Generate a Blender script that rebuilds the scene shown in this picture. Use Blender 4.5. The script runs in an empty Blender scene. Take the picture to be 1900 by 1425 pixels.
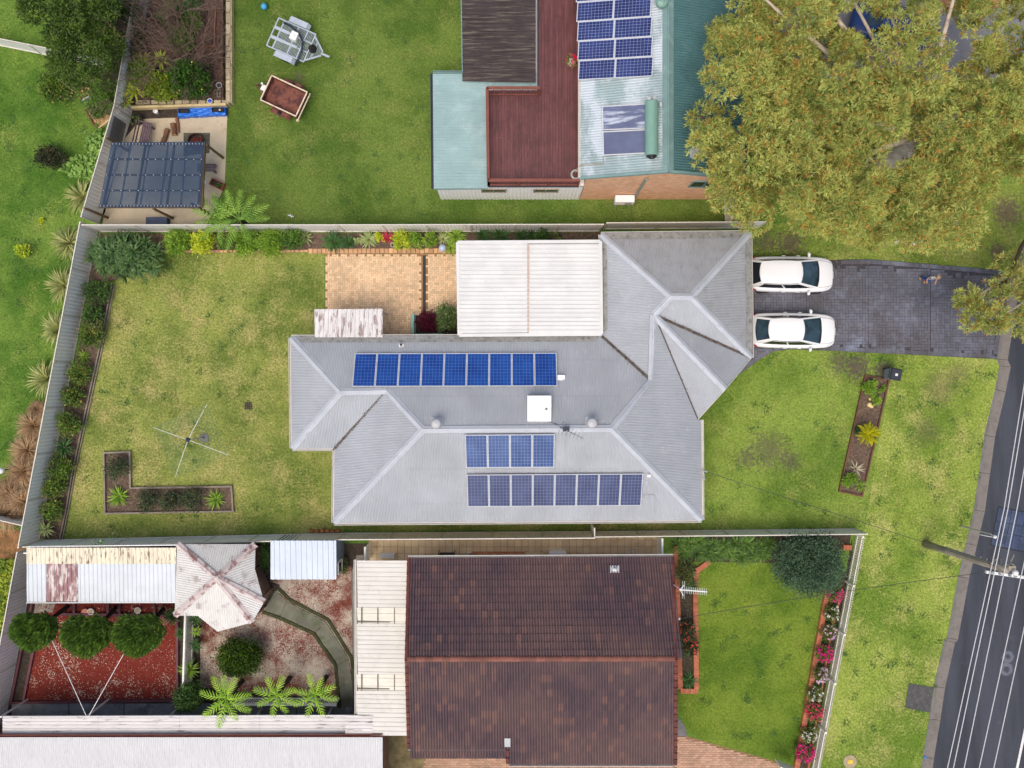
import bpy, bmesh, math, random
import numpy as np
from mathutils import Vector, Matrix

# ---------------------------------------------------------------- camera, sky, sun, exposure
SC = bpy.context.scene
COL = SC.collection
H, F, CX, CY = 42.0, 1478.0, 950.0, 712.5      # flying height, focal length in photo pixels, nadir

def P(px, py, z=0.0):
    """surveyed point: photo pixel + true height -> metres"""
    s = (H - z) / F
    return Vector(((px - CX) * s, (CY - py) * s, z))

cam_d = bpy.data.cameras.new('camera')
cam = bpy.data.objects.new('camera', cam_d); COL.objects.link(cam)
cam.location = (0, 0, H); cam.rotation_euler = (0, 0, 0)
cam_d.sensor_width = 36.0; cam_d.lens = F / 1900 * 36.0; cam_d.clip_end = 2000; cam_d.clip_start = 0.1
SC.camera = cam

SUN_EL, SUN_AZ = math.radians(68), math.radians(205)    # azimuth clockwise from +Y : light comes from the bottom of the picture
world = bpy.data.worlds.new('World'); SC.world = world; world.use_nodes = True
wn = world.node_tree; bg = wn.nodes['Background']
sky = wn.nodes.new('ShaderNodeTexSky'); sky.sky_type = 'NISHITA'; sky.sun_disc = False
sky.sun_elevation = SUN_EL; sky.sun_rotation = SUN_AZ; sky.air_density = 1.0; sky.dust_density = 6.0; sky.ozone_density = 1.0
wn.links.new(sky.outputs[0], bg.inputs[0]); bg.inputs[1].default_value = 0.15
sun_d = bpy.data.lights.new('sun', 'SUN'); sun_d.energy = 1.0; sun_d.angle = math.radians(40); sun_d.color = (1.0, 0.97, 0.92)
sun = bpy.data.objects.new('sun', sun_d); COL.objects.link(sun)
sd = Vector((math.sin(SUN_AZ) * math.cos(SUN_EL), math.cos(SUN_AZ) * math.cos(SUN_EL), math.sin(SUN_EL)))
sun.rotation_euler = sd.to_track_quat('Z', 'Y').to_euler()
sun.location = (0, 0, 60)
SC.view_settings.view_transform = 'Standard'; SC.view_settings.look = 'None'
SC.view_settings.exposure = 0.04; SC.view_settings.gamma = 1.0; SC.view_settings.use_curve_mapping = False

R = random.Random(11)
rng = np.random.default_rng(11)
PI = math.pi

# ---------------------------------------------------------------- materials
MATS = {}
def s2l(c):
    """sRGB 0-255 triple -> linear"""
    return tuple(((x / 255) / 12.92 if x <= 10 else (((x / 255) + 0.055) / 1.055) ** 2.4) for x in c)

class NT:
    def __init__(s, name):
        s.m = bpy.data.materials.new(name); s.m.use_nodes = True
        s.t = s.m.node_tree; s.b = s.t.nodes['Principled BSDF']
        s.pos = s.t.nodes.new('ShaderNodeNewGeometry')
    def n(s, typ, **kw):
        x = s.t.nodes.new(typ)
        for k, v in kw.items(): setattr(x, k, v)
        return x
    def link(s, a, b): s.t.links.new(a, b)
    def vec(s, scale=(1, 1, 1), rot=0.0):
        mp = s.n('ShaderNodeMapping'); mp.inputs['Scale'].default_value = scale; mp.inputs['Rotation'].default_value = (0, 0, rot)
        s.link(s.pos.outputs['Position'], mp.inputs[0]); return mp.outputs[0]
    def noise(s, scale, detail=3, rough=0.55, stretch=(1, 1, 1), rot=0.0):
        x = s.n('ShaderNodeTexNoise'); x.inputs['Scale'].default_value = scale
        x.inputs['Detail'].default_value = detail; x.inputs['Roughness'].default_value = rough
        s.link(s.vec(stretch, rot), x.inputs['Vector']); return x.outputs[0]
    def rng(s, x, a, b, c=0.0, d=1.0, smooth=True):
        m = s.n('ShaderNodeMapRange'); m.interpolation_type = 'SMOOTHSTEP' if smooth else 'LINEAR'
        for i, v in enumerate((a, b, c, d)): m.inputs[1 + i].default_value = v
        s.link(x, m.inputs[0]); return m.outputs[0]
    def math(s, op, a, b=0.0):
        m = s.n('ShaderNodeMath'); m.operation = op
        for i, v in enumerate((a, b)):
            if isinstance(v, (int, float)): m.inputs[i].default_value = v
            else: s.link(v, m.inputs[i])
        return m.outputs[0]
    def mix(s, f, a, b, mode='MIX'):
        m = s.n('ShaderNodeMix'); m.data_type = 'RGBA'; m.blend_type = mode
        for i, v in ((0, f), (6, a), (7, b)):
            if isinstance(v, (int, float)): m.inputs[i].default_value = v
            elif isinstance(v, tuple): m.inputs[i].default_value = (*v[:3], 1)
            else: s.link(v, m.inputs[i])
        return m.outputs[2]
    def tone(s):
        """one random number per piece: per object plus per loose island"""
        oi = s.n('ShaderNodeObjectInfo')
        return s.math('FRACT', s.math('ADD', oi.outputs['Random'], s.pos.outputs['Random Per Island']))
    def bump(s, h, strength=0.3, dist=0.02):
        b = s.n('ShaderNodeBump'); b.inputs['Strength'].default_value = strength; b.inputs['Distance'].default_value = dist
        s.link(h, b.inputs['Height']); s.link(b.outputs[0], s.b.inputs['Normal'])
    def color(s, c): 
        if isinstance(c, tuple): s.b.inputs['Base Color'].default_value = (*c[:3], 1)
        else: s.link(c, s.b.inputs['Base Color'])

def mat(name, c, rough=0.6, var=0.12, scale=2.0, metal=0.0, stains=(), tone=0.0, bump=0.0, bscale=40, spec=0.5, stretch=(1, 1, 1), c2=None):
    """general weathered surface. c: sRGB. stains: (sRGB colour, noise scale, lo, hi, strength, stretch)"""
    if name in MATS: return MATS[name]
    k = NT(name); a = s2l(c)
    lo = tuple(x * (1 - var) for x in a); hi = s2l(c2) if c2 else tuple(min(.9, x * (1 + var)) for x in a)
    col = k.mix(k.rng(k.noise(scale, 4, .6, stretch), .3, .7), lo, hi)
    if tone:
        t = k.tone(); col = k.mix(1.0, col, k.mix(t, (1 - tone,) * 3, (1 + tone * .6,) * 3), 'MULTIPLY')
    for (sc_, ns, l, h, st, sx) in stains:
        f = k.math('MULTIPLY', k.rng(k.noise(ns, 6, .65, sx), l, h), st)
        col = k.mix(f, col, s2l(sc_))
    k.color(col); k.b.inputs['Roughness'].default_value = rough; k.b.inputs['Metallic'].default_value = metal
    k.b.inputs['Specular IOR Level'].default_value = spec
    if bump: k.bump(k.noise(bscale, 4, .6), bump)
    MATS[name] = k.m; return k.m

def leaf_mat(name, a, b, c=None, cw=0.3, scale=1.2, rough=0.5, trans=0.25, nw=.5):
    """foliage: colours a..b by leaf and by clump, some leaves of colour c"""
    if name in MATS: return MATS[name]
    k = NT(name)
    f = k.math('ADD', k.math('MULTIPLY', k.tone(), 1 - nw), k.math('MULTIPLY', k.rng(k.noise(scale, 3, .6), .3, .7), nw))
    col = k.mix(f, tuple(min(.85, x * 1.3) for x in s2l(a)), tuple(min(.85, x * 1.3) for x in s2l(b)))
    if c:
        f2 = k.math('ADD', k.math('MULTIPLY', k.tone(), .45), k.math('MULTIPLY', k.noise(scale * 1.7, 3, .6), .9))
        col = k.mix(k.rng(f2, .99 - cw * .6, 1.16 - cw * .6), col, s2l(c))
    k.color(col); k.b.inputs['Roughness'].default_value = rough; k.b.inputs['Specular IOR Level'].default_value = .35
    tr = k.n('ShaderNodeBsdfTranslucent'); k.link(col, tr.inputs[0]) if not isinstance(col, tuple) else None
    mx = k.n('ShaderNodeMixShader'); mx.inputs[0].default_value = trans
    out = k.t.nodes['Material Output']
    k.link(k.b.outputs[0], mx.inputs[1]); k.link(tr.outputs[0], mx.inputs[2]); k.link(mx.outputs[0], out.inputs[0])
    MATS[name] = k.m; return k.m

def lawn_mat(name, g1, g2, straw, straw_amt, patches=(), dirt=(92, 84, 70)):
    """turf: two greens, straw, and worn patches (px, py, radius px, strength)"""
    k = NT(name)
    big = k.rng(k.noise(.22, 4, .6), .33, .67); mid = k.noise(1.1, 5, .65)
    fine = k.noise(9, 5, .75); grain = k.noise(30, 4, .8)
    col = k.mix(k.rng(k.math('ADD', k.math('MULTIPLY', big, .5), k.math('MULTIPLY', mid, .6)), .2, .85), s2l(g1), s2l(g2))
    sm = k.math('ADD', k.math('MULTIPLY', k.noise(.5, 5, .7), .7), k.math('MULTIPLY', fine, .4))
    col = k.mix(k.math('MULTIPLY', k.rng(sm, .68 - straw_amt * .25, .92 - straw_amt * .25), .8), col, s2l(straw))
    col = k.mix(1.0, col, k.mix(k.rng(fine, .3, .7), (.72, .74, .68), (1.28, 1.25, 1.2)), 'MULTIPLY')
    col = k.mix(1.0, col, k.mix(k.tone(), (.7, .72, .66), (1.36, 1.32, 1.25)), 'MULTIPLY')
    for (px, py, rp, st) in patches:
        c = P(px, py); d = k.n('ShaderNodeVectorMath'); d.operation = 'DISTANCE'
        k.link(k.pos.outputs['Position'], d.inputs[0]); d.inputs[1].default_value = c
        w = k.math('ADD', k.math('DIVIDE', d.outputs['Value'], rp * H / F), k.math('MULTIPLY', k.math('SUBTRACT', k.noise(5.5, 7, .8), .5), 5.2))
        col = k.mix(k.math('MULTIPLY', k.rng(w, .95, .45), st), col, s2l(dirt))
    k.color(col); k.b.inputs['Roughness'].default_value = .9; k.b.inputs['Specular IOR Level'].default_value = .15
    k.bump(grain, .6, .03)
    return k.m

# ---------------------------------------------------------------- mesh helpers
class MB:
    """collects shapes for ONE mesh object"""
    def __init__(s): s.v = []; s.f = []; s.mi = []
    def add(s, vs, fs, mi=0):
        o = len(s.v); s.v += [tuple(v) for v in vs]
        for f in fs: s.f.append([o + i for i in f]); s.mi.append(mi)
        return s
    def box(s, c, d, rz=0.0, M=None, mi=0):
        x, y, z = d[0] / 2, d[1] / 2, d[2] / 2
        vs = [Vector((a * x, b * y, e * z)) for a in (-1, 1) for b in (-1, 1) for e in (-1, 1)]
        m = Matrix.Translation(c) @ Matrix.Rotation(rz, 4, 'Z')
        if M: m = M @ m
        return s.add([m @ v for v in vs], [(0, 1, 3, 2), (4, 6, 7, 5), (0, 4, 5, 1), (2, 3, 7, 6), (0, 2, 6, 4), (1, 5, 7, 3)], mi)
    def bar(s, p, q, w, h, up=Vector((0, 0, 1)), mi=0):
        p, q = Vector(p), Vector(q); d = (q - p); 
        if d.length < 1e-6: return s
        x = d.normalized(); y = up.cross(x)
        if y.length < 1e-3: y = Vector((0, 1, 0)).cross(x)
        y.normalize(); z = x.cross(y)
        vs = [a + y * (b * w / 2) + z * (e * h / 2) for a in (p, q) for b in (-1, 1) for e in (-1, 1)]
        return s.add(vs, [(0, 1, 3, 2), (4, 6, 7, 5), (0, 4, 5, 1), (2, 3, 7, 6), (0, 2, 6, 4), (1, 5, 7, 3)], mi)
    def tube(s, pts, r, n=6, mi=0, cap=True):
        pts = [Vector(p) for p in pts]; rs = r if isinstance(r, (list, tuple)) else [r] * len(pts)
        vs = []; ref = None
        for i, p in enumerate(pts):
            d = (pts[min(i + 1, len(pts) - 1)] - pts[max(i - 1, 0)]).normalized()
            if ref is None or abs(ref.dot(d)) > .98: ref = Vector((0, 0, 1)) if abs(d.z) < .9 else Vector((1, 0, 0))
            y = ref.cross(d).normalized(); z = d.cross(y)
            for k in range(n):
                a = 2 * PI * k / n; vs.append(p + (y * math.cos(a) + z * math.sin(a)) * rs[i])
        fs = []
        for i in range(len(pts) - 1):
            for k in range(n):
                fs.append((i * n + k, i * n + (k + 1) % n, (i + 1) * n + (k + 1) % n, (i + 1) * n + k))
        if cap: fs += [tuple(range(n - 1, -1, -1)), tuple((len(pts) - 1) * n + k for k in range(n))]
        return s.add(vs, fs, mi)
    def lathe(s, c, prof, n=16, M=None, mi=0, cap=True):
        c = Vector(c); vs = []
        for (r, z) in prof:
            for k in range(n):
                a = 2 * PI * k / n; v = Vector((r * math.cos(a), r * math.sin(a), z)); vs.append(c + ((M @ v) if M else v))
        fs = []
        for i in range(len(prof) - 1):
            for k in range(n): fs.append((i * n + k, i * n + (k + 1) % n, (i + 1) * n + (k + 1) % n, (i + 1) * n + k))
        if cap: fs += [tuple(range(n - 1, -1, -1)), tuple((len(prof) - 1) * n + k for k in range(n))]
        return s.add(vs, fs, mi)
    def prism(s, poly, z0, z1, mi=0):
        n = len(poly); vs = [(p[0], p[1], z0) for p in poly] + [(p[0], p[1], z1) for p in poly]
        ar = sum(poly[i][0] * poly[(i + 1) % n][1] - poly[(i + 1) % n][0] * poly[i][1] for i in range(n))
        idx = list(range(n)) if ar > 0 else list(range(n - 1, -1, -1))
        fs = [tuple(reversed(idx)), tuple(n + i for i in idx)]
        for a in range(n):
            i, j = idx[a], idx[(a + 1) % n]; fs.append((i, j, n + j, n + i))
        return s.add(vs, fs, mi)
    def sheet(s, poly, z=None, mi=0):
        n = len(poly); vs = [(p[0], p[1], z if z is not None else p[2]) for p in poly]
        ar = sum(poly[i][0] * poly[(i + 1) % n][1] - poly[(i + 1) % n][0] * poly[i][1] for i in range(n))
        return s.add(vs, [tuple(range(n)) if ar > 0 else tuple(range(n - 1, -1, -1))], mi)
    def ball(s, c, r, n=10, m=6, sc=(1, 1, 1)):
        c = Vector(c)
        return s.lathe(c, [(max(1e-3, r * math.sin(PI * i / m)) , -r * math.cos(PI * i / m) * sc[2]) for i in range(m + 1)], n)
    def mesh(s, name, mats, smooth=False):
        me = bpy.data.meshes.new(name); me.from_pydata(s.v, [], s.f)
        for m in (mats if isinstance(mats, (list, tuple)) else [mats]): me.materials.append(m)
        if any(s.mi): me.polygons.foreach_set('material_index', s.mi)
        if smooth: me.polygons.foreach_set('use_smooth', [True] * len(me.polygons))
        me.update(); return me
    def build(s, name, mats, parent=None, smooth=False, local=False):
        return link(name, s.mesh(name, mats, smooth), parent, local)

def link(name, data, parent=None, local=False):
    o = bpy.data.objects.new(name, data); COL.objects.link(o)
    if parent is not None:
        o.parent = parent
        if not local:
            m = parent.matrix_basis.copy(); q = parent.parent
            mp = parent.matrix_parent_inverse @ m
            while q is not None:
                mp = q.matrix_parent_inverse @ q.matrix_basis @ mp if q.parent is not None else q.matrix_basis @ mp
                q = q.parent
            o.matrix_parent_inverse = mp.inverted()
    return o

def tag(o, label=None, cat=None, group=None, kind=None):
    if label: o['label'] = label
    if cat: o['category'] = cat
    if group: o['group'] = group
    if kind: o['kind'] = kind
    return o
def thing(name, label, cat, loc=(0, 0, 0), rz=0.0, group=None):
    o = bpy.data.objects.new(name, None); COL.objects.link(o); o.empty_display_size = .2
    o.location = loc; o.rotation_euler = (0, 0, rz)
    o.matrix_basis = Matrix.Translation(loc) @ Matrix.Rotation(rz, 4, 'Z')
    return tag(o, label, cat, group)
def structure(o): o['kind'] = 'structure'; return o
def stuff(o): o['kind'] = 'stuff'; return o
def copy_tree(o, parent=None):
    c = o.copy(); COL.objects.link(c); 
    if parent is not None: c.parent = parent
    for ch in o.children: copy_tree(ch, c)
    return c

def np_mesh(name, V, faces, mats, smooth=False, mi=None):
    """fast mesh: V (n,3), faces (m,k) all of one size"""
    me = bpy.data.meshes.new(name); V = np.asarray(V, dtype=np.float32); faces = np.asarray(faces, dtype=np.int32)
    m, k = faces.shape
    me.vertices.add(len(V)); me.vertices.foreach_set('co', V.ravel())
    me.loops.add(m * k); me.loops.foreach_set('vertex_index', faces.ravel())
    me.polygons.add(m); me.polygons.foreach_set('loop_start', np.arange(0, m * k, k, dtype=np.int32))
    for q in (mats if isinstance(mats, (list, tuple)) else [mats]): me.materials.append(q)
    if mi is not None: me.polygons.foreach_set('material_index', np.asarray(mi, dtype=np.int32))
    me.polygons.foreach_set('use_smooth', np.full(m, bool(smooth))); me.update(calc_edges=True); return me

def plane_of(pts):
    n = Vector((0, 0, 0)); c = Vector((0, 0, 0))
    for i, p in enumerate(pts):
        q = pts[(i + 1) % len(pts)]; c += p / len(pts)
        n += Vector(((p.y - q.y) * (p.z + q.z), (p.z - q.z) * (p.x + q.x), (p.x - q.x) * (p.y + q.y)))
    n.normalize()
    if n.z < 0: n = -n
    return c, n
def hit(px, py, plane, off=0.0):
    """sight line through a photo pixel meets a roof plane"""
    c, n = plane; o = Vector((0, 0, H)); d = P(px, py, 0) - o; c = c + n * off
    return o + d * ((c - o).dot(n) / d.dot(n))

SINE = [(0, 0), (.17, .8), (.33, .8), (.5, 0), (.67, -.8), (.83, -.8)]
RIB = [(0, 0), (.72, 0), (.78, 1), (.92, 1), (.98, 0)]
TRIM = [(0, 0), (.4, 0), (.48, 1), (.92, 1)]
def corrug(poly, pitch, amp, prof=SINE, fall=None, mb=None, lift=0.0, mi=0):
    """profiled metal sheeting filling a planar polygon, ribs running down the fall"""
    mb = mb or MB(); c, n = plane_of(poly)
    if fall is None: fall = Vector((n.x, n.y, 0))
    else: fall = Vector((fall[0], fall[1], 0))
    fall.normalize(); v = (fall - n * fall.dot(n)).normalized(); u = n.cross(v).normalized()
    uv = [((p).dot(u), (p).dot(v)) for p in poly]; d0 = sum(p.dot(n) for p in poly) / len(poly)
    us = [a[0] for a in uv]; u0, u1 = min(us), max(us)
    def hgt(x):
        f = (x / pitch) % 1.0
        for i in range(len(prof)):
            a = prof[i]; b = prof[i + 1] if i + 1 < len(prof) else (1.0, prof[0][1])
            if a[0] <= f <= b[0]: return amp * (a[1] + (b[1] - a[1]) * (f - a[0]) / max(1e-6, b[0] - a[0]))
        return 0.0
    st = set(round(x, 5) for x in us)
    for k in range(int(math.floor(u0 / pitch)), int(math.ceil(u1 / pitch)) + 1):
        for (f, _) in prof:
            x = (k + f) * pitch
            if u0 < x < u1: st.add(round(x, 5))
    st = sorted(st); n_ = len(uv)
    for a, b in zip(st, st[1:]):
        if b - a < 1e-4: continue
        m = (a + b) / 2; cr = []
        for i in range(n_):
            (x0, y0), (x1, y1) = uv[i], uv[(i + 1) % n_]
            if x0 == x1 or not (min(x0, x1) < m < max(x0, x1)): continue
            g = lambda x: y0 + (y1 - y0) * (x - x0) / (x1 - x0)
            cr.append((g(m), g(a), g(b)))
        cr.sort()
        for e in range(0, len(cr) - 1, 2):
            lo, hi = cr[e], cr[e + 1]
            pt = lambda x, y: u * x + v * y + n * (d0 + hgt(x) + lift)
            mb.add([pt(a, lo[1]), pt(b, lo[2]), pt(b, hi[2]), pt(a, hi[1])], [(0, 3, 2, 1)] if u.cross(v).dot(n) < 0 else [(0, 1, 2, 3)], mi)
    return mb

def cap_line(mb, p, q, w=.17, drop=.05, rise=.035):
    """folded ridge capping"""
    p, q = Vector(p), Vector(q); d = (q - p).normalized(); y = Vector((0, 0, 1)).cross(d).normalized()
    prof = [(-w, -drop), (-.045, rise * .6), (-.03, rise + .02), (.03, rise + .02), (.045, rise * .6), (w, -drop)]
    vs = [a + y * s + Vector((0, 0, t)) for a in (p, q) for (s, t) in prof]; n = len(prof)
    mb.add(vs, [(i + 1, i, n + i, n + i + 1) for i in range(n - 1)]); return mb

def inside(poly, X, Y):
    """numpy point in polygon"""
    r = np.zeros(len(X), dtype=bool); n = len(poly)
    for i in range(n):
        x0, y0 = poly[i][0], poly[i][1]; x1, y1 = poly[(i + 1) % n][0], poly[(i + 1) % n][1]
        c = ((y0 > Y) != (y1 > Y)); 
        with np.errstate(divide='ignore', invalid='ignore'): xi = (x1 - x0) * (Y - y0) / (y1 - y0) + x0
        r ^= (c & (X < xi))
    return r
def sample(poly, dens, holes=()):
    xs = [p[0] for p in poly]; ys = [p[1] for p in poly]
    N = int((max(xs) - min(xs)) * (max(ys) - min(ys)) * dens)
    X = rng.uniform(min(xs), max(xs), N); Y = rng.uniform(min(ys), max(ys), N); k = inside(poly, X, Y)
    for h in holes: k &= ~inside(h, X, Y)
    return X[k], Y[k]
def norm(a): return a / np.maximum(1e-9, np.linalg.norm(a, axis=1, keepdims=True))

def grass_mesh(name, poly, dens, m, z=0.0, hl=(.05, .10), w=.02, holes=(), lean=1.0):
    X, Y = sample(poly, dens, holes); N = len(X); a = rng.uniform(0, 2 * PI, N); L = rng.uniform(*hl, N)
    t = rng.uniform(.3, 1.2, N) * lean; b = np.stack([X, Y, np.full(N, z)], 1)
    s = np.stack([-np.sin(a), np.cos(a), np.zeros(N)], 1) * w / 2
    tip = b + np.stack([np.cos(a) * np.sin(t), np.sin(a) * np.sin(t), np.cos(t)], 1) * L[:, None]
    V = np.stack([b - s, b + s, tip], 1).reshape(-1, 3); Fc = np.arange(N * 3).reshape(-1, 3)
    o = link(name, np_mesh(name, V, Fc, m)); return stuff(o)
def chips(name, poly, dens, size, m, z=0.0, zr=.02, parent=None, holes=(), tilt=.6):
    """loose bark, stones, petals"""
    X, Y = sample(poly, dens, holes); N = len(X); a = rng.uniform(0, 2 * PI, N); L = rng.uniform(.5, 1.2, N) * size; W = L * rng.uniform(.3, .7, N)
    c = np.stack([X, Y, z + rng.uniform(.004, zr, N)], 1)
    d = norm(np.stack([np.cos(a), np.sin(a), rng.uniform(-tilt, tilt, N)], 1)); e = norm(np.stack([-np.sin(a), np.cos(a), rng.uniform(-tilt, tilt, N)], 1))
    d = d * L[:, None] / 2; e = e * W[:, None] / 2
    V = np.stack([c - d, c + e, c + d, c - e], 1).reshape(-1, 3); Fc = np.arange(N * 4).reshape(-1, 4)
    return stuff(link(name, np_mesh(name, V, Fc, m), parent))

# ---------------------------------------------------------------- foliage helpers
def leaf_arrays(c, d, L, W, fold=.25):
    """diamond leaves at c along unit d"""
    N = len(c); r = norm(rng.normal(size=(N, 3)) * .55 + np.array([0, 0, 1.0])); s = norm(np.cross(d, r)); n = np.cross(s, d)
    L = L[:, None]; W = W[:, None]
    mid = c + d * L * .45 - n * W * fold
    return np.stack([c, mid + s * W / 2, c + d * L, mid - s * W / 2], 1).reshape(-1, 3)
def quads(N): return np.arange(N * 4).reshape(-1, 4)

def clump_pts(center, rad, n, per=30, shell=(.55, 1.0), spread=.2, flat=-.35):
    """leaf positions gathered in clumps over a lumpy ellipsoid"""
    K = max(4, n // per); dr = norm(rng.normal(size=(K * 3, 3))); dr = dr[dr[:, 2] > flat][:K]; K = len(dr)
    rr = rng.uniform(*shell, K)[:, None] * (1 + .12 * np.sin(dr[:, :1] * 5 + 1) * np.cos(dr[:, 1:2] * 4))
    cc = dr * rr; i = rng.integers(0, K, n)
    q = cc[i] + rng.normal(size=(n, 3)) * spread
    c = np.asarray(center)[None] + q * np.asarray(rad)[None]
    return c, norm(cc[i] + rng.normal(size=(n, 3)) * .75 + np.array([0, 0, .25]))

def bush(name, label, cat, px, py, zc, rx, ry, rz, n, L, W, m, group=None, part='foliage', stem=True, stem_m=None, per=30, spread=.2, shell=(.55, 1.0), flowers=None, flat=-.35, hug=.6):
    c = P(px, py, zc); root = thing(name, label, cat, (c.x, c.y, 0), 0, group); n = int(n * 1.35); W = W * 1.25; L = L * 1.05; rx, ry, rz = rx * .82, ry * .82, rz * .9
    k, d = clump_pts((c.x, c.y, zc), (rx, ry, rz), n, per, shell, spread, flat)
    k[:, 2] = np.maximum(k[:, 2], .03)
    V = leaf_arrays(k, d, L * rng.uniform(.6, 1.25, n), W * rng.uniform(.7, 1.2, n))
    link(part, np_mesh(part, V, quads(n), m), root)
    if stem:
        mb = MB()
        for j in range(5):
            a = j * 1.26 + rng.uniform(0, .6); e = Vector((c.x + rx * .6 * math.cos(a), c.y + ry * .6 * math.sin(a), zc + rz * .3))
            b0 = Vector((c.x + .06 * math.cos(a), c.y + .06 * math.sin(a), 0)); mb.tube([b0, (b0 + e) / 2 + Vector((0, 0, .1)), e], [.03, .022, .01], 5)
        mb.build('stem', stem_m or mat('bark_brown', (96, 78, 62), .9, .25, 12), root)
    if flowers:
        fm, fn, fs = flowers; k, d = clump_pts((c.x, c.y, zc + .03), (rx * 1.02, ry * 1.02, rz * 1.05), fn * 5, 5, (.85, 1.05), .06, .15)
        V = leaf_arrays(k, d, fs * rng.uniform(.7, 1.2, len(k)), fs * .8 * rng.uniform(.7, 1.2, len(k)), .1)
        link('blossom', np_mesh('blossom', V, quads(len(k)), fm), root)
    return root

def strap_mesh(name, n, L, W, m, rise=.9, droop=1.0, seg=4, jit=.25, z0=0.02, up=.35):
    """rosette of strap leaves, local coordinates"""
    V = []; Fc = []
    for i in range(n):
        a = 2.399963 * i + rng.uniform(-jit, jit); l = L * rng.uniform(.65, 1.1); e = (up + (1 - up) * (i / n)) * rise * rng.uniform(.8, 1.2)
        # outer leaves lie flatter
        ca, sa = math.cos(a), math.sin(a); x = 0.03; z = z0; th = max(.05, e * 1.25); o = len(V)
        for s in range(seg + 1):
            w = W * (1 - (s / seg) ** 1.6) * (.7 + .6 * min(1, s / seg * 3)) / 2 + .001
            V += [(x * ca - w * sa, x * sa + w * ca, z), (x * ca + w * sa, x * sa - w * ca, z)]
            x += math.cos(th) * l / seg; z = max(.02, z + math.sin(th) * l / seg); th -= droop * (.5 + .9 * s / seg) / seg * 1.6
        for s in range(seg): q = o + s * 2; Fc.append((q, q + 1, q + 3, q + 2))
    return np_mesh(name, np.array(V), np.array(Fc), m)
def strappy(name, label, cat, px, py, L, m, n=46, W=.05, group=None, z=.0, trunk=0.0, **kw):
    h = trunk; b = P(px, py, h + L * .25); root = thing(name, label, cat, (b.x, b.y, z), R.uniform(0, 6), group)
    o = link('foliage', strap_mesh('foliage', n, L, W, m, **kw), root, True); o.location = (0, 0, h)
    mb = MB(); mb.tube([(0, 0, 0), (0, 0, h + .06)], [.07, .05], 7); mb.build('stem', mat('bark_brown', (96, 78, 62), .9, .25, 12), root, local=True)
    return root

def frond_mesh(name, L, W, m, pairs=10, droop=.9, pw=.062, rise=.55):
    """fern frond: rachis with paired, toothed pinnae"""
    V = []; Fc = []; x, z, th = 0.0, 0.0, rise; N = pairs; pts = []
    for s in range(N + 1):
        pts.append((x, z, th)); x += math.cos(th) * L / N; z += math.sin(th) * L / N; th -= droop * (s / N + .3) / N * 1.5
    def quad(a, b, c, d): o = len(V); V.extend([a, b, c, d]); Fc.append((o, o + 1, o + 2, o + 3))
    for s in range(N):
        (x0, z0, _), (x1, z1, t) = pts[s], pts[s + 1]; r = .018 * (1 - s / N) + .004
        quad((x0, r, z0), (x0, -r, z0), (x1, -r, z1), (x1, r, z1))
        f = s / N
        if f < .1: continue
        pl = W * (math.sin(PI * min(1, (f - .05) * .92 + .1)) ** .7) * R.uniform(.9, 1.05); 
        for sd_ in (-1, 1):
            ang = .95 - .5 * f; dx, dy = math.cos(ang), math.sin(ang) * sd_; wv = min(pw * 1.25, L / N * .46) * (1 - .35 * f)
            ux, uy = -dy * sd_, dx * sd_
            pr = (x1, 0.0, z1 + .004)
            for k in range(3):
                f0, f1 = k / 3, (k + 1) / 3; w0 = wv * (.75, 1.0, .75)[k]; w1 = wv * (1.0, .75, .12)[k]
                dz0, dz1 = -.22 * pl * f0 ** 2, -.22 * pl * f1 ** 2
                A = (x1 + dx * pl * f0, dy * pl * f0, z1 + dz0); B = (x1 + dx * pl * f1, dy * pl * f1, z1 + dz1)
                quad((A[0] - ux * w0 / 2, A[1] - uy * w0 / 2, A[2] + .012), (A[0] + ux * w0 / 2, A[1] + uy * w0 / 2, A[2] - .012),
                     (B[0] + ux * w1 / 2, B[1] + uy * w1 / 2, B[2] - .012), (B[0] - ux * w1 / 2, B[1] - uy * w1 / 2, B[2] + .012))
    return np_mesh(name, np.array(V), np.array(Fc), m)
def tree_fern(label, px, py, h, L, m, angs, W=.42, group='tree ferns with large feathery fronds', young=4, scales=None):
    b = P(px, py, h); root = thing('tree_fern', label, 'tree fern', (b.x, b.y, 0), 0, group)
    mb = MB(); mb.tube([(0, 0, 0), (.02, 0, h * .5), (0, 0, h)], [.13, .1, .11], 8); mb.build('trunk', mat('fern_trunk', (62, 50, 40), .95, .3, 14), root, local=True)
    fm = frond_mesh('frond', L, W, m, max(7, int(L * 7))); fy = frond_mesh('frond', L * .55, W * .6, m, 8, .5, .05, .95)
    for i, a in enumerate(angs):
        o = link('frond', fm, root, True); o.location = (0, 0, h - .03); s = (scales[i] if scales else R.uniform(.88, 1.06))
        o.rotation_euler = (R.uniform(-.12, .12), R.uniform(-.1, .1), math.radians(a)); o.scale = (s, s, s)
    for i in range(young):
        o = link('frond', fy, root, True); o.location = (0, 0, h); o.rotation_euler = (R.uniform(-.1, .1), R.uniform(-.3, .1), i * 2 * PI / young + .4)
    return root
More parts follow.
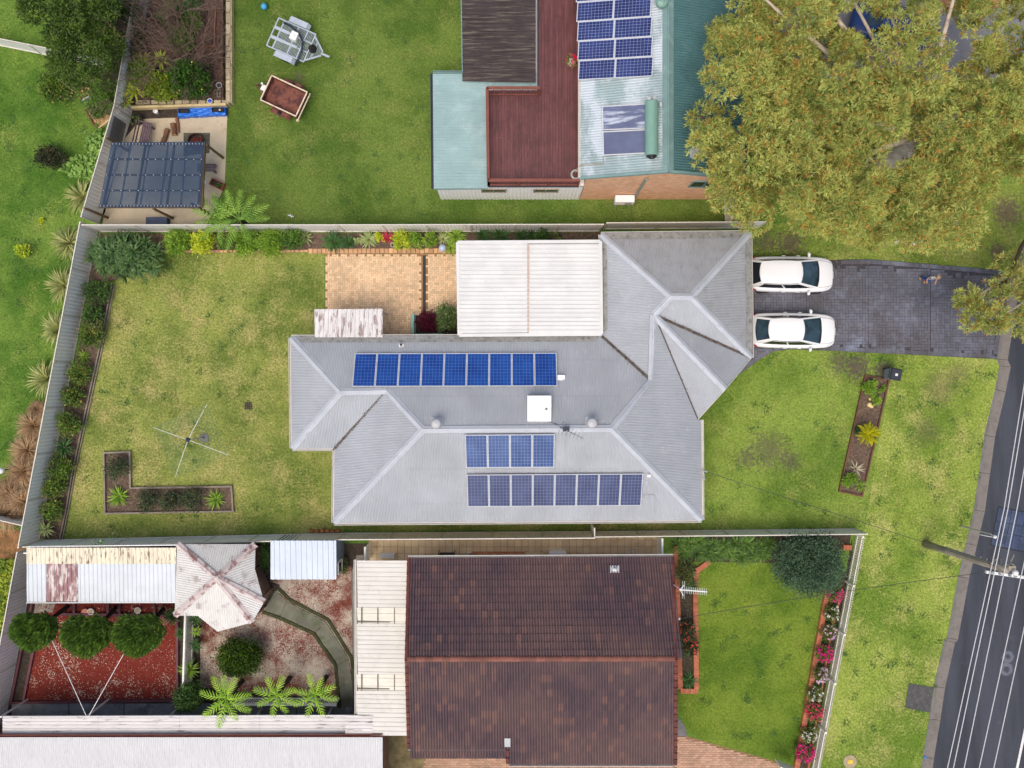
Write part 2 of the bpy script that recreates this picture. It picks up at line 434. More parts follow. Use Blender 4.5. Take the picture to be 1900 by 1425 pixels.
# ---------------------------------------------------------------- pieces (bricks, pavers, tiles): 300 as parts, the rest joined
def unit_piece(ch=.06, cz=.3):
    a, b = .5, .5 - ch
    vs = [(-a, -a, 0), (a, -a, 0), (a, a, 0), (-a, a, 0), (-a, -a, 1 - cz), (a, -a, 1 - cz), (a, a, 1 - cz), (-a, a, 1 - cz), (-b, -b, 1), (b, -b, 1), (b, b, 1), (-b, b, 1)]
    fs = [(8, 9, 10, 11)]
    for k in range(4):
        n = (k + 1) % 4; fs += [(k, n, 4 + n, 4 + k), (4 + k, 4 + n, 8 + n, 8 + k)]
    return vs, fs
def pieces(parent, name, items, m, limit=300, ch=.06, cz=.3, rest=None):
    """items: (x, y, z, sx, sy, sz, rz[, matrix])"""
    vs, fs = unit_piece(ch, cz); me = bpy.data.meshes.new(name); me.from_pydata(vs, [], fs); me.materials.append(m); me.update()
    items = list(items); 
    if len(items) > limit: items.sort(key=lambda t: t[0] ** 2 + t[1] ** 2)
    inv = None; A = np.array(vs); V = []; Fc = []
    for i, t in enumerate(items):
        M = Matrix.Translation(t[:3]) @ Matrix.Rotation(t[6], 4, 'Z') @ Matrix.Diagonal((t[3], t[4], t[5], 1))
        if len(t) > 7: M = t[7] @ M
        if i < limit:
            o = link(name, me, parent)
            loc, rot, sc = M.decompose(); o.location = loc; o.rotation_euler = rot.to_euler(); o.scale = sc
        else:
            M = np.array(M); off = len(V) * 12; V.append(A @ M[:3, :3].T + M[:3, 3]); Fc.append(np.array(fs) + off)
    if V: stuff(link(rest or name, np_mesh(name, np.concatenate(V), np.concatenate(Fc), m), parent))

poly = lambda pts, z=0.0: [P(x, y, z) for x, y in pts]

# ---------------------------------------------------------------- ground, lawns
M_lawn_l = lawn_mat('turf_neighbour_left', (70, 108, 38), (114, 142, 64), (160, 158, 92), .45)
M_lawn_b = lawn_mat('turf_back', (92, 112, 50), (136, 146, 78), (172, 162, 110), .74, [(461, 753, 9, .8)], (96, 76, 56))
M_lawn_t = lawn_mat('turf_top', (88, 118, 48), (128, 150, 74), (162, 160, 100), .5, [(555, 145, 16, .55)])
M_lawn_f = lawn_mat('turf_front', (90, 118, 46), (128, 150, 70), (162, 160, 100), .5,
                    [(1425, 835, 42, .6), (1465, 855, 24, .6), (1385, 850, 22, .6), (1590, 680, 30, .9), (1640, 690, 26, .9), (1560, 672, 26, .7), (1465, 452, 32, .95), (1420, 450, 26, .8)], (98, 88, 78))
M_lawn_v = lawn_mat('turf_verge', (98, 126, 48), (142, 160, 76), (176, 172, 112), .7,
                    [(1745, 720, 40, .45), (1720, 800, 30, .4), (1870, 395, 34, .9), (1852, 468, 20, .95), (1780, 690, 24, .4), (1720, 1010, 14, .55)], (112, 100, 82))
M_lawn_r = lawn_mat('turf_right', (92, 124, 42), (134, 156, 62), (164, 156, 84), .35)
M_mulch = mat('bark_mulch', (104, 86, 72), .95, .35, 6, stains=[((62, 50, 42), 14, .5, .7, .7, (1, 1, 1))], bump=.6)
M_chip = mat('bark_chip', (142, 120, 100), .9, .2, 3, tone=.55)
M_soil = mat('dark_soil', (70, 60, 50), .95, .35, 5, stains=[((44, 40, 34), 9, .45, .65, .7, (1, 1, 1))], bump=.6)
M_gravel_red = mat('red_gravel', (128, 44, 30), .9, .25, 8, stains=[((86, 28, 22), 22, .5, .65, .7, (1, 1, 1))], bump=.7)
M_chip_red = mat('red_stone', (150, 56, 40), .85, .2, 3, tone=.5)
M_chip_white = mat('white_stone', (214, 198, 178), .8, .1, 3, tone=.3)

K = [(2010, -120), (1960, 150), (1925, 330), (1894, 480), (1876, 503), (1849, 666), (1855, 679), (1846, 722), (1826, 807), (1807, 946), (1778, 1070), (1757, 1184), (1752, 1188), (1733, 1274), (1724, 1335), (1712, 1406), (1690, 1600)]
gr = MB(); gr.sheet([(-300, -300), (300, -300), (300, 300), (-300, 300)], -.2)
structure(gr.build('ground', M_lawn_l))
yard = [(-120, 90), (P(2010, -120).x + 12, 90)] + [P(*q) for q in K] + [(P(1690, 1600).x - 4, -90), (-120, -90)]
yard = [(p[0], p[1]) for p in yard]
structure(MB().prism(yard, -.19, 0).build('left_lawn', M_lawn_l))

def lawn(name, pts, m, z, dens=330, holes=(), grass=True, hl=(.045, .10)):
    pl = poly(pts); structure(MB().sheet(pl, z).build(name, m))
    if grass:
        clip = [(max(-29, min(29, p.x)), max(-22, min(22, p.y))) for p in pl]
        grass_mesh('grass', clip, dens, m, z, hl, .022, [[(q.x, q.y) for q in poly(h)] for h in holes])
HOUSE = [(560, 640), (1118, 640), (1130, 450), (1380, 450), (1380, 660), (1290, 760), (1290, 950), (635, 955), (635, 820), (560, 815)]
lawn('back_lawn', [(300, 470), (602, 470), (602, 640), (640, 1000), (110, 1002), (126, 948), (148, 823), (187, 645), (210, 527), (230, 500)], M_lawn_b, .004, 330, [HOUSE, [(195, 840), (243, 838), (244, 905), (430, 902), (434, 948), (197, 952)]])
lawn('side_lawn', [(640, 985), (640, 930), (1300, 930), (1300, 982)], M_lawn_b, .006, 300, [HOUSE])
lawn('top_lawn', [(425, -60), (1420, -60), (1420, 340), (1365, 418), (420, 420)], M_lawn_t, .004, 330, [[(830, 360), (1320, 358), (1320, -60), (870, -60), (860, 120), (830, 150)]])
FRONT = [(1290, 985), (1290, 770), (1355, 700), (1372, 695), (1408, 668), (1435, 652), (1470, 648), (1545, 651), (1665, 657), (1648, 720), (1604, 984)]
BEDF = [(1604, 697), (1648, 704), (1598, 920), (1556, 911)]
lawn('front_lawn', FRONT, M_lawn_f, .004, 330, [BEDF])
lawn('verge', [(1665, 657), (1849, 667), (1854, 679), (1846, 722), (1826, 807), (1806, 946), (1777, 1070), (1756, 1184), (1751, 1188), (1732, 1274), (1723, 1335), (1709, 1425), (1509, 1425), (1596, 990), (1604, 984), (1648, 720)], M_lawn_v, .006, 340)
lawn('driveway_verge', [(1392, 424), (1560, 395), (1700, 395), (1930, 320), (1893, 480), (1876, 502), (1715, 488), (1612, 480), (1560, 481), (1392, 490)], M_lawn_v, .005, 330)
lawn('shaded_lawn', [(1392, 424), (1470, 410), (1560, 420), (1560, 480), (1392, 486)], M_lawn_f, .007, 280)
lawn('right_lawn', [(1255, 1000), (1560, 1000), (1545, 1105), (1478, 1425), (1400, 1425), (1290, 1365), (1270, 1350), (1255, 1290)], M_lawn_r, .004, 340)
grass_mesh('grass', [(-29, 22), (P(420, 0).x, 22), (P(420, 0).x, P(0, 130).y), P(243, 220).xy, P(183, 425).xy, P(73, 1005).xy, P(10, 1330).xy, (-29, P(0, 1330).y)], 300, M_lawn_l, 0.0)

# ---------------------------------------------------------------- road, kerb
def asphalt(name, c, rings=()):
    k = NT(name); a = s2l(c)
    col = k.mix(k.rng(k.noise(.35, 5, .6, (2.2, .25, 1), -.2), .35, .65), tuple(x * .72 for x in a), tuple(x * 1.25 for x in a))
    col = k.mix(k.rng(k.noise(55, 3, .8), .3, .75), k.mix(1.0, col, (.7, .7, .7), 'MULTIPLY'), k.mix(1.0, col, (1.3, 1.3, 1.3), 'MULTIPLY'))
    col = k.mix(k.math('MULTIPLY', k.rng(k.noise(1.6, 6, .75), .6, .75), .35), col, s2l((118, 112, 108)))
    for (px, py, r) in rings:
        d = k.n('ShaderNodeVectorMath'); d.operation = 'DISTANCE'; k.link(k.pos.outputs['Position'], d.inputs[0]); d.inputs[1].default_value = P(px, py, -.12)
        w = k.math('ABSOLUTE', k.math('SUBTRACT', k.math('ADD', d.outputs['Value'], k.math('MULTIPLY', k.noise(7, 5, .7), .3)), r + .15))
        col = k.mix(k.math('MULTIPLY', k.rng(w, .16, .0), .38), col, s2l((150, 156, 170)))
    k.color(col); k.b.inputs['Roughness'].default_value = .85; k.bump(k.noise(90, 3, .8), .5, .01)
    return k.m
M_asph = asphalt('asphalt', (62, 66, 75), [(1870, 1219, .22), (1867, 1242, .25)])
M_conc_dark = mat('weathered_concrete', (120, 116, 114), .9, .2, 1.5, stains=[((74, 72, 72), 3, .5, .7, .6, (1, 1, 1)), ((150, 142, 134), 8, .55, .75, .5, (1, 1, 1))], bump=.4)
M_gutter = mat('gutter_concrete', (128, 121, 114), .9, .22, 2.0, stains=[((146, 138, 128), 12, .5, .7, .6, (1, 1, 1)), ((72, 70, 70), 2, .5, .7, .5, (1, 1, 1))], bump=.5)
def shifted(line, d):
    out = []
    for i, q in enumerate(line):
        a, b = Vector(line[max(0, i - 1)]), Vector(line[min(len(line) - 1, i + 1)]); t = (b - a).normalized(); out.append(Vector(q) + Vector((-t.y, t.x)) * d)
    return out
KL = [Vector(P(*q).xy) for q in K]
def strip(name, line, d0, d1, z0, z1, m):
    A, B = shifted(line, d0), shifted(line, d1); mb = MB()
    for i in range(len(line) - 1):
        mb.add([(A[i].x, A[i].y, z0), (B[i].x, B[i].y, z1), (B[i + 1].x, B[i + 1].y, z1), (A[i + 1].x, A[i + 1].y, z0)], [(0, 1, 2, 3)])
    return mb
def resample(line, step):
    out = [line[0]]; acc = 0.0
    for a, b in zip(line, line[1:]):
        L = (b - a).length; n = max(1, round(L / step)); out += [a.lerp(b, (i + 1) / n) for i in range(n)]
    return out
kerb = thing('kerb', 'weathered concrete kerb', None, (KL[6].x, KL[6].y, 0)); gut = thing('gutter', 'speckled concrete gutter', None, (KL[6].x, KL[6].y, 0))
for o in (kerb, gut):
    structure(o)
    if 'label' in o.keys(): del o['label']
RS = resample(KL, 2.4); O0, O1, O2, O3 = shifted(RS, 0), shifted(RS, .15), shifted(RS, .19), shifted(RS, .66)
def sec(i, A, B, za, zb, mb, g=.012):
    def cut(X): d = (X[i + 1] - X[i]).normalized() * g; return X[i] + d, X[i + 1] - d
    (a0, a1), (b0, b1) = cut(A), cut(B); mb.add([(*a0, za), (*b0, zb), (*b1, zb), (*a1, za)], [(0, 1, 2, 3)])
for i in range(len(RS) - 1):
    mb = MB(); sec(i, O0, O1, .006, .006, mb); sec(i, O1, O2, .006, -.105, mb); sec(i, O0, O0, .006, -.1, mb); mb.build('kerb_section', M_conc_dark, kerb)
    mb = MB(); sec(i, O2, O3, -.105, -.119, mb); mb.build('gutter_section', M_gutter, gut)
jb_ = strip('kerb_bed', KL, .0, .64, -.128, -.128, M_conc_dark); structure(jb_.build('kerb_bed', mat('joint_dark', (60, 58, 56), .95, .2, 4)))
E_ = shifted(KL, .66); rd = MB(); rd.sheet([(p.x, p.y) for p in E_] + [(E_[-1].x + 12.5, E_[-1].y), (E_[0].x + 12.5, E_[0].y)], -.121); structure(rd.build('road', M_asph))
dk = MB()
for (a, b) in (((1733, 1276), (1679, 1268)),): pass
structure(MB().prism([p.xy for p in poly([(1686, 1268), (1731, 1275), (1725, 1322), (1679, 1313)])], -.01, .035).build('concrete_pad', mat('pad_concrete', (84, 82, 84), .9, .2, 4, stains=[((120, 116, 112), 9, .55, .7, .5, (1, 1, 1))], bump=.4)))
p0, p1 = P(1904, 1345, -.12), P(1884, 1440, -.12)
wl = MB(); wl.bar(p0 + Vector((0, 0, .002)), p1 + Vector((0, 0, .002)), .13, .006); structure(wl.build('lane_marking', mat('road_paint', (226, 226, 222), .7, .1, 8, stains=[((130, 130, 132), 14, .55, .7, .5, (1, 1, 1))])))
# steel pit covers set in the road
pit = thing('pit_cover', 'dark blue steel service pit lids set in the road beside the gutter', 'pit cover', P(1870, 975, -.12))
o0, ox, oy = P(1853.6, 941, -.12), P(1905, 951, -.12) - P(1853.6, 941, -.12), P(1838.5, 1011, -.12) - P(1853.6, 941, -.12)
ex, ey = ox.normalized(), oy.normalized(); ang = math.atan2(ex.y, ex.x)
fr = MB(); fr.prism([(o0 + d).xy for d in (ex * -.05 - ey * -.0 - ey * .05, ex * 2.6 - ey * .05, ex * 2.6 + ey * 2.1, ex * -.05 + ey * 2.1)], -.119, -.1155); fr.build('frame', mat('pit_frame', (26, 30, 38), .6, .2, 4), pit)
it = []; ylist = [0, .74, 1.28, 2.04]
M_lid = mat('pit_lid', (50, 64, 92), .45, .25, 1.5, stains=[((80, 92, 116), 1.2, .5, .65, .7, (1, 1, 1))], tone=.2)
for r in range(3):
    for c in range(7):
        w = .36; cc = o0 + ex * (c * w + w / 2) + ey * ((ylist[r] + ylist[r + 1]) / 2); it.append((cc.x, cc.y, -.119, w - .03, ylist[r + 1] - ylist[r] - .03, .02, ang))
pieces(pit, 'lid', it, M_lid)

# ---------------------------------------------------------------- stamped driveway
M_stamp = mat('stamped_concrete', (102, 103, 114), .6, .2, .5, stains=[((78, 74, 76), .33, .44, .64, .85, (1, 1, 1)), ((136, 144, 166), .7, .52, .72, .6, (1, 1, 1)), ((62, 60, 62), 6, .56, .72, .6, (1, 1, 1)), ((150, 152, 160), 9, .62, .76, .4, (1, 1, 1))], tone=.16, bump=.5, bscale=18)
M_joint = mat('driveway_joint', (66, 64, 70), .9, .2, 4, bump=.3)
DRV = [(1380, 490), (1560, 482), (1612, 481), (1715, 489), (1876, 503), (1849, 666), (1665, 657), (1545, 651), (1470, 648), (1435, 652), (1408, 668), (1372, 694), (1350, 712), (1340, 705), (1380, 660)]
drv = thing('driveway', 'dark grey stamped concrete driveway with a soldier brick border', 'driveway', P(1610, 570)); structure(drv)
dpl = [(p.x, p.y) for p in poly(DRV)]
MB().prism(dpl, -.05, .012).build('slab', M_joint, drv)
dx = lambda q: P(q, 570).x
def ashlar(x0, x1, y0, y1, c, test, rnd):
    c = (x1 - x0) / round((x1 - x0) / c); nx, ny = round((x1 - x0) / c), int((y1 - y0) / c); used = set(); out = []
    for j in range(ny):
        for i in range(nx):
            if (i, j) in used: continue
            w, h = rnd.choice([(1, 1), (2, 1), (1, 2), (2, 1), (2, 2), (3, 1), (1, 3), (1, 1)])
            w = min(w, nx - i); h = min(h, ny - j)
            while any((i + a, j + b) in used for a in range(w) for b in range(h)):
                if w > 1: w -= 1
                elif h > 1: h -= 1
            for a in range(w):
                for b in range(h): used.add((i + a, j + b))
            cx_, cy_ = x0 + (i + w / 2) * c, y0 + (j + h / 2) * c
            if test(cx_, cy_, w * c, h * c): out.append((cx_, cy_, .008, w * c - .015, h * c - .015, .022 + rnd.uniform(-.003, .003), rnd.uniform(-.025, .025)))
    return out
def in_poly(x, y, pl): return bool(inside(pl, np.array([x]), np.array([y]))[0])
rd_ = random.Random(5); st = []
bays = [(1385, 1495.5), (1496, 1610.5), (1611, 1725.5), (1726.5, 1876)]
top_edge = lambda x: np.interp(x, [P(q, 0).x for q in (1380, 1560, 1612, 1715, 1876)], [P(0, q).y for q in (490, 482, 481, 489, 503)])
for a, b in bays:
    ok = lambda x, y, w, h: all(in_poly(x + sx * w * .5, y + sy * h * .5, dpl) for sx in (-1, 1) for sy in (-1, 1)) and y + h / 2 < top_edge(x) - .24
    st += ashlar(dx(a), dx(b), P(0, 712).y, P(0, 480).y, .145, ok, rd_)
bd = []
def border(a, b, inset):
    a, b = Vector(a), Vector(b); d = (b - a); n = int(d.length / .13); t = d.normalized(); nn = Vector((-t.y, t.x)) * inset; an = math.atan2(t.y, t.x)
    for i in range(n):
        c = a + t * ((i + .5) * d.length / n) + nn; bd.append((c.x, c.y, .008, d.length / n - .014, .22, .024, an))
EDG = [P(q[0], q[1]).xy for q in ((1560, 482), (1612, 481), (1715, 489), (1876, 503), (1849, 666), (1665, 657), (1545, 651), (1470, 648), (1435, 652), (1408, 668), (1372, 694))]
for a, b in zip(EDG, EDG[1:]): border(a, b, -.12)
pieces(drv, 'paver', st, M_stamp, 300, .05, .25)
pieces(drv, 'border_brick', bd, M_stamp, 160, .04, .25)

# ---------------------------------------------------------------- brick patio (herringbone)
M_brick_p = mat('sandstone_paver', (228, 194, 154), .8, .1, .6, tone=.2, stains=[((236, 206, 168), 1.1, .5, .7, .6, (1, 1, 1)), ((198, 150, 108), .8, .56, .74, .5, (1, 1, 1))], bump=.2)
M_sand = mat('joint_sand', (150, 118, 84), .95, .2, 9)
pat = thing('brick_patio', 'herringbone patio of sandy orange pavers behind the house', 'patio', P(725, 540)); structure(pat)
ppl = [(p.x, p.y) for p in poly([(604, 471), (1118, 470), (1118, 650), (604, 650)])]
MB().prism(ppl, -.05, .02).build('sand_bed', M_sand, pat)
it = []; w = .115
x0, y0, x1, y1 = ppl[0][0], ppl[3][1], P(862, 0).x, ppl[0][1] - .02
dr0, dr1 = P(784, 0).x, P(791, 0).x
for r in range(int((y1 - y0) / w)):
    for c in range(int((x1 - x0) / w)):
        t = (c - r) % 4
        if t == 0: cx_, cy_, sx, sy = (c + 1) * w, (r + .5) * w, 2 * w, w
        elif t == 3: cx_, cy_, sx, sy = (c + .5) * w, (r + 1) * w, w, 2 * w
        else: continue
        X, Y = x0 + cx_, y0 + cy_
        if X + sx / 2 > x1 or Y + sy / 2 > y1 or (dr0 - .06 < X < dr1 + .06 and Y > P(0, 612).y): continue
        it.append((X, Y, .012, sx - .008, sy - .008, .04 + R.uniform(-.002, .002), 0))
pieces(pat, 'paver', it, M_brick_p, 300, .03, .15)
dn = MB(); dn.box(((dr0 + dr1) / 2, P(0, 540).y, .03), (.15, P(0, 474).y - P(0, 606).y, .045)); dn.build('drain_channel', mat('black_drain', (34, 34, 36), .6, .2, 8), pat)
# brick edging of the top bed
it = []; xe0, xe1 = P(300, 0).x, P(848, 0).x; n = int((xe1 - xe0) / .235)
for i in range(n):
    X = xe0 + (i + .5) * .235; f = (X - xe0) / (xe1 - xe0); it.append((X, P(0, 467 - 1.5 * f).y + R.uniform(-.008, .008), .0, .225, .26 if f > .5 else .13, .11 + R.uniform(-.006, .006), R.uniform(-.02, .02)))
edg = thing('brick_edging', 'row of sandy bricks edging the long bed under the back fence', 'edging', P(570, 467)); pieces(edg, 'brick', it, mat('edging_brick', (204, 160, 118), .85, .15, 2, tone=.22, bump=.2))

# ---------------------------------------------------------------- garden beds
def bed(label, pts, m=M_mulch, chipm=M_chip, dens=130, size=.07, z=.03, name='garden_bed'):
    pl = [(p.x, p.y) for p in poly(pts)]; c = poly(pts)[0]
    t = thing(name, label, 'garden bed', (sum(p[0] for p in pl) / len(pl), sum(p[1] for p in pl) / len(pl), 0))
    MB().prism(pl, -.02, z).build('soil', m, t)
    if chipm: chips('bark_chips', pl, dens, size, chipm, z, .05, t)
    return t
def edge_timbers(t, pts, w, h, m, z=.0, closed=True, name='timber'):
    pp = [P(*q) for q in pts]; n = len(pp)
    for i in range(n if closed else n - 1):
        a, b = pp[i], pp[(i + 1) % n]; d = (b - a).normalized() * (w / 2 - .003)
        MB().bar(a - d * (1 if i % 2 else -1) + Vector((0, 0, z + h / 2)), b + d * (1 if i % 2 else -1) + Vector((0, 0, z + h / 2)), w, h + (.003 if i % 2 else 0)).build(name, m, t)
M_sleeper = mat('grey_sleeper', (148, 136, 122), .9, .2, 2, stains=[((96, 86, 76), 6, .5, .7, .6, (6, 6, 1))], tone=.15, bump=.3)
M_sl_brown = mat('brown_edging', (104, 70, 54), .85, .2, 3, tone=.2, bump=.3)
LB = [(195, 840), (243, 838), (244, 905), (431, 902), (434, 948), (197, 952)]
b1 = bed('L shaped mulch bed with timber border on the back lawn', LB); edge_timbers(b1, LB, .09, .17, M_sleeper)
LFT = [(168, 530), (210, 527), (187, 645), (161.6, 760), (148, 823), (135, 884), (124.6, 948), (113, 1000), (72, 1000), (108, 820), (148, 640)]
b2 = bed('long narrow mulch bed along the rear cream fence', LFT, dens=110); edge_timbers(b2, [(210, 527), (187, 645), (161.6, 760), (148, 823), (135, 884), (124.6, 948), (113, 1000)], .06, .15, M_sleeper, closed=False)
edge_timbers(b2, [(214, 528), (191, 646), (166, 760), (152, 823), (139, 884), (128, 948), (117, 1000)], .045, .10, M_sleeper, closed=False)
bed('planted mulch bed between the top boundary fence and the patio', [(168, 434), (1118, 431), (1118, 462), (300, 465), (215, 520), (165, 530)], dens=90)
b3 = bed('sloping mulch bed with brown border on the front lawn', BEDF, dens=150); edge_timbers(b3, BEDF, .08, .14, M_sl_brown)
MB()

# leaves and weeds lying on the grass
def fallen(name, pts, n, m, L=.09):
    pl = [p.xy for p in poly(pts)]; A = abs(sum(pl[i][0] * pl[(i + 1) % len(pl)][1] - pl[(i + 1) % len(pl)][0] * pl[i][1] for i in range(len(pl))) / 2); X, Y = sample(pl, n / A); N = len(X)
    c = np.stack([X, Y, rng.uniform(.03, .07, N)], 1); V = leaf_arrays(c, norm(rng.normal(size=(N, 3)) * [1, 1, .25]), L * rng.uniform(.5, 1.4, N), L * .3 * rng.uniform(.6, 1.5, N)); stuff(link(name, np_mesh(name, V, quads(N), m)))
M_fall = mat('fallen_leaf', (150, 112, 70), .9, .3, 3, tone=.6); M_clov = mat('clover', (66, 108, 46), .8, .25, 3, tone=.4)
fallen('fallen_leaves', FRONT, 420, M_fall); fallen('fallen_leaves', [(1392, 424), (1890, 360), (1876, 500), (1392, 486)], 900, M_fall, .12); fallen('fallen_leaves', [(1665, 660), (1850, 670), (1800, 946), (1604, 984)], 420, M_fall); fallen('fallen_leaves', [(1380, 490), (1870, 505), (1849, 660), (1400, 655)], 260, M_fall, .1)
fallen('fallen_leaves', [(210, 480), (600, 475), (540, 830), (620, 980), (130, 990)], 420, M_fall, .07); fallen('fallen_leaves', [(425, 0), (800, 0), (800, 400), (425, 410)], 420, M_fall, .08)
def weeds(pts, n, r=.12):
    pl = [p.xy for p in poly(pts)]; xs, ys = sample(pl, .8); i = rng.permutation(len(xs))[:n]; c = np.stack([xs[i], ys[i], np.full(len(i), .03)], 1); j = np.repeat(np.arange(len(c)), 34); N = len(j)
    k_ = c[j] + rng.normal(size=(N, 3)) * [r, r, .012]; k_[:, 2] = np.maximum(k_[:, 2], .03); V = leaf_arrays(k_, norm(rng.normal(size=(N, 3)) * [1, 1, .3]), rng.uniform(.04, .1, N), rng.uniform(.03, .06, N)); stuff(link('clover_patches', np_mesh('clover_patches', V, quads(N), M_clov)))
weeds([(210, 480), (600, 475), (540, 830), (620, 980), (130, 990)], 46); weeds(FRONT, 30); weeds([(425, 0), (800, 0), (800, 400), (425, 410)], 46); weeds([(1665, 660), (1850, 670), (1712, 1406), (1509, 1420), (1604, 984)], 60); weeds([(1300, 1050), (1530, 1060), (1470, 1400), (1270, 1340)], 30); weeds([(0, 100), (190, 200), (90, 760), (0, 880)], 40, .16)
# ---------------------------------------------------------------- main house : grey corrugated hip roof
M_roof = mat('grey_roof_metal', (177, 181, 186), .42, .07, .6, metal=.0, spec=.6, stains=[((164, 168, 173), .5, .45, .7, .5, (1, 1, 1)), ((206, 208, 208), 2.0, .58, .72, .4, (1, 1, 1)), ((108, 106, 102), 7, .68, .76, .5, (1, 1, 1))])
M_roof_g = mat('darker_grey_roof', (168, 171, 175), .5, .05, .8, spec=.5, stains=[((146, 147, 147), 2.5, .45, .7, .6, (1, 1, 1)), ((112, 110, 104), 9, .62, .74, .5, (1, 1, 1))])  # darker, blotchier grey for the north and east garage faces
M_cap = mat('grey_ridge_metal', (186, 191, 198), .42, .07, 1.2, spec=.6, stains=[((140, 142, 146), 3, .55, .7, .4, (1, 1, 1))])
M_guard = mat('gutter_mesh', (150, 150, 146), .7, .15, 3, stains=[((96, 94, 84), 5, .5, .66, .7, (1, 1, 1))])
M_gutter_w = mat('gutter_cream', (206, 202, 194), .5, .06, 3)
M_wall_r = mat('rendered_brick', (178, 150, 124), .85, .1, 3, tone=.1, bump=.3)
M_glass = mat('window_glass', (36, 44, 50), .08, .1, 2, spec=.8)
M_frame_w = mat('white_frame', (226, 224, 218), .5, .05, 4)
M_valley = mat('valley_litter', (96, 92, 86), .8, .2, 6, stains=[((70, 48, 36), 9, .48, .6, .9, (1, 1, 1)), ((150, 150, 150), 4, .55, .7, .5, (1, 1, 1))], bump=.6)
house = thing('house', 'grey corrugated hip roofed house in the middle of the block', 'house', P(960, 760))
E = 2.5
V_ = dict(A=(540, 626, E), B=(542, 832, E), C=(632, 727, 3.65), D=(718, 725, 3.65), e=(621, 832, E), F=(785, 797, 4.5), G=(620, 970, E), h=(1302, 965, E), I=(1135, 795, 4.5), J=(1209, 707, 3.52),
          K=(1117, 624, E), L=(1115, 435, E), M=(1245, 550, 3.85), N=(1283, 550, 3.85), O=(1391, 432, E), p=(1394, 664, E), Q=(1213, 584, 3.52), S=(1346, 722, 3.45), T=(1294, 779, E), U=(1301, 779, E))
VP = {k: P(*v) for k, v in V_.items()}
def face(keys, base, extra=()):
    pl = plane_of([VP[k] for k in base]); return [hit(V_[k][0], V_[k][1], pl) for k in keys], pl
FACES = {'west_hip': ('ABC', 'ABC'), 'north': ('AKJIFDC', 'AKF'), 'south_small': ('BeDC', 'BeC'), 'west_big': ('eGFD', 'eGF'), 'south': ('GhIF', 'GhF'), 'east': ('hUTQJI', 'hUI'),
         'west_wing': ('LMQJK', 'LKM'), 'garage_north': ('LONM', 'LOM'), 'garage_east': ('OpN', 'OpN'), 'garage_south': ('NpQM', 'pNM'), 'bay_upper': ('QpS', 'QpS'), 'bay_lower': ('QST', 'QST')}
PL = {}
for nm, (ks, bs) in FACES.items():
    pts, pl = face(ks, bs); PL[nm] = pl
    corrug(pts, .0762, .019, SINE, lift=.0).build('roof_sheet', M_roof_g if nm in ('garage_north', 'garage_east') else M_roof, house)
def on_(px, py, pln, off=.018): return hit(px, py, PL[pln], off)
def caps(pairs, w=.17):
    for a, b in pairs:
        mb = MB(); cap_line(mb, VP[a] + Vector((0, 0, .03)), VP[b] + Vector((0, 0, .03)), w, .05, .04); mb.build('ridge_cap', M_cap, house)
lap = MB()
for nm, ys in (('north', (668, 735)), ('south', (870, 935))):
    for py in ys:
        for px in range(640 if nm == 'north' else 760, 1150, 3):
            p = on_(px, py, nm); lap.box(p, (.022, .022, .012))
stuff(lap.build('screw', mat('roof_screw', (120, 122, 126), .5, .1, 4), house))
caps(['AC', 'BC', 'CD', 'DF', 'FG', 'FI', 'Ih', 'IJ', 'JQ', 'QM', 'LM', 'MN', 'NO', 'Np', 'QS'])
for a, b in ('KJ', 'eD', 'Qp', 'QT'):
    MB().bar(VP[a] + Vector((0, 0, .03)), VP[b] + Vector((0, 0, .03)), .13, .012).build('valley_gutter', M_valley, house)
    d = VP[b] - VP[a]; N = int(d.length * 26); X = rng.uniform(0, 1, N); sd2 = Vector((0, 0, 1)).cross(d.normalized())
    c = np.array(VP[a])[None] + X[:, None] * np.array(d)[None] + rng.normal(size=(N, 1)) * .05 * np.array(sd2)[None] + np.array([0, 0, .045])
    dr = norm(rng.normal(size=(N, 3)) * [1, 1, .3])
    stuff(link('leaf_litter', np_mesh('leaf_litter', leaf_arrays(c, dr, rng.uniform(.05, .12, N), rng.uniform(.02, .04, N)), quads(N), mat('dry_leaf', (96, 66, 46), .9, .3, 4, tone=.5)), house))
def gutter_run(a, b, out, m=M_gutter_w, parent=None, w=.115, hgt=.1):
    """open quad gutter: back, floor and front lip"""
    a, b, o = Vector(a), Vector(b), Vector(out).normalized(); mb = MB()
    mb.bar(a + o * .01 - Vector((0, 0, .04)), b + o * .01 - Vector((0, 0, .04)), .012, hgt)
    mb.bar(a + o * w / 2 - Vector((0, 0, .09)), b + o * w / 2 - Vector((0, 0, .09)), w, .012)
    mb.bar(a + o * w - Vector((0, 0, .035)), b + o * w - Vector((0, 0, .035)), .022, hgt); return mb.build('gutter', m, parent or house)
for a, b, o in (('A', 'K', (0, 1)), ('A', 'B', (-1, 0)), ('B', 'e', (0, -1)), ('e', 'G', (-1, 0)), ('G', 'h', (0, -1)), ('h', 'U', (1, 0)), ('L', 'O', (0, 1)), ('O', 'p', (1, 0)), ('L', 'K', (-1, 0))):
    gutter_run(VP[a] + Vector((0, 0, .0)), VP[b] + Vector((0, 0, .0)), (*o, 0))
def guard(a, b, pln, w=.3):
    """strip of gutter mesh clipped over the lowest roof edge"""
    c, n = PL[pln]; d = (VP[b] - VP[a]).normalized(); up = n.cross(d); up = up if up.z > 0 else -up
    o = Vector((n.x, n.y, 0)).normalized()
    q = [VP[a] + d * .1 - up * .08 + n * .012, VP[b] - d * .1 - up * .08 + n * .012, VP[b] - d * .35 + up * w + n * .02, VP[a] + d * .35 + up * w + n * .02]
    corrug(q, .11, .006, TRIM).build('gutter_guard', M_guard, house)
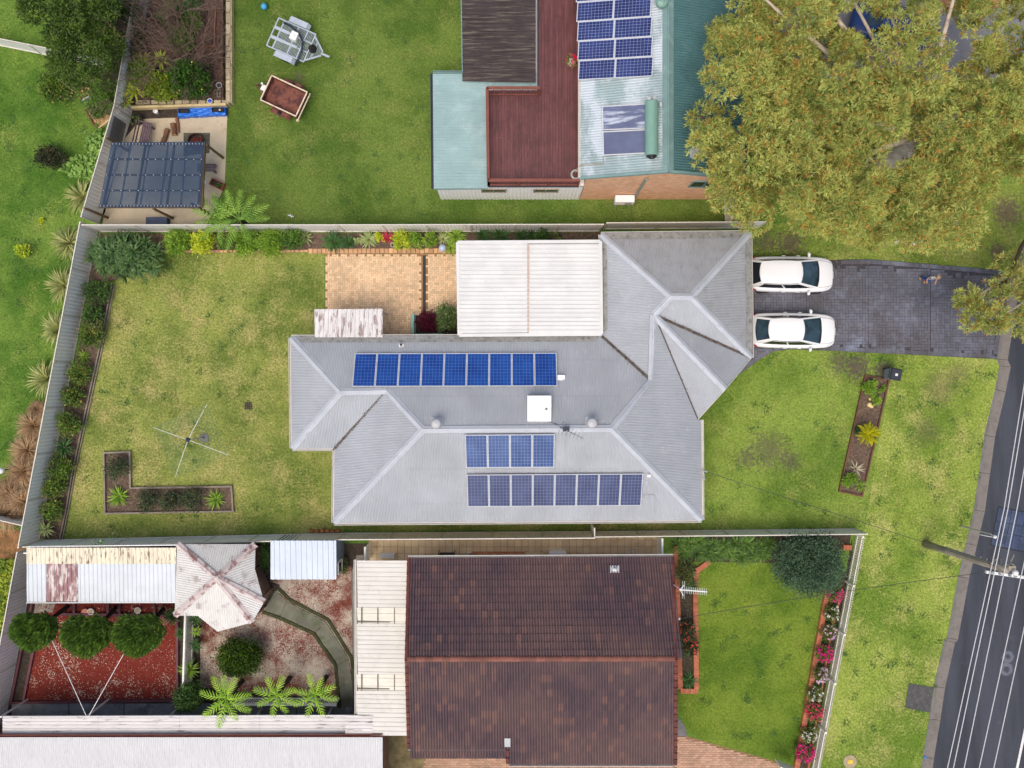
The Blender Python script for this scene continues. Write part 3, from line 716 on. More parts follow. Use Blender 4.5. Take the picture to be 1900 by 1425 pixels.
guard('A', 'K', 'north'); guard('L', 'O', 'garage_north'); guard('O', 'p', 'garage_east'); guard('K', 'L', 'west_wing')
# walls, fascia soffit, openings
def inset_pts(px, z, d=.5):
    pp = [P(x, y, E).xy for x, y in px]; n = len(pp); ar = sum(pp[i].x * pp[(i + 1) % n].y - pp[(i + 1) % n].x * pp[i].y for i in range(n)); sgn = 1 if ar > 0 else -1; out = []
    for i in range(n):
        a, b, c = pp[i - 1], pp[i], pp[(i + 1) % n]; t0, t1 = (b - a).normalized(), (c - b).normalized()
        n0, n1 = Vector((-t0.y, t0.x)) * sgn, Vector((-t1.y, t1.x)) * sgn; m = (n0 + n1) / max(.3, 1 + n0.dot(n1)); out.append(b + m * d)
    return out
OUT = [(540, 626), (1117, 624), (1115, 435), (1391, 432), (1394, 664), (1296, 779), (1302, 965), (620, 970), (621, 832), (542, 832)]
MB().prism(inset_pts(OUT, E, .5), -.1, 2.42).build('wall', M_wall_r, house)
MB().prism(inset_pts(OUT, E, .03), 2.425, 2.45).build('soffit', mat('soffit_cream', (214, 208, 196), .7, .05, 3), house)
gw = inset_pts(OUT, E, .5)
S_, T_, p_ = VP['S'], VP['T'], VP['p']
gb = MB(); q = [p_ - (p_ - T_) * .04, T_ + (p_ - T_) * .04, S_ - Vector((0, 0, .08))]; inw = Vector((-1, 1, 0)).normalized() * .06
gb.add([v + inw for v in q], [(0, 1, 2)]); gb.build('gable_wall', M_wall_r, house)
for a, b in ((p_, S_), (S_, T_)): MB().bar(a - Vector((0, 0, .04)), b - Vector((0, 0, .04)), .03, .16).build('barge_board', M_gutter_w, house)
def wall_window(parent, c, w, h, face_dir, m_frame=M_frame_w, name='window', panes=2):
    """window set in a wall: frame, panes"""
    f = Vector((face_dir[0], face_dir[1], 0)).normalized(); t = Vector((-f.y, f.x, 0)); c = Vector(c); fr = MB()
    for s in (-1, 1): fr.bar(c + t * s * w / 2 - Vector((0, 0, h / 2)) + f * .02, c + t * s * w / 2 + Vector((0, 0, h / 2)) + f * .02, .06, .06)
    for s in (-1, 1): fr.bar(c - t * (w / 2 - .03) + Vector((0, 0, s * h / 2)) + f * .022, c + t * (w / 2 - .03) + Vector((0, 0, s * h / 2)) + f * .022, .06, .06)
    for k in range(1, panes): x = -w / 2 + w * k / panes; fr.bar(c + t * x - Vector((0, 0, h / 2 - .03)) + f * .018, c + t * x + Vector((0, 0, h / 2 - .03)) + f * .018, .04, .04)
    fo = fr.build(name, m_frame, parent)
    for k in range(panes):
        x = -w / 2 + w * (k + .5) / panes; pb = MB(); pb.bar(c + t * (x - w / panes / 2 + .03) + f * .012, c + t * (x + w / panes / 2 - .03) + f * .012, .02, h - .06); pb.build('pane', M_glass, fo)
    return fo
gx = gw[3].x + .005
M_door = mat('garage_panel', (206, 200, 190), .55, .06, 2)
for yc, w in ((P(0, 508).y, 2.5), (P(0, 615).y, 2.5)):
    d = MB(); d.box((gx + .01, yc - .1, 1.1), (.03, w, 2.2)); do = d.build('garage_door', M_door, house)
    for k in range(4): MB().box((gx + .035, yc - .1, .3 + k * .54), (.02, w - .1, .48)).build('door_panel', M_door, do)
for px in (700, 850, 1000, 1180): wall_window(house, (P(px, 0, E).x, gw[7].y - .01, 1.45), 1.6, 1.1, (0, -1))
for px in (680, 900): wall_window(house, (P(px, 0, E).x, gw[0].y + .01, 1.45), 1.5, 1.1, (0, 1))
wall_window(house, (gw[0].x - .01, P(0, 720, E).y, 1.45), 1.8, 1.2, (-1, 0)); wall_window(house, (gw[6].x + .01, P(0, 880, E).y, 1.45), 2.2, 1.3, (1, 0), panes=3)

# patio cover
def post(mb, p, z1, w=.09): mb.box((p.x, p.y, z1 / 2), (w, w, z1))
M_cream = mat('cream_steel', (218, 218, 215), .5, .05, 1.0, stains=[((170, 160, 146), 5, .62, .74, .5, (1, 1, 1)), ((96, 84, 72), 11, .72, .8, .6, (1, 1, 1))])
pc = thing('patio_cover', 'flat cream ribbed steel patio roof in two bays against the house', 'patio cover', P(980, 540))
z = 2.75
for a, b in ((851, 979), (981, 1113)):
    q = [P(a, 453, z), P(b, 452, z), P(b, 617, z + .06), P(a, 618, z + .06)]
    corrug(q, .21, .045, [(0, 0), (.5, 0), (.58, 1), (.84, 1), (.92, 0)], fall=(-1, 0)).build('roof_sheet', M_cream, pc)
fm = MB(); cs = [P(849, 450, z), P(1114, 448, z), P(1116, 620, z), P(852, 622, z)]
for i in range(4): fm.bar(cs[i] + Vector((0, 0, -.02 + .004 * (i % 2))), cs[(i + 1) % 4] + Vector((0, 0, -.02 + .004 * (i % 2))), .16, .16)
fm.build('frame', M_cream, pc); jb = MB(); jb.bar(P(980, 453, z) + Vector((0, 0, .05)), P(980, 617, z) + Vector((0, 0, .06)), .11, .03); jb.build('joint_cap', mat('joint_cap', (196, 176, 160), .6, .1, 3), pc)
for px, py in ((853, 455), (980, 455), (1110, 455), (855, 600)): mb = MB(); post(mb, P(px, py, z), z - .1); mb.build('post', M_cream, pc)
lf = []
# small awning
M_rustw = mat('flaking_white_roof', (228, 224, 220), .75, .06, 1.0, stains=[((126, 92, 84), 2.2, .52, .62, .75, (3, .5, 1)), ((170, 160, 154), 9, .56, .7, .5, (2, .6, 1))], bump=.2)
aw = thing('awning', 'small flaking white corrugated awning over the back door', 'awning', P(646, 600))
q = [P(584, 574, 2.3), P(710, 573, 2.3), P(710, 626, 2.55), P(584, 626, 2.55)]; corrug(q, .22, .035, TRIM, fall=(0, 1)).build('roof_sheet', M_rustw, aw)
for px in (588, 706): mb = MB(); post(mb, P(px, 577, 2.3), 2.24, .07); mb.build('post', M_gutter_w, aw)
mb = MB(); mb.bar(P(586, 577, 2.26), P(708, 576, 2.26), .07, .09); mb.build('beam', M_gutter_w, aw)

# ---------------------------------------------------------------- solar panels
M_pv = {}
def pv_mat(key, c, c2, line):
    return mat('pv_' + key, c, .18, .12, 1.0, spec=.6, c2=c2, tone=.1), mat('pv_backing_' + key, line, .35, .05, 3)
M_alu = mat('aluminium_frame', (206, 208, 212), .4, .05, 3, spec=.6)
def panel_meshes(w, h, nx, ny, cm, bm, t=.04, gap=.012):
    f = MB(); b = .03
    for x in (-1, 1): f.box((x * (w / 2 - b / 2), 0, t / 2), (b, h, t))
    for y in (-1, 1): f.box((0, y * (h / 2 - b / 2), t / 2 + .0005), (w - 2 * b, b, t))
    s = MB(); s.box((0, 0, .012), (w - 2 * b, h - 2 * b, .02)); g = MB(); W, Hh = w - 2 * b - .02, h - 2 * b - .02; cw, ch_ = W / nx, Hh / ny
    for i in range(nx):
        for j in range(ny):
            x, y = -W / 2 + (i + .5) * cw, -Hh / 2 + (j + .5) * ch_; a, c = cw / 2 - gap / 2, ch_ / 2 - gap / 2
            g.add([(x - a, y - c, .026), (x + a, y - c, .026), (x + a, y + c, .026), (x - a, y + c, .026)], [(0, 1, 2, 3)])
    return f.mesh('frame', M_alu), s.mesh('backing_sheet', bm), g.mesh('cell_grid', cm)
def solar(nm, corners, ncol, nrow, plane, cells, mats_, labelf, group, off=.12, gap=.02, flip=False):
    q = [hit(x, y, plane, off) for x, y in corners]; o = q[0]; ux, uy = q[1] - q[0], q[3] - q[0]; n = plane[1]
    W, Hh = ux.length / ncol, uy.length / nrow; ex = ux.normalized(); ey = n.cross(ex).normalized(); up = -uy.length
    ms = panel_meshes(W - gap, Hh - gap, *cells, *mats_)
    rot = Matrix((ex, ey, n)).transposed().to_4x4()
    for r in range(nrow):
        for c in range(ncol):
            p = o + ux * ((c + .5) / ncol) + uy * ((r + .5) / nrow)
            t = thing('solar_module', labelf(c, r), 'solar panel', p, 0, group); t.matrix_basis = Matrix.Translation(p) @ rot
            for m_, nn in zip(ms, ('frame', 'backing_sheet', 'cell_grid')): link(nn, m_, t, True)
            rl = MB()
            for s in (-.28, .28): rl.box((0, s * Hh, -.04), (W, .04, .05)); rl.box((W / 2 - .0, s * Hh, .025), (.05, .05, .04))
            if r == 0 and c == 0: rail_me = rl.mesh('rail', M_alu)
            link('rail', rail_me, t, True)
ORD = ['leftmost', 'second', 'third', 'fourth', 'fifth', 'sixth', 'seventh', 'eighth', 'ninth']
def nth(c, n): return 'leftmost' if c == 0 else ('rightmost' if c == n - 1 else ORD[c] + ' from left')
A_ = pv_mat('bright', (16, 62, 146), (30, 82, 164), (100, 128, 184)); B_ = pv_mat('pale', (50, 80, 138), (72, 100, 152), (140, 152, 176)); C_ = pv_mat('dull', (54, 66, 108), (72, 84, 124), (136, 138, 152)); D_ = pv_mat('dark', (26, 40, 96), (42, 58, 118), (150, 160, 194))
solar('a', [(657, 656), (1031, 655), (1031, 717), (655, 718)], 9, 1, PL['north'], (6, 10), A_, lambda c, r: f'bright blue solar panel, {nth(c, 9)} in the row of nine, grey roof', 'bright blue panels in the upper row')
solar('b', [(863, 806), (1030, 805), (1031, 866), (864, 868)], 4, 1, PL['south'], (6, 10), B_, lambda c, r: f'pale blue solar panel, {nth(c, 4)} in the short row of four', 'pale blue panels in the short row')
solar('c', [(866, 880), (1194, 878), (1195, 938), (867, 940)], 8, 1, PL['south'], (6, 10), C_, lambda c, r: f'dull violet solar panel, {nth(c, 8)} in the lowest row of eight', 'dull blue panels in the lowest row')

# ---------------------------------------------------------------- things on the grey roof
M_white = mat('white_paint', (236, 236, 234), .45, .04, 2, stains=[((150, 146, 140), 6, .66, .76, .5, (1, 1, 1))])
n0 = PL['north'][1]
def on(px, py, pln, off=0.0): return hit(px, py, PL[pln], off)
def orient(n, rz=0.0): return n.to_track_quat('Z', 'Y').to_matrix().to_4x4() @ Matrix.Rotation(rz, 4, 'Z')
c = on(1000.5, 758, 'north', .25)
ac = thing('roof_cooler', 'square white evaporative cooler box on the grey roof', 'roof cooler', on(1000.5, 758, 'north'))
sx, sy = (on(1022, 758, 'north', .35) - on(979, 758, 'north', .35)).length, 1.18
mb = MB(); mb.prism([(c.x - sx / 2, c.y - sy / 2), (c.x + sx / 2, c.y - sy / 2), (c.x + sx / 2, c.y + sy / 2), (c.x - sx / 2, c.y + sy / 2)], c.z - .45, c.z + .02); mb.build('body', mat('cooler_side', (150, 156, 158), .6, .15, 5), ac)
lid = MB(); lid.prism([(c.x - sx / 2 - .02, c.y - sy / 2 - .02), (c.x + sx / 2 + .02, c.y - sy / 2 - .02), (c.x + sx / 2 + .02, c.y + sy / 2 + .02), (c.x - sx / 2 - .02, c.y + sy / 2 + .02)], c.z + .025, c.z + .11); lid.build('lid', M_white, ac)
mb = MB()
for k in range(9): mb.box((c.x - sx / 2 + .12 + k * .11, c.y - sy / 2 - .03, c.z - .15), (.06, .03, .22))
mb.build('louvre', mat('dark_louvre', (66, 66, 66), .7, .1, 5), ac)
mb = MB(); mb.lathe((c.x + .33, c.y - .02, c.z + .11), [(.06, 0), (.05, .03), (.01, .045)], 12); mb.build('drain_cap', mat('grey_plastic', (110, 110, 106), .6, .1, 5), ac)
M_galv = mat('galvanised', (186, 188, 190), .4, .1, 6, spec=.6, stains=[((140, 142, 146), 5, .55, .7, .5, (1, 1, 1))])
for i, (px, py) in enumerate(((811, 783), (1097, 782))):
    b = on(px, py + 2, 'north'); t = thing('roof_ventilator', ['grey turbine roof ventilator nearest the left hip of the grey roof', 'pale turbine roof ventilator beside the television antenna on the grey ridge'][i], 'roof vent', b, 0, 'turbine ventilators on the grey ridge')
    mb = MB(); mb.box(b + n0 * .03, (.62, .56, .02), M=None); 
    mb = MB(); mb.add([b + Vector((x * .3, y * .28, -y * .28 * -n0.y / n0.z * -1 + .035)) for x, y in ((-1, -1), (1, -1), (1, 1), (-1, 1))], [(0, 1, 2, 3)]); mb.build('flashing', M_cap, t)
    mb = MB(); mb.lathe(b, [(.14, -.1), (.14, .28)], 16); mb.build('collar', M_galv, t)
    mb = MB()
    for k in range(22):
        a = 2 * PI * k / 22; pts = []
        for s in range(5):
            f = s / 4; r = .16 + .11 * math.sin(PI * (.15 + .75 * f)); aa = a + f * .35; pts.append((b + Vector((r * math.cos(aa), r * math.sin(aa), .28 + .26 * f)), b + Vector((r * math.cos(aa + .22) * 1.0, r * math.sin(aa + .22), .28 + .26 * f))))
        for s in range(4): mb.add([pts[s][0], pts[s][1], pts[s + 1][1], pts[s + 1][0]], [(0, 1, 2, 3)])
    mb.build('vane', M_galv, t)
    mb = MB(); mb.lathe(b + Vector((0, 0, .53)), [(.215, 0), (.2, .03), (.1, .07), (.015, .085)], 18); mb.lathe(b + Vector((0, 0, .61)), [(.03, 0), (.025, .03), (.004, .035)], 8); mb.build('dome', M_galv, t)
# tv antenna
M_dark = mat('dark_metal', (48, 56, 70), .5, .2, 6); 
b = P(1050, 797, 4.52); t = thing('tv_antenna', 'thin television antenna with dark bracket standing on the grey ridge', 'antenna', b)
mb = MB(); mb.tube([b, b + Vector((0, 0, 1.0))], .018, 8); mb.build('mast', M_galv, t)
mb = MB(); mb.box(b + Vector((0, .03, .12)), (.3, .22, .16)); mb.build('amplifier', M_dark, t)
mb = MB(); h_ = b + Vector((0, 0, .95)); mb.tube([h_ + Vector((-.35, .16, 0)), h_ + Vector((.75, -.36, .0))], .012, 6)
for k in range(7): s = h_ + Vector((-.3 + k * .16, .138 - k * .0755, .0)); l = .32 - .03 * k; dd = Vector((.42, .9, 0)) * l; mb.tube([s - dd, s + dd], .007, 5)
mb.build('boom', M_dark, t)
mb = MB(); mb.tube([b + Vector((0, 0, .5)), b + Vector((-.02, -.55, -.18)), b + Vector((-.03, -1.1, -.42))], .012, 5); mb.build('stay', M_galv, t)
mb = MB(); mb.tube([b + Vector((0, 0, .1)), P(1030, 786, 4.42), P(1012, 780, 4.37)], .012, 5); mb.build('cable', M_dark, t)
b = on(1041, 700, 'north'); t = thing('isolator_box', 'small white isolator box at the right end of the upper panel row', 'isolator', b)
mb = MB(); mb.box(b + Vector((0, 0, .09)), (.36, .22, .1)); mb.build('box', M_white, t); mb = MB(); mb.bar(b + Vector((-.3, -.1, .06)), b + Vector((.05, -.13, .06)), .05, .04); mb.build('conduit', M_white, t)
b = on(1203, 884, 'south'); t = thing('conduit_run', 'thin grey conduit loop beside the rightmost panel of the lowest row', 'conduit', b)
mb = MB(); sp = 'south'; mb.tube([on(1196, 920, sp, .06), on(1212, 919, sp, .05), on(1217, 926, sp, .05), on(1215, 950, sp, .05)], .02, 6); mb.build('pipe', M_galv, t)
mb = MB(); mb.box(on(1204, 883, sp, .08), (.16, .14, .08)); mb.build('box', M_white, t)
b = on(745, 640, 'north'); t = thing('vent_pipe', 'small black vent pipe in white flashing near the upper roof edge', 'vent pipe', b)
mb = MB(); mb.lathe(b, [(.05, -.05), (.05, .2), (.06, .2), (.06, .23)], 10); mb.build('pipe', mat('black_plastic', (30, 30, 32), .5, .2, 6), t)
mb = MB(); mb.box(b + Vector((0, -.04, .02)), (.24, .2, .03)); mb.build('flashing', M_white, t)
# ---------------------------------------------------------------- brick wall material (courses too fine to pick apart)
def brick_mat(name, c1, c2, mortar, horiz='X'):
    k = NT(name); sp = k.n('ShaderNodeSeparateXYZ'); k.link(k.pos.outputs['Position'], sp.inputs[0]); cb = k.n('ShaderNodeCombineXYZ')
    k.link(k.math('ADD', sp.outputs['X'], sp.outputs['Y']), cb.inputs[0]); k.link(sp.outputs['Z'], cb.inputs[1])
    b = k.n('ShaderNodeTexBrick'); k.link(cb.outputs[0], b.inputs['Vector']); b.inputs['Scale'].default_value = 1.0
    b.inputs['Color1'].default_value = (*s2l(c1), 1); b.inputs['Color2'].default_value = (*s2l(c2), 1); b.inputs['Mortar'].default_value = (*s2l(mortar), 1)
    b.inputs['Brick Width'].default_value = .24; b.inputs['Row Height'].default_value = .086; b.inputs['Mortar Size'].default_value = .008; b.inputs['Bias'].default_value = 0
    k.color(k.mix(k.rng(k.noise(3, 4), .3, .7), b.outputs[0], k.mix(1.0, b.outputs[0], (.8, .78, .76), 'MULTIPLY'))); k.b.inputs['Roughness'].default_value = .85; k.bump(b.outputs['Fac'], -.4, .01); return k.m
M_brick_o = brick_mat('orange_brick', (230, 164, 118), (240, 188, 146), (222, 204, 182))
M_brick_d = brick_mat('brown_brick', (150, 96, 72), (128, 82, 64), (170, 150, 132))

# ---------------------------------------------------------------- top house (timber deck, teal roofs)
M_teal = mat('teal_roof', (148, 176, 175), .5, .08, .8, stains=[((64, 78, 76), 6, .6, .72, .75, (.5, 5, 1)), ((176, 196, 192), 1.5, .5, .7, .5, (1, 1, 1))], spec=.5)
M_teal_d = mat('sky_sheen_teal_roof', (148, 168, 170), .4, .1, .7, stains=[((196, 206, 214), .9, .42, .6, .9, (1, .6, 1)), ((60, 84, 84), 8, .62, .74, .6, (.4, 4, 1))], spec=.5)  # upper west slope: pale sky reflection painted into the colour; dark streaks are weathering
M_teal_s = mat('dark_teal_roof', (78, 116, 118), .45, .1, .7, stains=[((56, 82, 84), 5, .55, .7, .6, (.4, 4, 1)), ((150, 172, 178), 1.2, .6, .75, .4, (1, 1, 1))], spec=.5)  # east slope of the same roof, without the painted sky reflection
M_teal_c = mat('teal_trim', (118, 148, 146), .5, .1, 1.2, stains=[((150, 176, 172), 2.4, .55, .7, .5, (1, 1, 1))])
M_oldroof = mat('mouldy_dark_roof', (66, 56, 56), .85, .2, .8, stains=[((124, 116, 100), 1.6, .5, .66, .7, (.4, 6, 1)), ((44, 36, 38), 4, .52, .68, .8, (.4, 8, 1))], bump=.3)
M_deck = mat('red_deck', (100, 56, 56), .55, .18, 1.2, stains=[((134, 88, 82), 2.4, .52, .7, .55, (7, .35, 1)), ((76, 34, 32), 1.8, .55, .7, .6, (7, .3, 1))], tone=.2, bump=.25)
M_rail = mat('rail_timber', (128, 72, 58), .6, .15, 3, stains=[((92, 44, 34), 6, .55, .7, .6, (1, 1, 1))])
top = thing('deck_house', 'brick house with teal metal roofs and a red timber deck above the block', 'house', P(1150, 200))
ZW = 2.8; xw0, xw1, yw = P(818, 370).x, P(1075, 370).x, P(0, 370).y
sw = [Vector((xw0, yw, .05)), Vector((xw1, yw, .05)), Vector((xw1, yw, ZW)), Vector((xw0, yw, ZW))]
M_cbond_w = mat('white_cladding', (244, 242, 236), .5, .05, 1.5)
def wall_sheet(a, b, z0, z1, pitch=.19, amp=.02, m=None, prof=TRIM, out=1):
    """ribbed vertical cladding between ground points a and b, ribs upright"""
    a, b = Vector((a[0], a[1], 0)), Vector((b[0], b[1], 0)); d = b - a; L = d.length; t = d.normalized(); n = Vector((t.y, -t.x, 0)) * out; mb = MB(); x = 0; vs = []
    xs = []
    k = 0
    while k * pitch < L:
        for f, h in prof:
            if (k + f) * pitch < L: xs.append(((k + f) * pitch, h))
        k += 1
    xs.append((L, 0)); vs = []
    for (x, h) in xs:
        p = a + t * x + n * amp * h; vs += [(p.x, p.y, z0), (p.x, p.y, z1)]
    mb.add(vs, [(2 * i, 2 * i + 2, 2 * i + 3, 2 * i + 1) for i in range(len(xs) - 1)]); return mb
wall_sheet((xw0, yw), (xw1, yw), .02, ZW).build('cladding', M_cbond_w, top)
wall_sheet((xw0, P(0, 142, 2.9).y), (xw0, yw), .02, ZW).build('cladding', M_cbond_w, top)
MB().prism([(xw0 + .03, yw + .03), (xw1, yw + .03), (xw1, 23), (P(866, 0, 2.9).x, 23), (P(866, 0, 2.9).x, P(0, 142, 2.9).y), (xw0 + .03, P(0, 142, 2.9).y)], 0, ZW - .02).build('lower_wall', M_cbond_w, top)
for px in (916, 1013): wall_window(top, (P(px, 0, 2.2).x, yw - .02, 2.05), 1.2, .62, (0, -1), mat('taupe_frame', (150, 136, 122), .5, .05, 4))
zt = 2.92
corrug([P(803, 137, zt), P(905, 137, zt), P(905, 350, zt), P(805, 350, zt)], .16, .022, TRIM, fall=(-1, 0)).build('lower_roof', M_teal, top)
corrug([P(905.5, 137, zt), P(995, 137, zt), P(995, 164, zt), P(905.5, 164, zt)], .16, .022, TRIM, fall=(-1, 0)).build('lower_roof', M_teal, top)
gutter_run(P(803, 136, zt), P(805, 350, zt), (-1, 0, 0), M_dark, top); gutter_run(P(803, 136, zt), P(856, 136, zt), (0, 1, 0), M_teal_c, top)
MB().bar(P(805, 351, zt - .06), P(905, 350, zt - .06), .03, .14).build('fascia', M_teal_c, top)
zb = 3.1
corrug([P(855, -60, zb + .1), P(994, -60, zb + .1), P(994, 153, zb + .1), P(858, 151, zb)], .2, .035, RIB, fall=(-1, 0)).build('old_roof', M_oldroof, top)
MB().bar(P(855, -60, zb + .05), P(858, 137, zb), .05, .12).build('fascia', M_teal_c, top)
zd = 2.95; base = MB(); base.prism([p.xy for p in poly([(906, 168), (997, 168), (997, -60), (1076, -60), (1074, 346), (906, 346)], zd)], zd - .2, zd - .036); base.build('deck_frame', M_dark, top)
it = []; px = 904.0; ya, yb = P(0, 345, zd).y, 21.5; pw = .14; x = P(904, 0, zd).x; xe = P(1073, 0, zd).x; xm = P(996, 0, zd).x; ym = P(0, 167, zd).y
while x < xe - .05:
    t_ = yb if x > xm else ym; n_ = 2
    cuts = [ya] + sorted(R.uniform(ya + 1, t_ - 1) for _ in range(1 if x <= xm else 2)) + [t_]
    for a, b in zip(cuts, cuts[1:]): it.append((x + pw / 2, (a + b) / 2, zd - .03, pw - .007, b - a - .008, .03 + R.uniform(-.002, .002), 0))
    x += pw
pieces(top, 'plank', it, M_deck, 300, .02, .1)
def railing(pts, z, hgt=1.0, posts=3, label_parent=top):
    mb = MB(); A = [Vector(p) for p in pts]
    for a, b in zip(A, A[1:]):
        mb.bar(a + Vector((0, 0, hgt)), b + Vector((0, 0, hgt)), .14, .045); mb.bar(a + Vector((0, 0, .12)), b + Vector((0, 0, .12)), .06, .06)
        n = max(1, int((b - a).length / 1.45))
        for i in range(n + 1): p = a.lerp(b, i / n); mb.box((p.x, p.y, p.z + hgt / 2 - .015), (.09, .09, hgt - .04))
    o = mb.build('railing', M_rail, label_parent); g = MB()
    for a, b in zip(A, A[1:]):
        n = int((b - a).length / .12)
        for i in range(n): p = a.lerp(b, (i + .5) / n); g.box((p.x, p.y, p.z + .56), (.02, .02, .82))
    g.build('baluster', M_rail, o)
railing([P(1000, 177, zd), P(905, 177, zd), P(907, 344, zd), P(1072, 344, zd)], zd)
# upper roof
zE, zR = 4.1, 5.3; yS = 9.83; xl, xr_, xR = 3.27, 11.15, 7.2; yN = 24
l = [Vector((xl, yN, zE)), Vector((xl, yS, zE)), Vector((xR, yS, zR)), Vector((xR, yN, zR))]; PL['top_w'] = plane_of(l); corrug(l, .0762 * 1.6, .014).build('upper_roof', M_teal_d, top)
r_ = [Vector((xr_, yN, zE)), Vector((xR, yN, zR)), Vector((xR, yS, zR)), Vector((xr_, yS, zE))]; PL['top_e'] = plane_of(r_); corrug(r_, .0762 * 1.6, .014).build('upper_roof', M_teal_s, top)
mb = MB(); cap_line(mb, (xR, yS, zR + .02), (xR, yN, zR + .02), .26, .07, .04); mb.build('ridge_cap', M_teal_c, top)
mb = MB()
for a, b in (((xl, zE), (xR, zR)), ((xR, zR), (xr_, zE))): mb.bar((a[0], yS - .04, a[1]), (b[0], yS - .04, b[1]), .12, .18, up=Vector((0, 0, 1)))
mb.build('barge_capping', M_teal_c, top); gutter_run((xl, yN, zE), (xl, yS, zE), (-1, 0, 0), M_gutter_w, top)
MB().add([(xl + .25, yw, 0), (xr_ - .3, yw, 0), (xr_ - .3, yw, zE + .02), (xR, yw, zR - .08), (xl + .25, yw, zE + .02)], [(0, 1, 2, 3, 4)]).build('wall', M_brick_o, top)
MB().box(((xl + xr_) / 2, (yw + yN) / 2 + .02, zE / 2), (xr_ - xl - .55, yN - yw, zE)).build('wall', M_brick_o, top)
wall_window(top, (P(1306, 0, 3.2).x, yw - .01, 3.3), 1.3, 1.1, (0, -1), M_teal_c)
dp = MB(); dp.tube([(6.32, yw - .1, 4.5), (6.35, yw - .09, 1.25), (6.35, yw - .09, .02)], .05, 8); dp.build('downpipe', M_teal_c, top)
a_ = thing('air_conditioner', 'pale outdoor air conditioner box against the orange brick wall', 'air conditioner', (P(1159, 0, 1.1).x, yw - .2, .5)); c = Vector((P(1159, 0, 1.1).x, yw - .24, .9))
mb = MB(); mb.box(c, (.98, .36, .62)); mb.build('case', M_white, a_); mb = MB()
for k in range(8): mb.box(c + Vector((.06 + k * .045, -.185, -.05)), (.02, .012, .4))
mb.build('grille', mat('dark_grille', (110, 110, 108), .6, .1, 5), a_); mb = MB()
for s in (-.35, .35): mb.box((c.x + s, c.y + .05, .3), (.05, .4, .6 - .02))
mb.build('bracket', M_galv, a_)
solar('d', [(1069, -31), (1207, -43), (1211, 138), (1074, 149)], 2, 5, PL['top_w'], (10, 6), D_, lambda c, r: f'dark blue panel on the teal roof, {"left" if c == 0 else "right"} column, {("topmost", "second", "third", "fourth", "lowest")[r]} row', 'dark panels on the teal roof', .14, .015)
# solar hot water
hw = thing('solar_water_heater', 'solar water heater with two collectors and teal tank on the teal roof', 'water heater', on(1160, 240, 'top_w')); pw_ = PL['top_w']
for i, (ys, m_) in enumerate((((198, 241, 193, 238), mat('streaked_collector', (100, 108, 138), .15, .15, 1, stains=[((206, 214, 230), 1.2, .46, .66, .8, (.5, 4, 1))], spec=.7)), ((245, 288, 241, 284), mat('grey_collector', (96, 104, 132), .2, .12, 1.2, spec=.7)))):
    q = [hit(1118 + i, ys[0], pw_, .1), hit(1198, ys[2], pw_, .1), hit(1198, ys[3], pw_, .1), hit(1119 + i, ys[1], pw_, .1)]; n = pw_[1]
    mb = MB(); mb.add([v for v in q] + [v - n * .08 for v in q], [(0, 3, 2, 1), (0, 1, 5, 4), (1, 2, 6, 5), (2, 3, 7, 6), (3, 0, 4, 7)]); co = mb.build('collector', m_, hw, smooth=False)
    fr = MB()
    for k in range(4): fr.bar(q[k] + n * .01, q[(k + 1) % 4] + n * (.01 + .002 * (k % 2)), .045, .05, up=n)
    fr.build('collector_frame', M_alu, co)
M_tank = mat('teal_tank', (124, 164, 150), .35, .06, 1.5)
ta, tb = hit(1209, 188, pw_, .38), hit(1209, 289, pw_, .38); mb = MB(); d = (tb - ta); r = .31
mb.tube([ta, ta + d * .02, ta + d * .98, tb], [r * .86, r, r, r * .86], 20); mb.build('tank', M_tank, hw, smooth=False)
mb = MB(); mb.tube([tb, tb + d * .025], [r * .8, r * .7], 16); mb.tube([tb + d * .02, tb + d * .05], [.16, .14], 10); mb.build('end_cap', mat('black_plastic', (30, 30, 32), .5, .2, 6), hw)
mb = MB()
for s in (-.12, .12): mb.lathe(ta + Vector((s, .12, .05)), [(.05, 0), (.1, .02), (.1, .06), (.05, .08)], 12)
mb.box(ta + Vector((.42, -.15, .0)), (.1, .2, .1)); mb.build('valve', M_galv, hw)
mb = MB(); mb.tube([hit(1119, 290, pw_, .06), hit(1120, 304, pw_, .05), hit(1078, 306, pw_, .05), hit(1072, 312, pw_, -.1), hit(1068, 320, pw_, -.4)], .022, 6); mb.build('pipe', mat('copper_pipe', (176, 160, 140), .5, .1, 5), hw)
# vents, dish
b = on(1226, 8, 'top_w'); t = thing('roof_ventilator', 'teal domed roof ventilator at the top edge beside the dark panels', 'roof vent', b); mb = MB(); mb.lathe(b, [(.2, -.15), (.2, .25), (.29, .26), (.29, .36), (.22, .42), (.05, .48), (.01, .49)], 18); mb.build('dome', M_tank, t, smooth=False)
mb = MB(); mb.lathe(b + Vector((0, 0, .42)), [(.12, 0), (.11, .07), (.01, .1)], 12); mb.build('cap', M_teal_c, t)
b = on(1283, 290, 'top_e'); t = thing('satellite_dish', 'oval grey satellite dish on the dark teal roof near the tree', 'satellite dish', b)
mb = MB(); ctr = on(1296, 280, 'top_e', .45); nrm = Vector((-.75, -.1, .55)).normalized(); M3 = nrm.to_track_quat('Z', 'Y').to_matrix().to_4x4()
mb.lathe(ctr, [(.02, -.09), (.2, -.07), (.36, -.02), (.46, .04), (.47, .045), (.45, .05), (.35, 0), (.2, -.05), (.02, -.07)], 22, M=(M3 @ Matrix.Diagonal((.72, 1.15, 1, 1))).to_3x3()); mb.build('dish', mat('dish_grey', (160, 168, 170), .45, .1, 2, stains=[((206, 206, 200), 2, .5, .7, .5, (1, 1, 1))]), t)
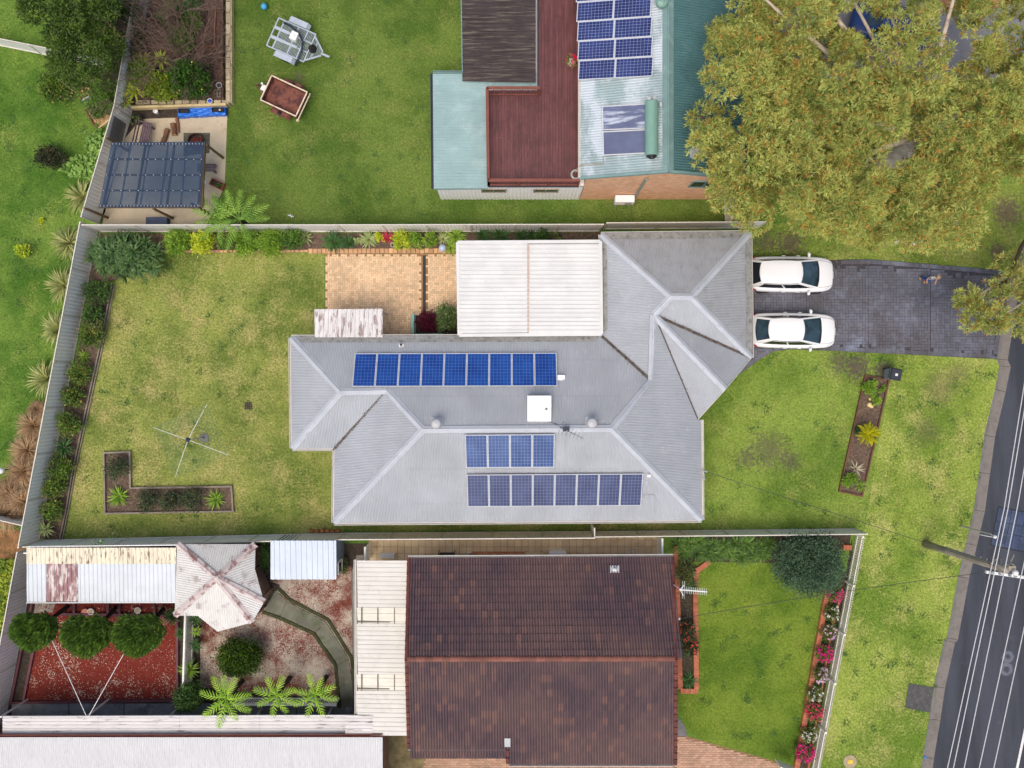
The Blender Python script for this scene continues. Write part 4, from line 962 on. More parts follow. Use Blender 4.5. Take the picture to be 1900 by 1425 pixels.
mb = MB(); mb.tube([ctr - nrm * .08, on(1300, 284, 'top_e', .0)], .03, 6); mb.tube([ctr + Vector((-.1, -.3, .0)), ctr + nrm * .55 + Vector((0, -.1, -.05))], .018, 6); mb.build('arm', M_galv, t)
mb = MB(); mb.tube([ctr + nrm * .52 + Vector((0, -.1, -.05)), ctr + nrm * .68 + Vector((0, -.1, -.02))], .05, 8); mb.build('receiver', M_white, t)
# potted flowers on the deck
b = P(1060, 119, zd); t = thing('potted_plant', 'white pot of pink and red flowers on the red deck', 'potted plant', b)
mb = MB(); mb.lathe(b, [(.13, 0), (.19, .26), (.2, .28), (.17, .28), (.16, .22)], 14); mb.build('pot', M_white, t)
k, d = clump_pts((b.x - .02, b.y + .02, zd + .42), (.26, .26, .2), 160, 12); link('foliage', np_mesh('foliage', leaf_arrays(k, d, np.full(160, .1), np.full(160, .05)), quads(160), leaf_mat('pot_leaf', (70, 96, 30), (150, 160, 60))), t)
k, d = clump_pts((b.x + .02, b.y, zd + .5), (.24, .26, .18), 90, 8); link('blossom', np_mesh('blossom', leaf_arrays(k, d, np.full(90, .08), np.full(90, .07)), quads(90), leaf_mat('pot_flower', (222, 20, 50), (236, 30, 120), (240, 120, 60), .2)), t)
mb = MB(); mb.lathe(P(1068, 324, zd), [(.22, .0), (.25, .05), (.2, .09), (.16, .06)], 18, cap=False); hz = mb.build('hose_coil', mat('pale_hose', (196, 206, 190), .6, .1, 4)); tag(hz, 'pale hose coiled in the corner of the red deck', 'hose')

# ---------------------------------------------------------------- red tiled house
ti_c = NT('roof_tile'); MATS['roof_tile'] = ti_c.m; tn = ti_c.tone()
cc_ = ti_c.mix(tn, s2l((74, 60, 68)), s2l((92, 70, 75))); cc_ = ti_c.mix(ti_c.rng(tn, .86, 1.0), cc_, s2l((114, 84, 78)))
cc_ = ti_c.mix(ti_c.math('MULTIPLY', ti_c.rng(ti_c.noise(5, 5, .7), .48, .7), .5), cc_, s2l((66, 52, 58))); cc_ = ti_c.mix(ti_c.math('MULTIPLY', ti_c.rng(ti_c.noise(.3, 4, .6), .35, .65), .35), cc_, s2l((128, 98, 86)))
ti_c.color(cc_); ti_c.b.inputs['Roughness'].default_value = .6; ti_c.bump(ti_c.noise(30, 4, .7), .3, .01); M_tile = ti_c.m
M_ridge = mat('terracotta_ridge', (122, 76, 64), .7, .2, 1.5, tone=.25, stains=[((110, 56, 44), 4, .5, .7, .6, (1, 1, 1))], bump=.2)
red = thing('tiled_house', 'house under dark red brown concrete tiles in the lower middle', 'house', P(1000, 1220))
ZR = 4.4; rl, rr = P(757, 1223, ZR), P(1251, 1222, ZR); ul, ur = P(761, 1036, 2.5), P(1246, 1033, 2.5)
pu = plane_of([rl, rr, ur, ul]); lz = 2.16; ll, lr = P(761, 1388, lz), P(1251, 1388, lz); plw = plane_of([rl, ll, lr, rr]); PL['red_u'] = pu; PL['red_l'] = plw
eu = hit(1251, 1418, plw); em = hit(944, 1418, plw); em0 = hit(944, 1388, plw)
rf = MB(); rf.add([ul, ur, rr, rl], [(3, 2, 1, 0)]); rf.add([rl, rr, eu, em, em0, ll], [(5, 4, 3, 2, 1, 0)])
for i in range(len(rf.v)): v = rf.v[i]; rf.v[i] = (v[0], v[1], v[2] - .03)
roof = rf.build('roof', mat('sarking', (60, 48, 46), .9, .1, 3), red)
prof = [(0, 0), (.1, .044), (.22, .056), (.34, .044), (.44, -.012), (.5, -.012), (.6, .044), (.72, .056), (.84, .044), (.94, -.012), (1, -.002)]
tm = MB(); npf = len(prof)
vs = [(f - .5, -.5, h + .03) for f, h in prof] + [(f - .5, .62, h - .012) for f, h in prof] + [(f - .5, -.5, h - .004) for f, h in prof]
tm.add(vs, [(i, i + 1, npf + i + 1, npf + i) for i in range(npf - 1)] + [(2 * npf + i, 2 * npf + i + 1, i + 1, i) for i in range(npf - 1)])
tile_me = tm.mesh('tile', M_tile); tva = np.array(vs); tfa = np.array(tm.f)
def tile_field(o, ux, uy, ncol, nrow, keep=None):
    """o eave corner, ux along the eave, uy up the slope"""
    n = ux.cross(uy).normalized(); n = n if n.z > 0 else -n; out = []
    for r in range(nrow):
        for c in range(ncol):
            if keep and not keep(c, r): continue
            p = o + ux * ((c + .5) / ncol) + uy * ((r + .5) / nrow); ex = ux.normalized(); ey = n.cross(ex)
            if ey.dot(uy) < 0: ex, ey = -ex, -ey
            out.append(Matrix.Translation(p) @ Matrix((ex * ux.length / ncol * 1.0, ey * (uy.length / nrow), n)).transposed().to_4x4() @ Matrix.Rotation(R.uniform(-.006, .006), 4, 'Z'))
    return out
TF = tile_field(ul, ur - ul, rl - ul, 48, 13)
uxl = lr - ll; NR = 15; full = (eu - rr); nrl = 15
kx_ = full.length / (lr - rr).length; le = rl + (ll - rl) * kx_; TF2 = []
for r in range(nrl):
    a_, b_ = le.lerp(rl, (r + .5) / nrl), eu.lerp(rr, (r + .5) / nrl); ux_ = b_ - a_; uy_ = (rl - le) / nrl; n = ux_.cross(uy_).normalized(); n = n if n.z > 0 else -n
    for c in range(48):
        if c < 18 and r < 1: continue
        ex = ux_.normalized(); ey = n.cross(ex); TF2.append(Matrix.Translation(a_ + ux_ * ((c + .5) / 48)) @ Matrix((ex * ux_.length / 48, ey * uy_.length, n)).transposed().to_4x4() @ Matrix.Rotation(R.uniform(-.006, .006), 4, 'Z'))
for T_ in TF: T_ @= Matrix.Identity(4)
allT = [(T_.translation.y, T_) for T_ in TF] + [(T_.translation.y - 50, T_) for T_ in TF2]; allT.sort(key=lambda a: -a[0])
Vv, Ff = [], []
for i, (_, T_) in enumerate(allT):
    if i < 288: o = link('tile', tile_me, roof); o.matrix_basis = T_
    else: a = np.array(T_); Vv.append(tva @ a[:3, :3].T + a[:3, 3]); Ff.append(tfa + npf * 3 * (i - 288))
stuff(link('tile', np_mesh('tile', np.concatenate(Vv), np.concatenate(Ff), M_tile), roof))
def half_pipe(L, r0, r1, m):
    mb = MB(); n = 8; vs = []
    for x, r in ((-L / 2, r0), (-L / 2 + .03, r0), (L / 2, r1)): vs += [(x, math.cos(PI * k / n) * r, math.sin(PI * k / n) * r * .75) for k in range(n + 1)]
    for s in range(2): mb.add([], []); 
    fs = [(s * (n + 1) + k, s * (n + 1) + k + 1, (s + 1) * (n + 1) + k + 1, (s + 1) * (n + 1) + k) for s in range(2) for k in range(n)]; mb.add(vs, fs); mb.add([vs[k] for k in range(n + 1)], [tuple(range(n + 1))]); return mb.mesh('ridge_tile', m)
rt = half_pipe(.44, .15, .125, M_ridge); d = rr - rl; n = 31; an = math.atan2(d.y, d.x)
for i in range(n):
    o = link('ridge_tile', rt, red); p = rl + d * ((i + .5) / n); o.location = p + Vector((0, 0, .0)); o.rotation_euler = (0, -.04, an + R.uniform(-.015, .015))
vt = half_pipe(.42, .10, .085, mat('verge_tile', (104, 56, 50), .7, .2, 2, tone=.3, bump=.2)); vt.name = 'verge_tile'
def verge(a, b, n, off):
    d = b - a
    for i in range(n):
        o = link('verge_tile', vt, red); o.matrix_basis = Matrix.Translation(a + d * ((i + .5) / n) + Vector((off, 0, .03))) @ d.to_track_quat('X', 'Z').to_matrix().to_4x4() @ Matrix.Rotation(.07, 4, 'Y')
verge(rl, ul, 12, -.06); verge(rr, ur, 12, .06); verge(rl, ll, 14, -.06); verge(rr, eu, 16, .06); verge(em0, em, 2, -.06)
gutter_run(ul - Vector((.1, 0, .04)), ur - Vector((-.1, 0, .04)), (0, 1, 0), M_gutter_w, red); gutter_run(ll - Vector((.1, 0, .04)), em0 - Vector((0, 0, .04)), (0, -1, 0), M_galv, red); gutter_run(em - Vector((0, 0, .04)), eu - Vector((0, 0, .04)), (0, -1, 0), M_galv, red)
MB().prism([(ul.x + .3, ul.y - .45), (ur.x - .3, ur.y - .45), (ur.x - .3, eu.y + .5), (em.x + .5, eu.y + .5), (em.x + .5, ll.y + .5), (ul.x + .3, ll.y + .5)], 0, 1.7).build('wall', M_brick_d, red)
MB().prism([(ul.x + .303, ul.y - .453), (ur.x - .303, ul.y - .453), (ur.x - .303, rl.y), (ul.x + .303, rl.y)], 1.702, 2.4).build('wall', M_brick_d, red)
for x in (ul.x + .3, ur.x - .3): MB().add([(x, ul.y - .4, 1.7), (x, ul.y - .4, 2.3), (x, rl.y, ZR - .12), (x, ll.y + .5, 2.1), (x, ll.y + .5, 1.7)], [(0, 1, 2, 3, 4)]).build('gable_wall', M_brick_d, red)
wall_window(red, (P(1100, 0, 1).x, ul.y - .44, 1.4), 1.8, 1.1, (0, 1)); wall_window(red, (P(850, 0, 1).x, ul.y - .44, 1.4), 1.4, 1.1, (0, 1)); wall_window(red, (ur.x - .29, P(0, 1180, 1).y, 1.4), 2, 1.2, (1, 0), panes=3)
b = hit(1140, 1056, pu, .06); t = thing('roof_vent', 'pale square flashing with small vent on the dark tiles', 'roof vent', b)
mb = MB(); mb.add([hit(x, y, pu, .07) for x, y in ((1132, 1049), (1149, 1049), (1149, 1063), (1132, 1063))], [(0, 1, 2, 3)]); mb.build('flashing', M_galv, t); mb = MB(); mb.lathe(b, [(.06, 0), (.06, .16), (.08, .17), (.02, .22)], 10); mb.build('pipe', M_white, t)
mb = MB(); mb.add([hit(x, y, plw, .08) for x, y in ((936, 1370), (947, 1370), (947, 1386), (936, 1386))], [(3, 2, 1, 0)]); o = mb.build('flashing', M_galv, red)
# carport
M_carp = mat('cream_carport_roof', (212, 209, 200), .55, .05, .8, stains=[((186, 178, 164), 1.8, .55, .72, .5, (1, 1, 1))])
M_clear = mat('translucent_sheet', (206, 202, 186), .35, .08, 1.0, spec=.6)
cp = thing('carport', 'long cream carport roof with two clear strips beside the tiled house', 'carport', P(708, 1200)); zc = 2.45
ys = [1040, 1127, 1157, 1251, 1281, 1365]
for i in range(5):
    y0, y1 = ys[i] + (.4 if i else 0), ys[i + 1]; q = [P(662, y0, zc), P(757, y0, zc + .1), P(758, y1, zc + .1), P(664, y1, zc)]
    clear = i in (1, 3); (corrug(q, .225, .022, TRIM, fall=(-1, 0)) if not clear else corrug(q, .4, .012, TRIM, fall=(-1, 0))).build('clear_sheet' if clear else 'roof_sheet', M_clear if clear else M_carp, cp)
    if clear:
        mb = MB()
        for px in (671, 701, 732): mb.bar(P(px, y0, zc + .07), P(px, y1, zc + .07), .05, .04)
        mb.bar(P(663, y1 - 3, zc + .06), P(757, y1 - 3, zc + .06), .06, .03); mb.build('batten', mat('grey_batten', (120, 112, 102), .8, .1, 4), cp)
gutter_run(P(661, 1039, zc), P(663, 1366, zc), (-1, 0, 0), M_gutter_w, cp)
for py in (1045, 1150, 1260, 1360): mb = MB(); post(mb, P(666, py, zc), zc - .1); mb.build('post', M_gutter_w, cp)
mb = MB()
for px in (668, 752): mb.bar(P(px, 1042, zc - .1), P(px, 1363, zc - .1), .07, .12)
mb.build('beam', M_gutter_w, cp)
structure(MB().sheet(poly([(662, 1030), (770, 1030), (770, 1425), (640, 1425), (640, 1100)]), .012).build('carport_slab', mat('stained_slab', (122, 116, 106), .9, .2, 1.2, bump=.3)))
# tiled terrace
tp = thing('tiled_terrace', 'narrow terrace of square tan tiles behind the tiled house', 'terrace', P(950, 1010)); structure(tp)
MB().prism([p.xy for p in poly([(684, 988), (1225, 986), (1225, 1050), (684, 1052)])], -.05, .02).build('bed', M_sand, tp); it = []; s = .362; x = P(687, 0).x
M_tt = mat('tan_tile', (240, 212, 168), .6, .08, 1.2, tone=.1, stains=[((190, 150, 104), 1.5, .55, .72, .5, (1, 1, 1))], bump=.1)
while x < P(1222, 0).x - .2:
    for r in range(5): it.append((x + s / 2, P(0, 989).y - (r + .5) * s, .012, s - .016, s - .016, .028 + R.uniform(-.001, .001), 0))
    x += s
pieces(tp, 'tile', it, M_tt, 300, .015, .12)
# block paved drive at the bottom
M_bp = mat('salmon_paver', (190, 152, 126), .85, .12, .9, tone=.22, stains=[((206, 176, 150), 1.1, .5, .7, .5, (1, 1, 1)), ((190, 104, 84), .9, .6, .74, .5, (1, 1, 1))], bump=.2)
def stretcher(name, pts, label, an, bw=.23, bh=.115, lim=300):
    pl = [(p.x, p.y) for p in poly(pts)]; t = thing(name, label, 'driveway', (pl[0][0], pl[0][1], 0)); structure(t); MB().prism(pl, -.05, .012).build('sand_bed', M_sand, t); it = []; ca, sa = math.cos(an), math.sin(an)
    U = [p[0] * ca + p[1] * sa for p in pl]; Vv_ = [-p[0] * sa + p[1] * ca for p in pl]; v = min(Vv_); r = 0
    while v < max(Vv_):
        u = min(U) + (bw / 2 if r % 2 else 0)
        while u < max(U):
            cu, cv = u + bw / 2, v + bh / 2; x, y = cu * ca - cv * sa, cu * sa + cv * ca
            if all(in_poly(x + (sx * ca * bw - sy * sa * bh) / 2, y + (sx * sa * bw + sy * ca * bh) / 2, pl) for sx, sy in ((1, 1), (-1, 1), (1, -1), (-1, -1))): it.append((x, y, .008, bw - .01, bh - .01, .032 + R.uniform(-.002, .002), an))
            u += bw
        v += bh; r += 1
    pieces(t, 'paver', it, M_bp, lim, .03, .15)
stretcher('paved_driveway', [(1252, 1364), (1275, 1366), (1480, 1424), (1470, 1480), (1252, 1480)], 'salmon block paved driveway at the bottom edge by the lawn', 0.0)
stretcher('paved_path', [(786, 1372), (1255, 1372), (1255, 1480), (786, 1480)], 'salmon block paved strip below the tiled roof', 0.0)
structure(MB().prism([p.xy for p in poly([(1250, 1325), (1262, 1335), (1272, 1350), (1275, 1366), (1250, 1366)])], -.05, .03).build('path', M_conc_dark))

# ---------------------------------------------------------------- steel fences
M_fence = mat('cream_fence_sheet', (244, 242, 234), .5, .05, .7, stains=[((186, 180, 164), 1.6, .56, .74, .5, (1, 1, 1))])
M_post = mat('cream_fence_post', (214, 208, 196), .5, .06, 2)
def steel_fence(label, pts, h=1.8, bay=2.4, out=1, m=M_fence, name='steel_fence', z0=.02, cap_w=.05):
    A = [P(*q) for q in pts]; t = thing(name, label, 'fence', A[0])
    for a, b in zip(A, A[1:]):
        L = (b - a).length; n = max(1, round(L / bay)); d = (b - a).normalized(); nn = Vector((d.y, -d.x, 0)) * out
        for i in range(n):
            p, q = a.lerp(b, i / n), a.lerp(b, (i + 1) / n)
            wall_sheet(p, q, z0 + .05, h - .03, .19, .022, m, TRIM, out).build('panel', m, t)
            MB().bar(p + Vector((0, 0, h)), q + Vector((0, 0, h)), cap_w, .06).build('rail', M_post, t); MB().bar(p + Vector((0, 0, .08)), q + Vector((0, 0, .08)), .06, .06).build('rail', M_post, t)
            MB().box((p.x, p.y, (h + .02) / 2), (.07, .07, h + .02)).build('post', M_post, t)
        MB().box((b.x, b.y, (h + .02) / 2), (.071, .071, h + .02)).build('post', M_post, t)
    return t
steel_fence('tall cream steel fence along the rear edge of the middle block', [(183, 425), (73, 1003)], 1.8, out=-1)
steel_fence('cream steel fence behind the pergola and the leafless trees', [(288, -30), (243, 220), (185, 415)], 1.8, out=-1)
steel_fence('cream steel fence beside the red gravel yard', [(71, 1012), (17, 1303), (-12, 1460)], 1.8, out=-1)
steel_fence('cream steel fence along the lower boundary, from the rear corner to the side gate', [(82, 1002), (640, 989), (1096, 986)], 1.8, out=1)
steel_fence('cream steel fence along the lower boundary, the front part near the green bush', [(1100, 986), (1420, 983), (1585, 981)], 1.5, out=1)
steel_fence('cream steel fence along the upper boundary behind the long planted bed', [(187, 430), (640, 430), (1112, 429)], 1.8, out=-1)
steel_fence('short cream steel fence from the garage corner toward the big tree', [(1120, 425), (1404, 423)], 1.6, out=-1)
steel_fence('short cream steel fence across the side yard at the brick wall', [(1343, 362), (1346, 416)], 1.8, bay=1.7, out=-1)
steel_fence('low white fence between the left lawns beside the dark tree', [(-60, 74), (0, 85), (235, 132)], 1.2, out=-1, m=M_cbond_w)
steel_fence('white fence stub between the left lawns below the dry grasses', [(-50, 941), (0, 952), (69, 968)], 1.2, out=1, m=M_cbond_w)
gt = steel_fence('narrow cream side gate between the grey house and lower fence', [(1097, 970), (1097, 985)], 1.7, bay=.5, name='side_gate'); gt['category'] = 'gate'
# white pickets along the verge
M_pick = mat('white_picket', (240, 236, 224), .6, .06, 2)
pk = thing('picket_fence', 'white picket fence along the verge beside the flower bed', 'fence', P(1550, 1200)); a, b = P(1588, 990), P(1503, 1432); d = b - a; n = 104; an = math.atan2(d.y, d.x)
pm = MB(); pm.add([(-.042, -.016, .08), (.042, -.016, .08), (.042, -.016, 1.0), (0, -.016, 1.05), (-.042, -.016, 1.0), (-.042, .016, .08), (.042, .016, .08), (.042, .016, 1.0), (0, .016, 1.05), (-.042, .016, 1.0)],
                   [(0, 1, 2, 3, 4), (9, 8, 7, 6, 5), (0, 5, 6, 1), (1, 6, 7, 2), (2, 7, 8, 3), (3, 8, 9, 4), (4, 9, 5, 0)])
pme = pm.mesh('picket', M_pick)
for i in range(n): o = link('picket', pme, pk); p = a + d * ((i + .5) / n); o.location = p + Vector((0, 0, R.uniform(-.005, .005))); o.rotation_euler = (0, 0, an)
s = Vector((-d.y, d.x, 0)).normalized() * -.035
for z in (.3, .85): MB().bar(a + s + Vector((0, 0, z)), b + s + Vector((0, 0, z)), .035, .07).build('rail', M_pick, pk)
for i in range(6): p = a + d * (i / 5) + s * 2.2; MB().box((p.x, p.y, .54), (.09, .09, 1.08)).build('post', M_pick, pk)
# ---------------------------------------------------------------- upper left yard : pergola, fire pit, raised beds
M_slab = mat('sandy_concrete', (196, 180, 152), .85, .1, 1.0, stains=[((160, 142, 112), 1.6, .55, .72, .6, (1, 1, 1)), ((110, 112, 70), 1.1, .66, .8, .5, (1, 1, 1))], bump=.3)
structure(MB().prism([p.xy for p in poly([(262, 221), (422, 215), (417, 345), (385, 416), (190, 416), (228, 262)])], -.05, .02).build('concrete_slab', M_slab))
structure(MB().sheet(poly([(244, 200), (424, 196), (424, 218), (262, 222), (230, 262), (205, 330), (190, 400), (186, 415), (243, 218)]), .012).build('weedy_soil', M_soil))
M_block = mat('limestone_block', (186, 172, 142), .85, .15, 2.5, tone=.25, stains=[((120, 116, 92), 3, .55, .72, .6, (1, 1, 1))], bump=.4)
M_tim = mat('pale_timber', (214, 192, 144), .75, .12, 2, tone=.12, stains=[((170, 142, 96), 5, .55, .72, .6, (6, 1, 1))])
rb = thing('raised_bed', 'big raised garden bed walled with limestone blocks and pale timber by the lawn', 'garden bed', P(340, 90))
MB().prism([p.xy for p in poly([(292, -40), (418, -40), (418, 190), (246, 194)])], -.02, .34).build('soil', mat('mulch_dark', (96, 74, 62), .95, .35, 5, stains=[((58, 44, 38), 9, .45, .65, .8, (1, 1, 1)), ((140, 116, 100), 14, .58, .7, .5, (1, 1, 1))], bump=.7), rb)
chips('bark_chips', [p.xy for p in poly([(292, -30), (418, -30), (418, 190), (246, 194)], .34)], 160, .08, mat('chip_brown', (120, 94, 80), .95, .2, 3, tone=.55), .34, .36, rb)
it = []; y = P(0, 190, .4).y
while y < 21: it.append((P(423, 0, .45).x, y + .29, .0, .24, .57, .46 + R.uniform(-.02, .02), R.uniform(-.02, .02))); y += .585
x = P(250, 0, .45).x
while x < P(414, 0, .4).x: it.append((x + .2, P(0, 189, .45).y, .0, .39, .22, .42 + R.uniform(-.02, .02), R.uniform(-.02, .02))); x += .41
pieces(rb, 'block', it, M_block, 300, .06, .2)
MB().bar(P(247, 202, .3) + Vector((0, 0, .1)), P(422, 196.5, .3) + Vector((0, 0, .1)), .12, .34).build('sleeper', M_tim, rb)
for yy in range(3): MB().bar(P(431, 192 - yy * 70, .2), P(430.5, 124 - yy * 70, .2), .06, .38).build('sleeper', M_tim, rb)
pg = thing('pergola', 'timber pergola under a dark translucent corrugated roof with white screws', 'pergola', P(280, 340))
k = NT('smoked_sheet'); k.color(k.mix(k.noise(.8, 3), s2l((40, 62, 92)), s2l((70, 88, 112)))); k.b.inputs['Roughness'].default_value = .22; tr = k.n('ShaderNodeBsdfTransparent'); tr.inputs[0].default_value = (.55, .66, .8, 1); mx = k.n('ShaderNodeMixShader'); mx.inputs[0].default_value = .42
k.link(k.b.outputs[0], mx.inputs[1]); k.link(tr.outputs[0], mx.inputs[2]); k.link(mx.outputs[0], k.t.nodes['Material Output'].inputs[0])
zp = 2.35; q = [P(207, 264, zp + .15), P(380, 262.5, zp + .15), P(371, 385, zp), P(183, 385, zp)]; PL['perg'] = plane_of(q)
for i in range(5):
    f0, f1 = i / 5, (i + 1) / 5 + (.02 if i < 4 else 0); L_ = lambda a, b, f: a.lerp(b, f)
    corrug([L_(q[0], q[1], f0), L_(q[0], q[1], f1), L_(q[3], q[2], f1), L_(q[3], q[2], f0)], .0762, .01, SINE, fall=(0, -1), lift=.004 * (i % 2)).build('roof_sheet', k.m, pg)
M_pole = mat('treated_pole', (116, 92, 60), .85, .2, 3, stains=[((76, 58, 38), 6, .5, .7, .6, (1, 1, 1))], bump=.3)
sc_ = MB(); bt = []
for py, n in ((267, 28), (295.5, 13), (324.5, 13), (353.5, 12), (382, 30)):
    fx0 = np.interp(py, [264, 385], [207, 183]) + 3; fx1 = np.interp(py, [263, 385], [380, 371]) - 4
    for i in range(n): sc_.lathe(hit(fx0 + (fx1 - fx0) * i / (n - 1), py, PL['perg'], .012), [(.02, 0), (.019, .006), (.006, .01)], 6)
    MB().bar(hit(fx0, py, PL['perg'], -.07), hit(fx1, py, PL['perg'], -.07), .07, .09).build('batten', M_pole, pg)
stuff(sc_.build('screw', M_white, pg))
for f in (.03, .35, .66, .97): MB().bar(q[0].lerp(q[1], f) - Vector((0, 0, .19)), q[3].lerp(q[2], f) - Vector((0, -.2, .19)), .06, .14).build('rafter', M_pole, pg)
for bx in ((414, 293), (321, 405), (388, 396), (238, 280), (200, 404)):
    b = P(*bx); mb = MB(); mb.tube([b, b + Vector((0, 0, 2.3))], [.075, .06], 10); mb.build('post', M_pole, pg)
MB().bar(hit(374, 264, PL['perg'], -.1) + Vector((.12, .05, -.1)), hit(367, 384, PL['perg'], -.1) + Vector((.16, 0, -.1)), .12, .14).build('beam', M_pole, pg)
MB().bar(hit(184, 385, PL['perg'], -.16), hit(371, 385, PL['perg'], -.16), .05, .16).build('beam', M_pole, pg)
M_purple = mat('weathered_purple_timber', (104, 84, 94), .8, .15, 3, tone=.12, stains=[((72, 56, 62), 5, .5, .7, .5, (1, 1, 1))], bump=.2)
def bench(label, pa, pb, back=True, w=.5, z=.43, n=5):
    a, b = P(*pa, z), P(*pb, z); d = (b - a).normalized(); nn = Vector((-d.y, d.x, 0)); t = thing('bench', label, 'bench', (a.x, a.y, 0))
    for i in range(n): o = nn * ((i + .5) / n - .5) * w; MB().bar(a + o, b + o, w / n - .025, .03).build('slat', M_purple, t)
    for e in (a + d * .12, b - d * .12):
        for s in (-.4, .4): MB().bar((*(e + nn * s * w).xy, 0), (*(e + nn * s * w).xy, z - .018), .07, .07, up=d).build('leg', M_purple, t)
    if back:
        for i in range(2): MB().bar(a + nn * (w * .62 + .05 * i) + Vector((0, 0, .2 + .2 * i)), b + nn * (w * .62 + .05 * i) + Vector((0, 0, .2 + .2 * i)), .025, .1).build('back_slat', M_purple, t)
        for e in (a + d * .02, b - d * .02): MB().bar(e + nn * w * .6 + Vector((0, 0, .24)), e - nn * w * .62 + Vector((0, 0, .2)), .07, .04).build('armrest', M_purple, t)
    return t
bench('purple brown slatted bench with backrest near the cream fence', (265, 270), (274, 229), True)
bench('small slatted bench seat sticking out from under the pergola edge', (400, 311), (366, 311), False, .42)
M_log = mat('log_bark', (122, 84, 60), .9, .25, 4, tone=.15, stains=[((170, 128, 96), 6, .55, .7, .7, (1, 1, 1)), ((70, 48, 36), 9, .5, .7, .6, (1, 1, 1))], bump=.7)
M_cut = mat('cut_wood', (186, 146, 108), .85, .12, 6)
for i, (a, b, r) in enumerate((((311, 240), (301, 268), .13), ((322, 230), (324, 251), .15), ((328.5, 219), (331, 246), .085))):
    A_, B_ = P(*a, r), P(*b, r); t = thing('log', ('thick split log with knotty end lying alone on the slab', 'short stout log of the pair on the slab', 'long thin log of the pair on the slab')[i], 'log', (A_.x, A_.y, 0), 0, 'logs on the concrete slab')
    d = B_ - A_; mb = MB(); s = Vector((d.y, -d.x, 0)).normalized(); mb.tube([A_, A_ + d * .12 + s * .015, A_ + d * .5 - s * .02, A_ + d * .85 + s * .01, B_], [r * 1.12, r, r * .9, r * .95, r * .9], 9, cap=False); mb.build('bark', M_log, t)
    mb = MB()
    for p, e, rr_ in ((A_, -1, r * 1.1), (B_, 1, r * .89)): mb.tube([p - d.normalized() * .01, p + d.normalized() * .012 * e], rr_, 9)
    mb.build('cut_end', M_cut, t)
fpb = thing('fire_pit', 'rusty round fire bowl with red embers on a square of gravel', 'fire pit', P(363, 262)); c = P(363, 262, .3)
MB().prism([p.xy for p in poly([(341, 247), (390, 247), (389, 284), (341, 290)])], -.01, .035).build('gravel_base', mat('pit_gravel', (96, 92, 78), .95, .3, 9, stains=[((60, 62, 44), 4, .5, .66, .7, (1, 1, 1))], bump=.7), fpb)
mb = MB(); mb.lathe((c.x, c.y, 0), [(.2, .035), (.36, .12), (.39, .36), (.41, .37), (.41, .33), (.37, .14), (.2, .08), (.01, .07)], 22); mb.build('bowl', mat('burnt_steel', (52, 36, 32), .8, .3, 4, stains=[((110, 60, 40), 3, .5, .68, .8, (1, 1, 1))]), fpb)
X = rng.normal(size=(90, 2)) * .13; k_ = np.stack([c.x + X[:, 0], c.y + X[:, 1], .12 + rng.uniform(0, .1, 90)], 1); link('ember_leaves', np_mesh('ember_leaves', leaf_arrays(k_, norm(rng.normal(size=(90, 3)) * [1, 1, .4]), np.full(90, .14), np.full(90, .06)), quads(90), mat('red_litter', (150, 62, 40), .8, .3, 5, tone=.5)), fpb)
# tarp with two crates
tpz = MB(); nx, ny = 22, 6; g = [P(330, 201.5, .3), P(417, 198, .3), P(418, 212.5, .3), P(330, 217, .3)]
vs = []
for j in range(ny + 1):
    for i in range(nx + 1):
        p = g[0].lerp(g[1], i / nx).lerp(g[3].lerp(g[2], i / nx), j / ny); vs.append((p.x + R.uniform(-.01, .01), p.y + R.uniform(-.02, .02), .30 + .03 * math.sin(i * 1.1 + j) * math.sin(j * 1.3) + R.uniform(-.012, .012)))
o_ = len(vs); edge_i = [i for i in range(nx + 1)] + [nx + j * (nx + 1) for j in range(1, ny + 1)] + [ny * (nx + 1) + i for i in range(nx - 1, -1, -1)] + [j * (nx + 1) for j in range(ny - 1, 0, -1)]
vs += [(vs[i][0], vs[i][1], .02) for i in edge_i]; fs = [(j * (nx + 1) + i, (j + 1) * (nx + 1) + i, (j + 1) * (nx + 1) + i + 1, j * (nx + 1) + i + 1) for j in range(ny) for i in range(nx)]
fs += [(edge_i[k2], edge_i[(k2 + 1) % len(edge_i)], o_ + (k2 + 1) % len(edge_i), o_ + k2) for k2 in range(len(edge_i))]
tpz.add(vs, fs); t = tpz.build('tarpaulin', mat('blue_tarp', (22, 110, 214), .4, .12, 3, stains=[((10, 78, 170), 5, .52, .68, .6, (1, 1, 1))], spec=.5)); tag(t, 'bright blue tarpaulin over a low bench beside the limestone bed', 'tarpaulin')
for i, (a, b) in enumerate((((332, 203), (350, 209)), ((394, 201), (414, 207)))):
    p0_, p1_ = P(*a, .4), P(*b, .4); t = thing('tray', ('empty black tray at the fence end of the blue tarp', 'black tray with a pale stone at the lawn end of the blue tarp')[i], 'tray', ((p0_.x + p1_.x) / 2, (p0_.y + p1_.y) / 2, .34)); cx_, cy_ = t.location.x, t.location.y; w, h = abs(p1_.x - p0_.x), abs(p1_.y - p0_.y)
    mb = MB(); mb.box((cx_, cy_, .36), (w, h, .02)); 
    mb.build('base', mat('black_plastic', (30, 30, 32), .5, .2, 6), t); mb = MB()
    for s in (-1, 1): mb.box((cx_ + s * w / 2, cy_, .41), (.02, h + .02, .12)); mb.box((cx_, cy_ + s * h / 2, .409), (w - .02, .02, .12))
    mb.build('rim', mat('black_plastic', (30, 30, 32), .5, .2, 6), t)
    if i: mb = MB(); mb.ball((cx_ + .12, cy_, .42), .06, 8, 5); tag(mb.build('stone', M_chip_white), 'pale stone lying in the black tray on the tarp', 'stone')
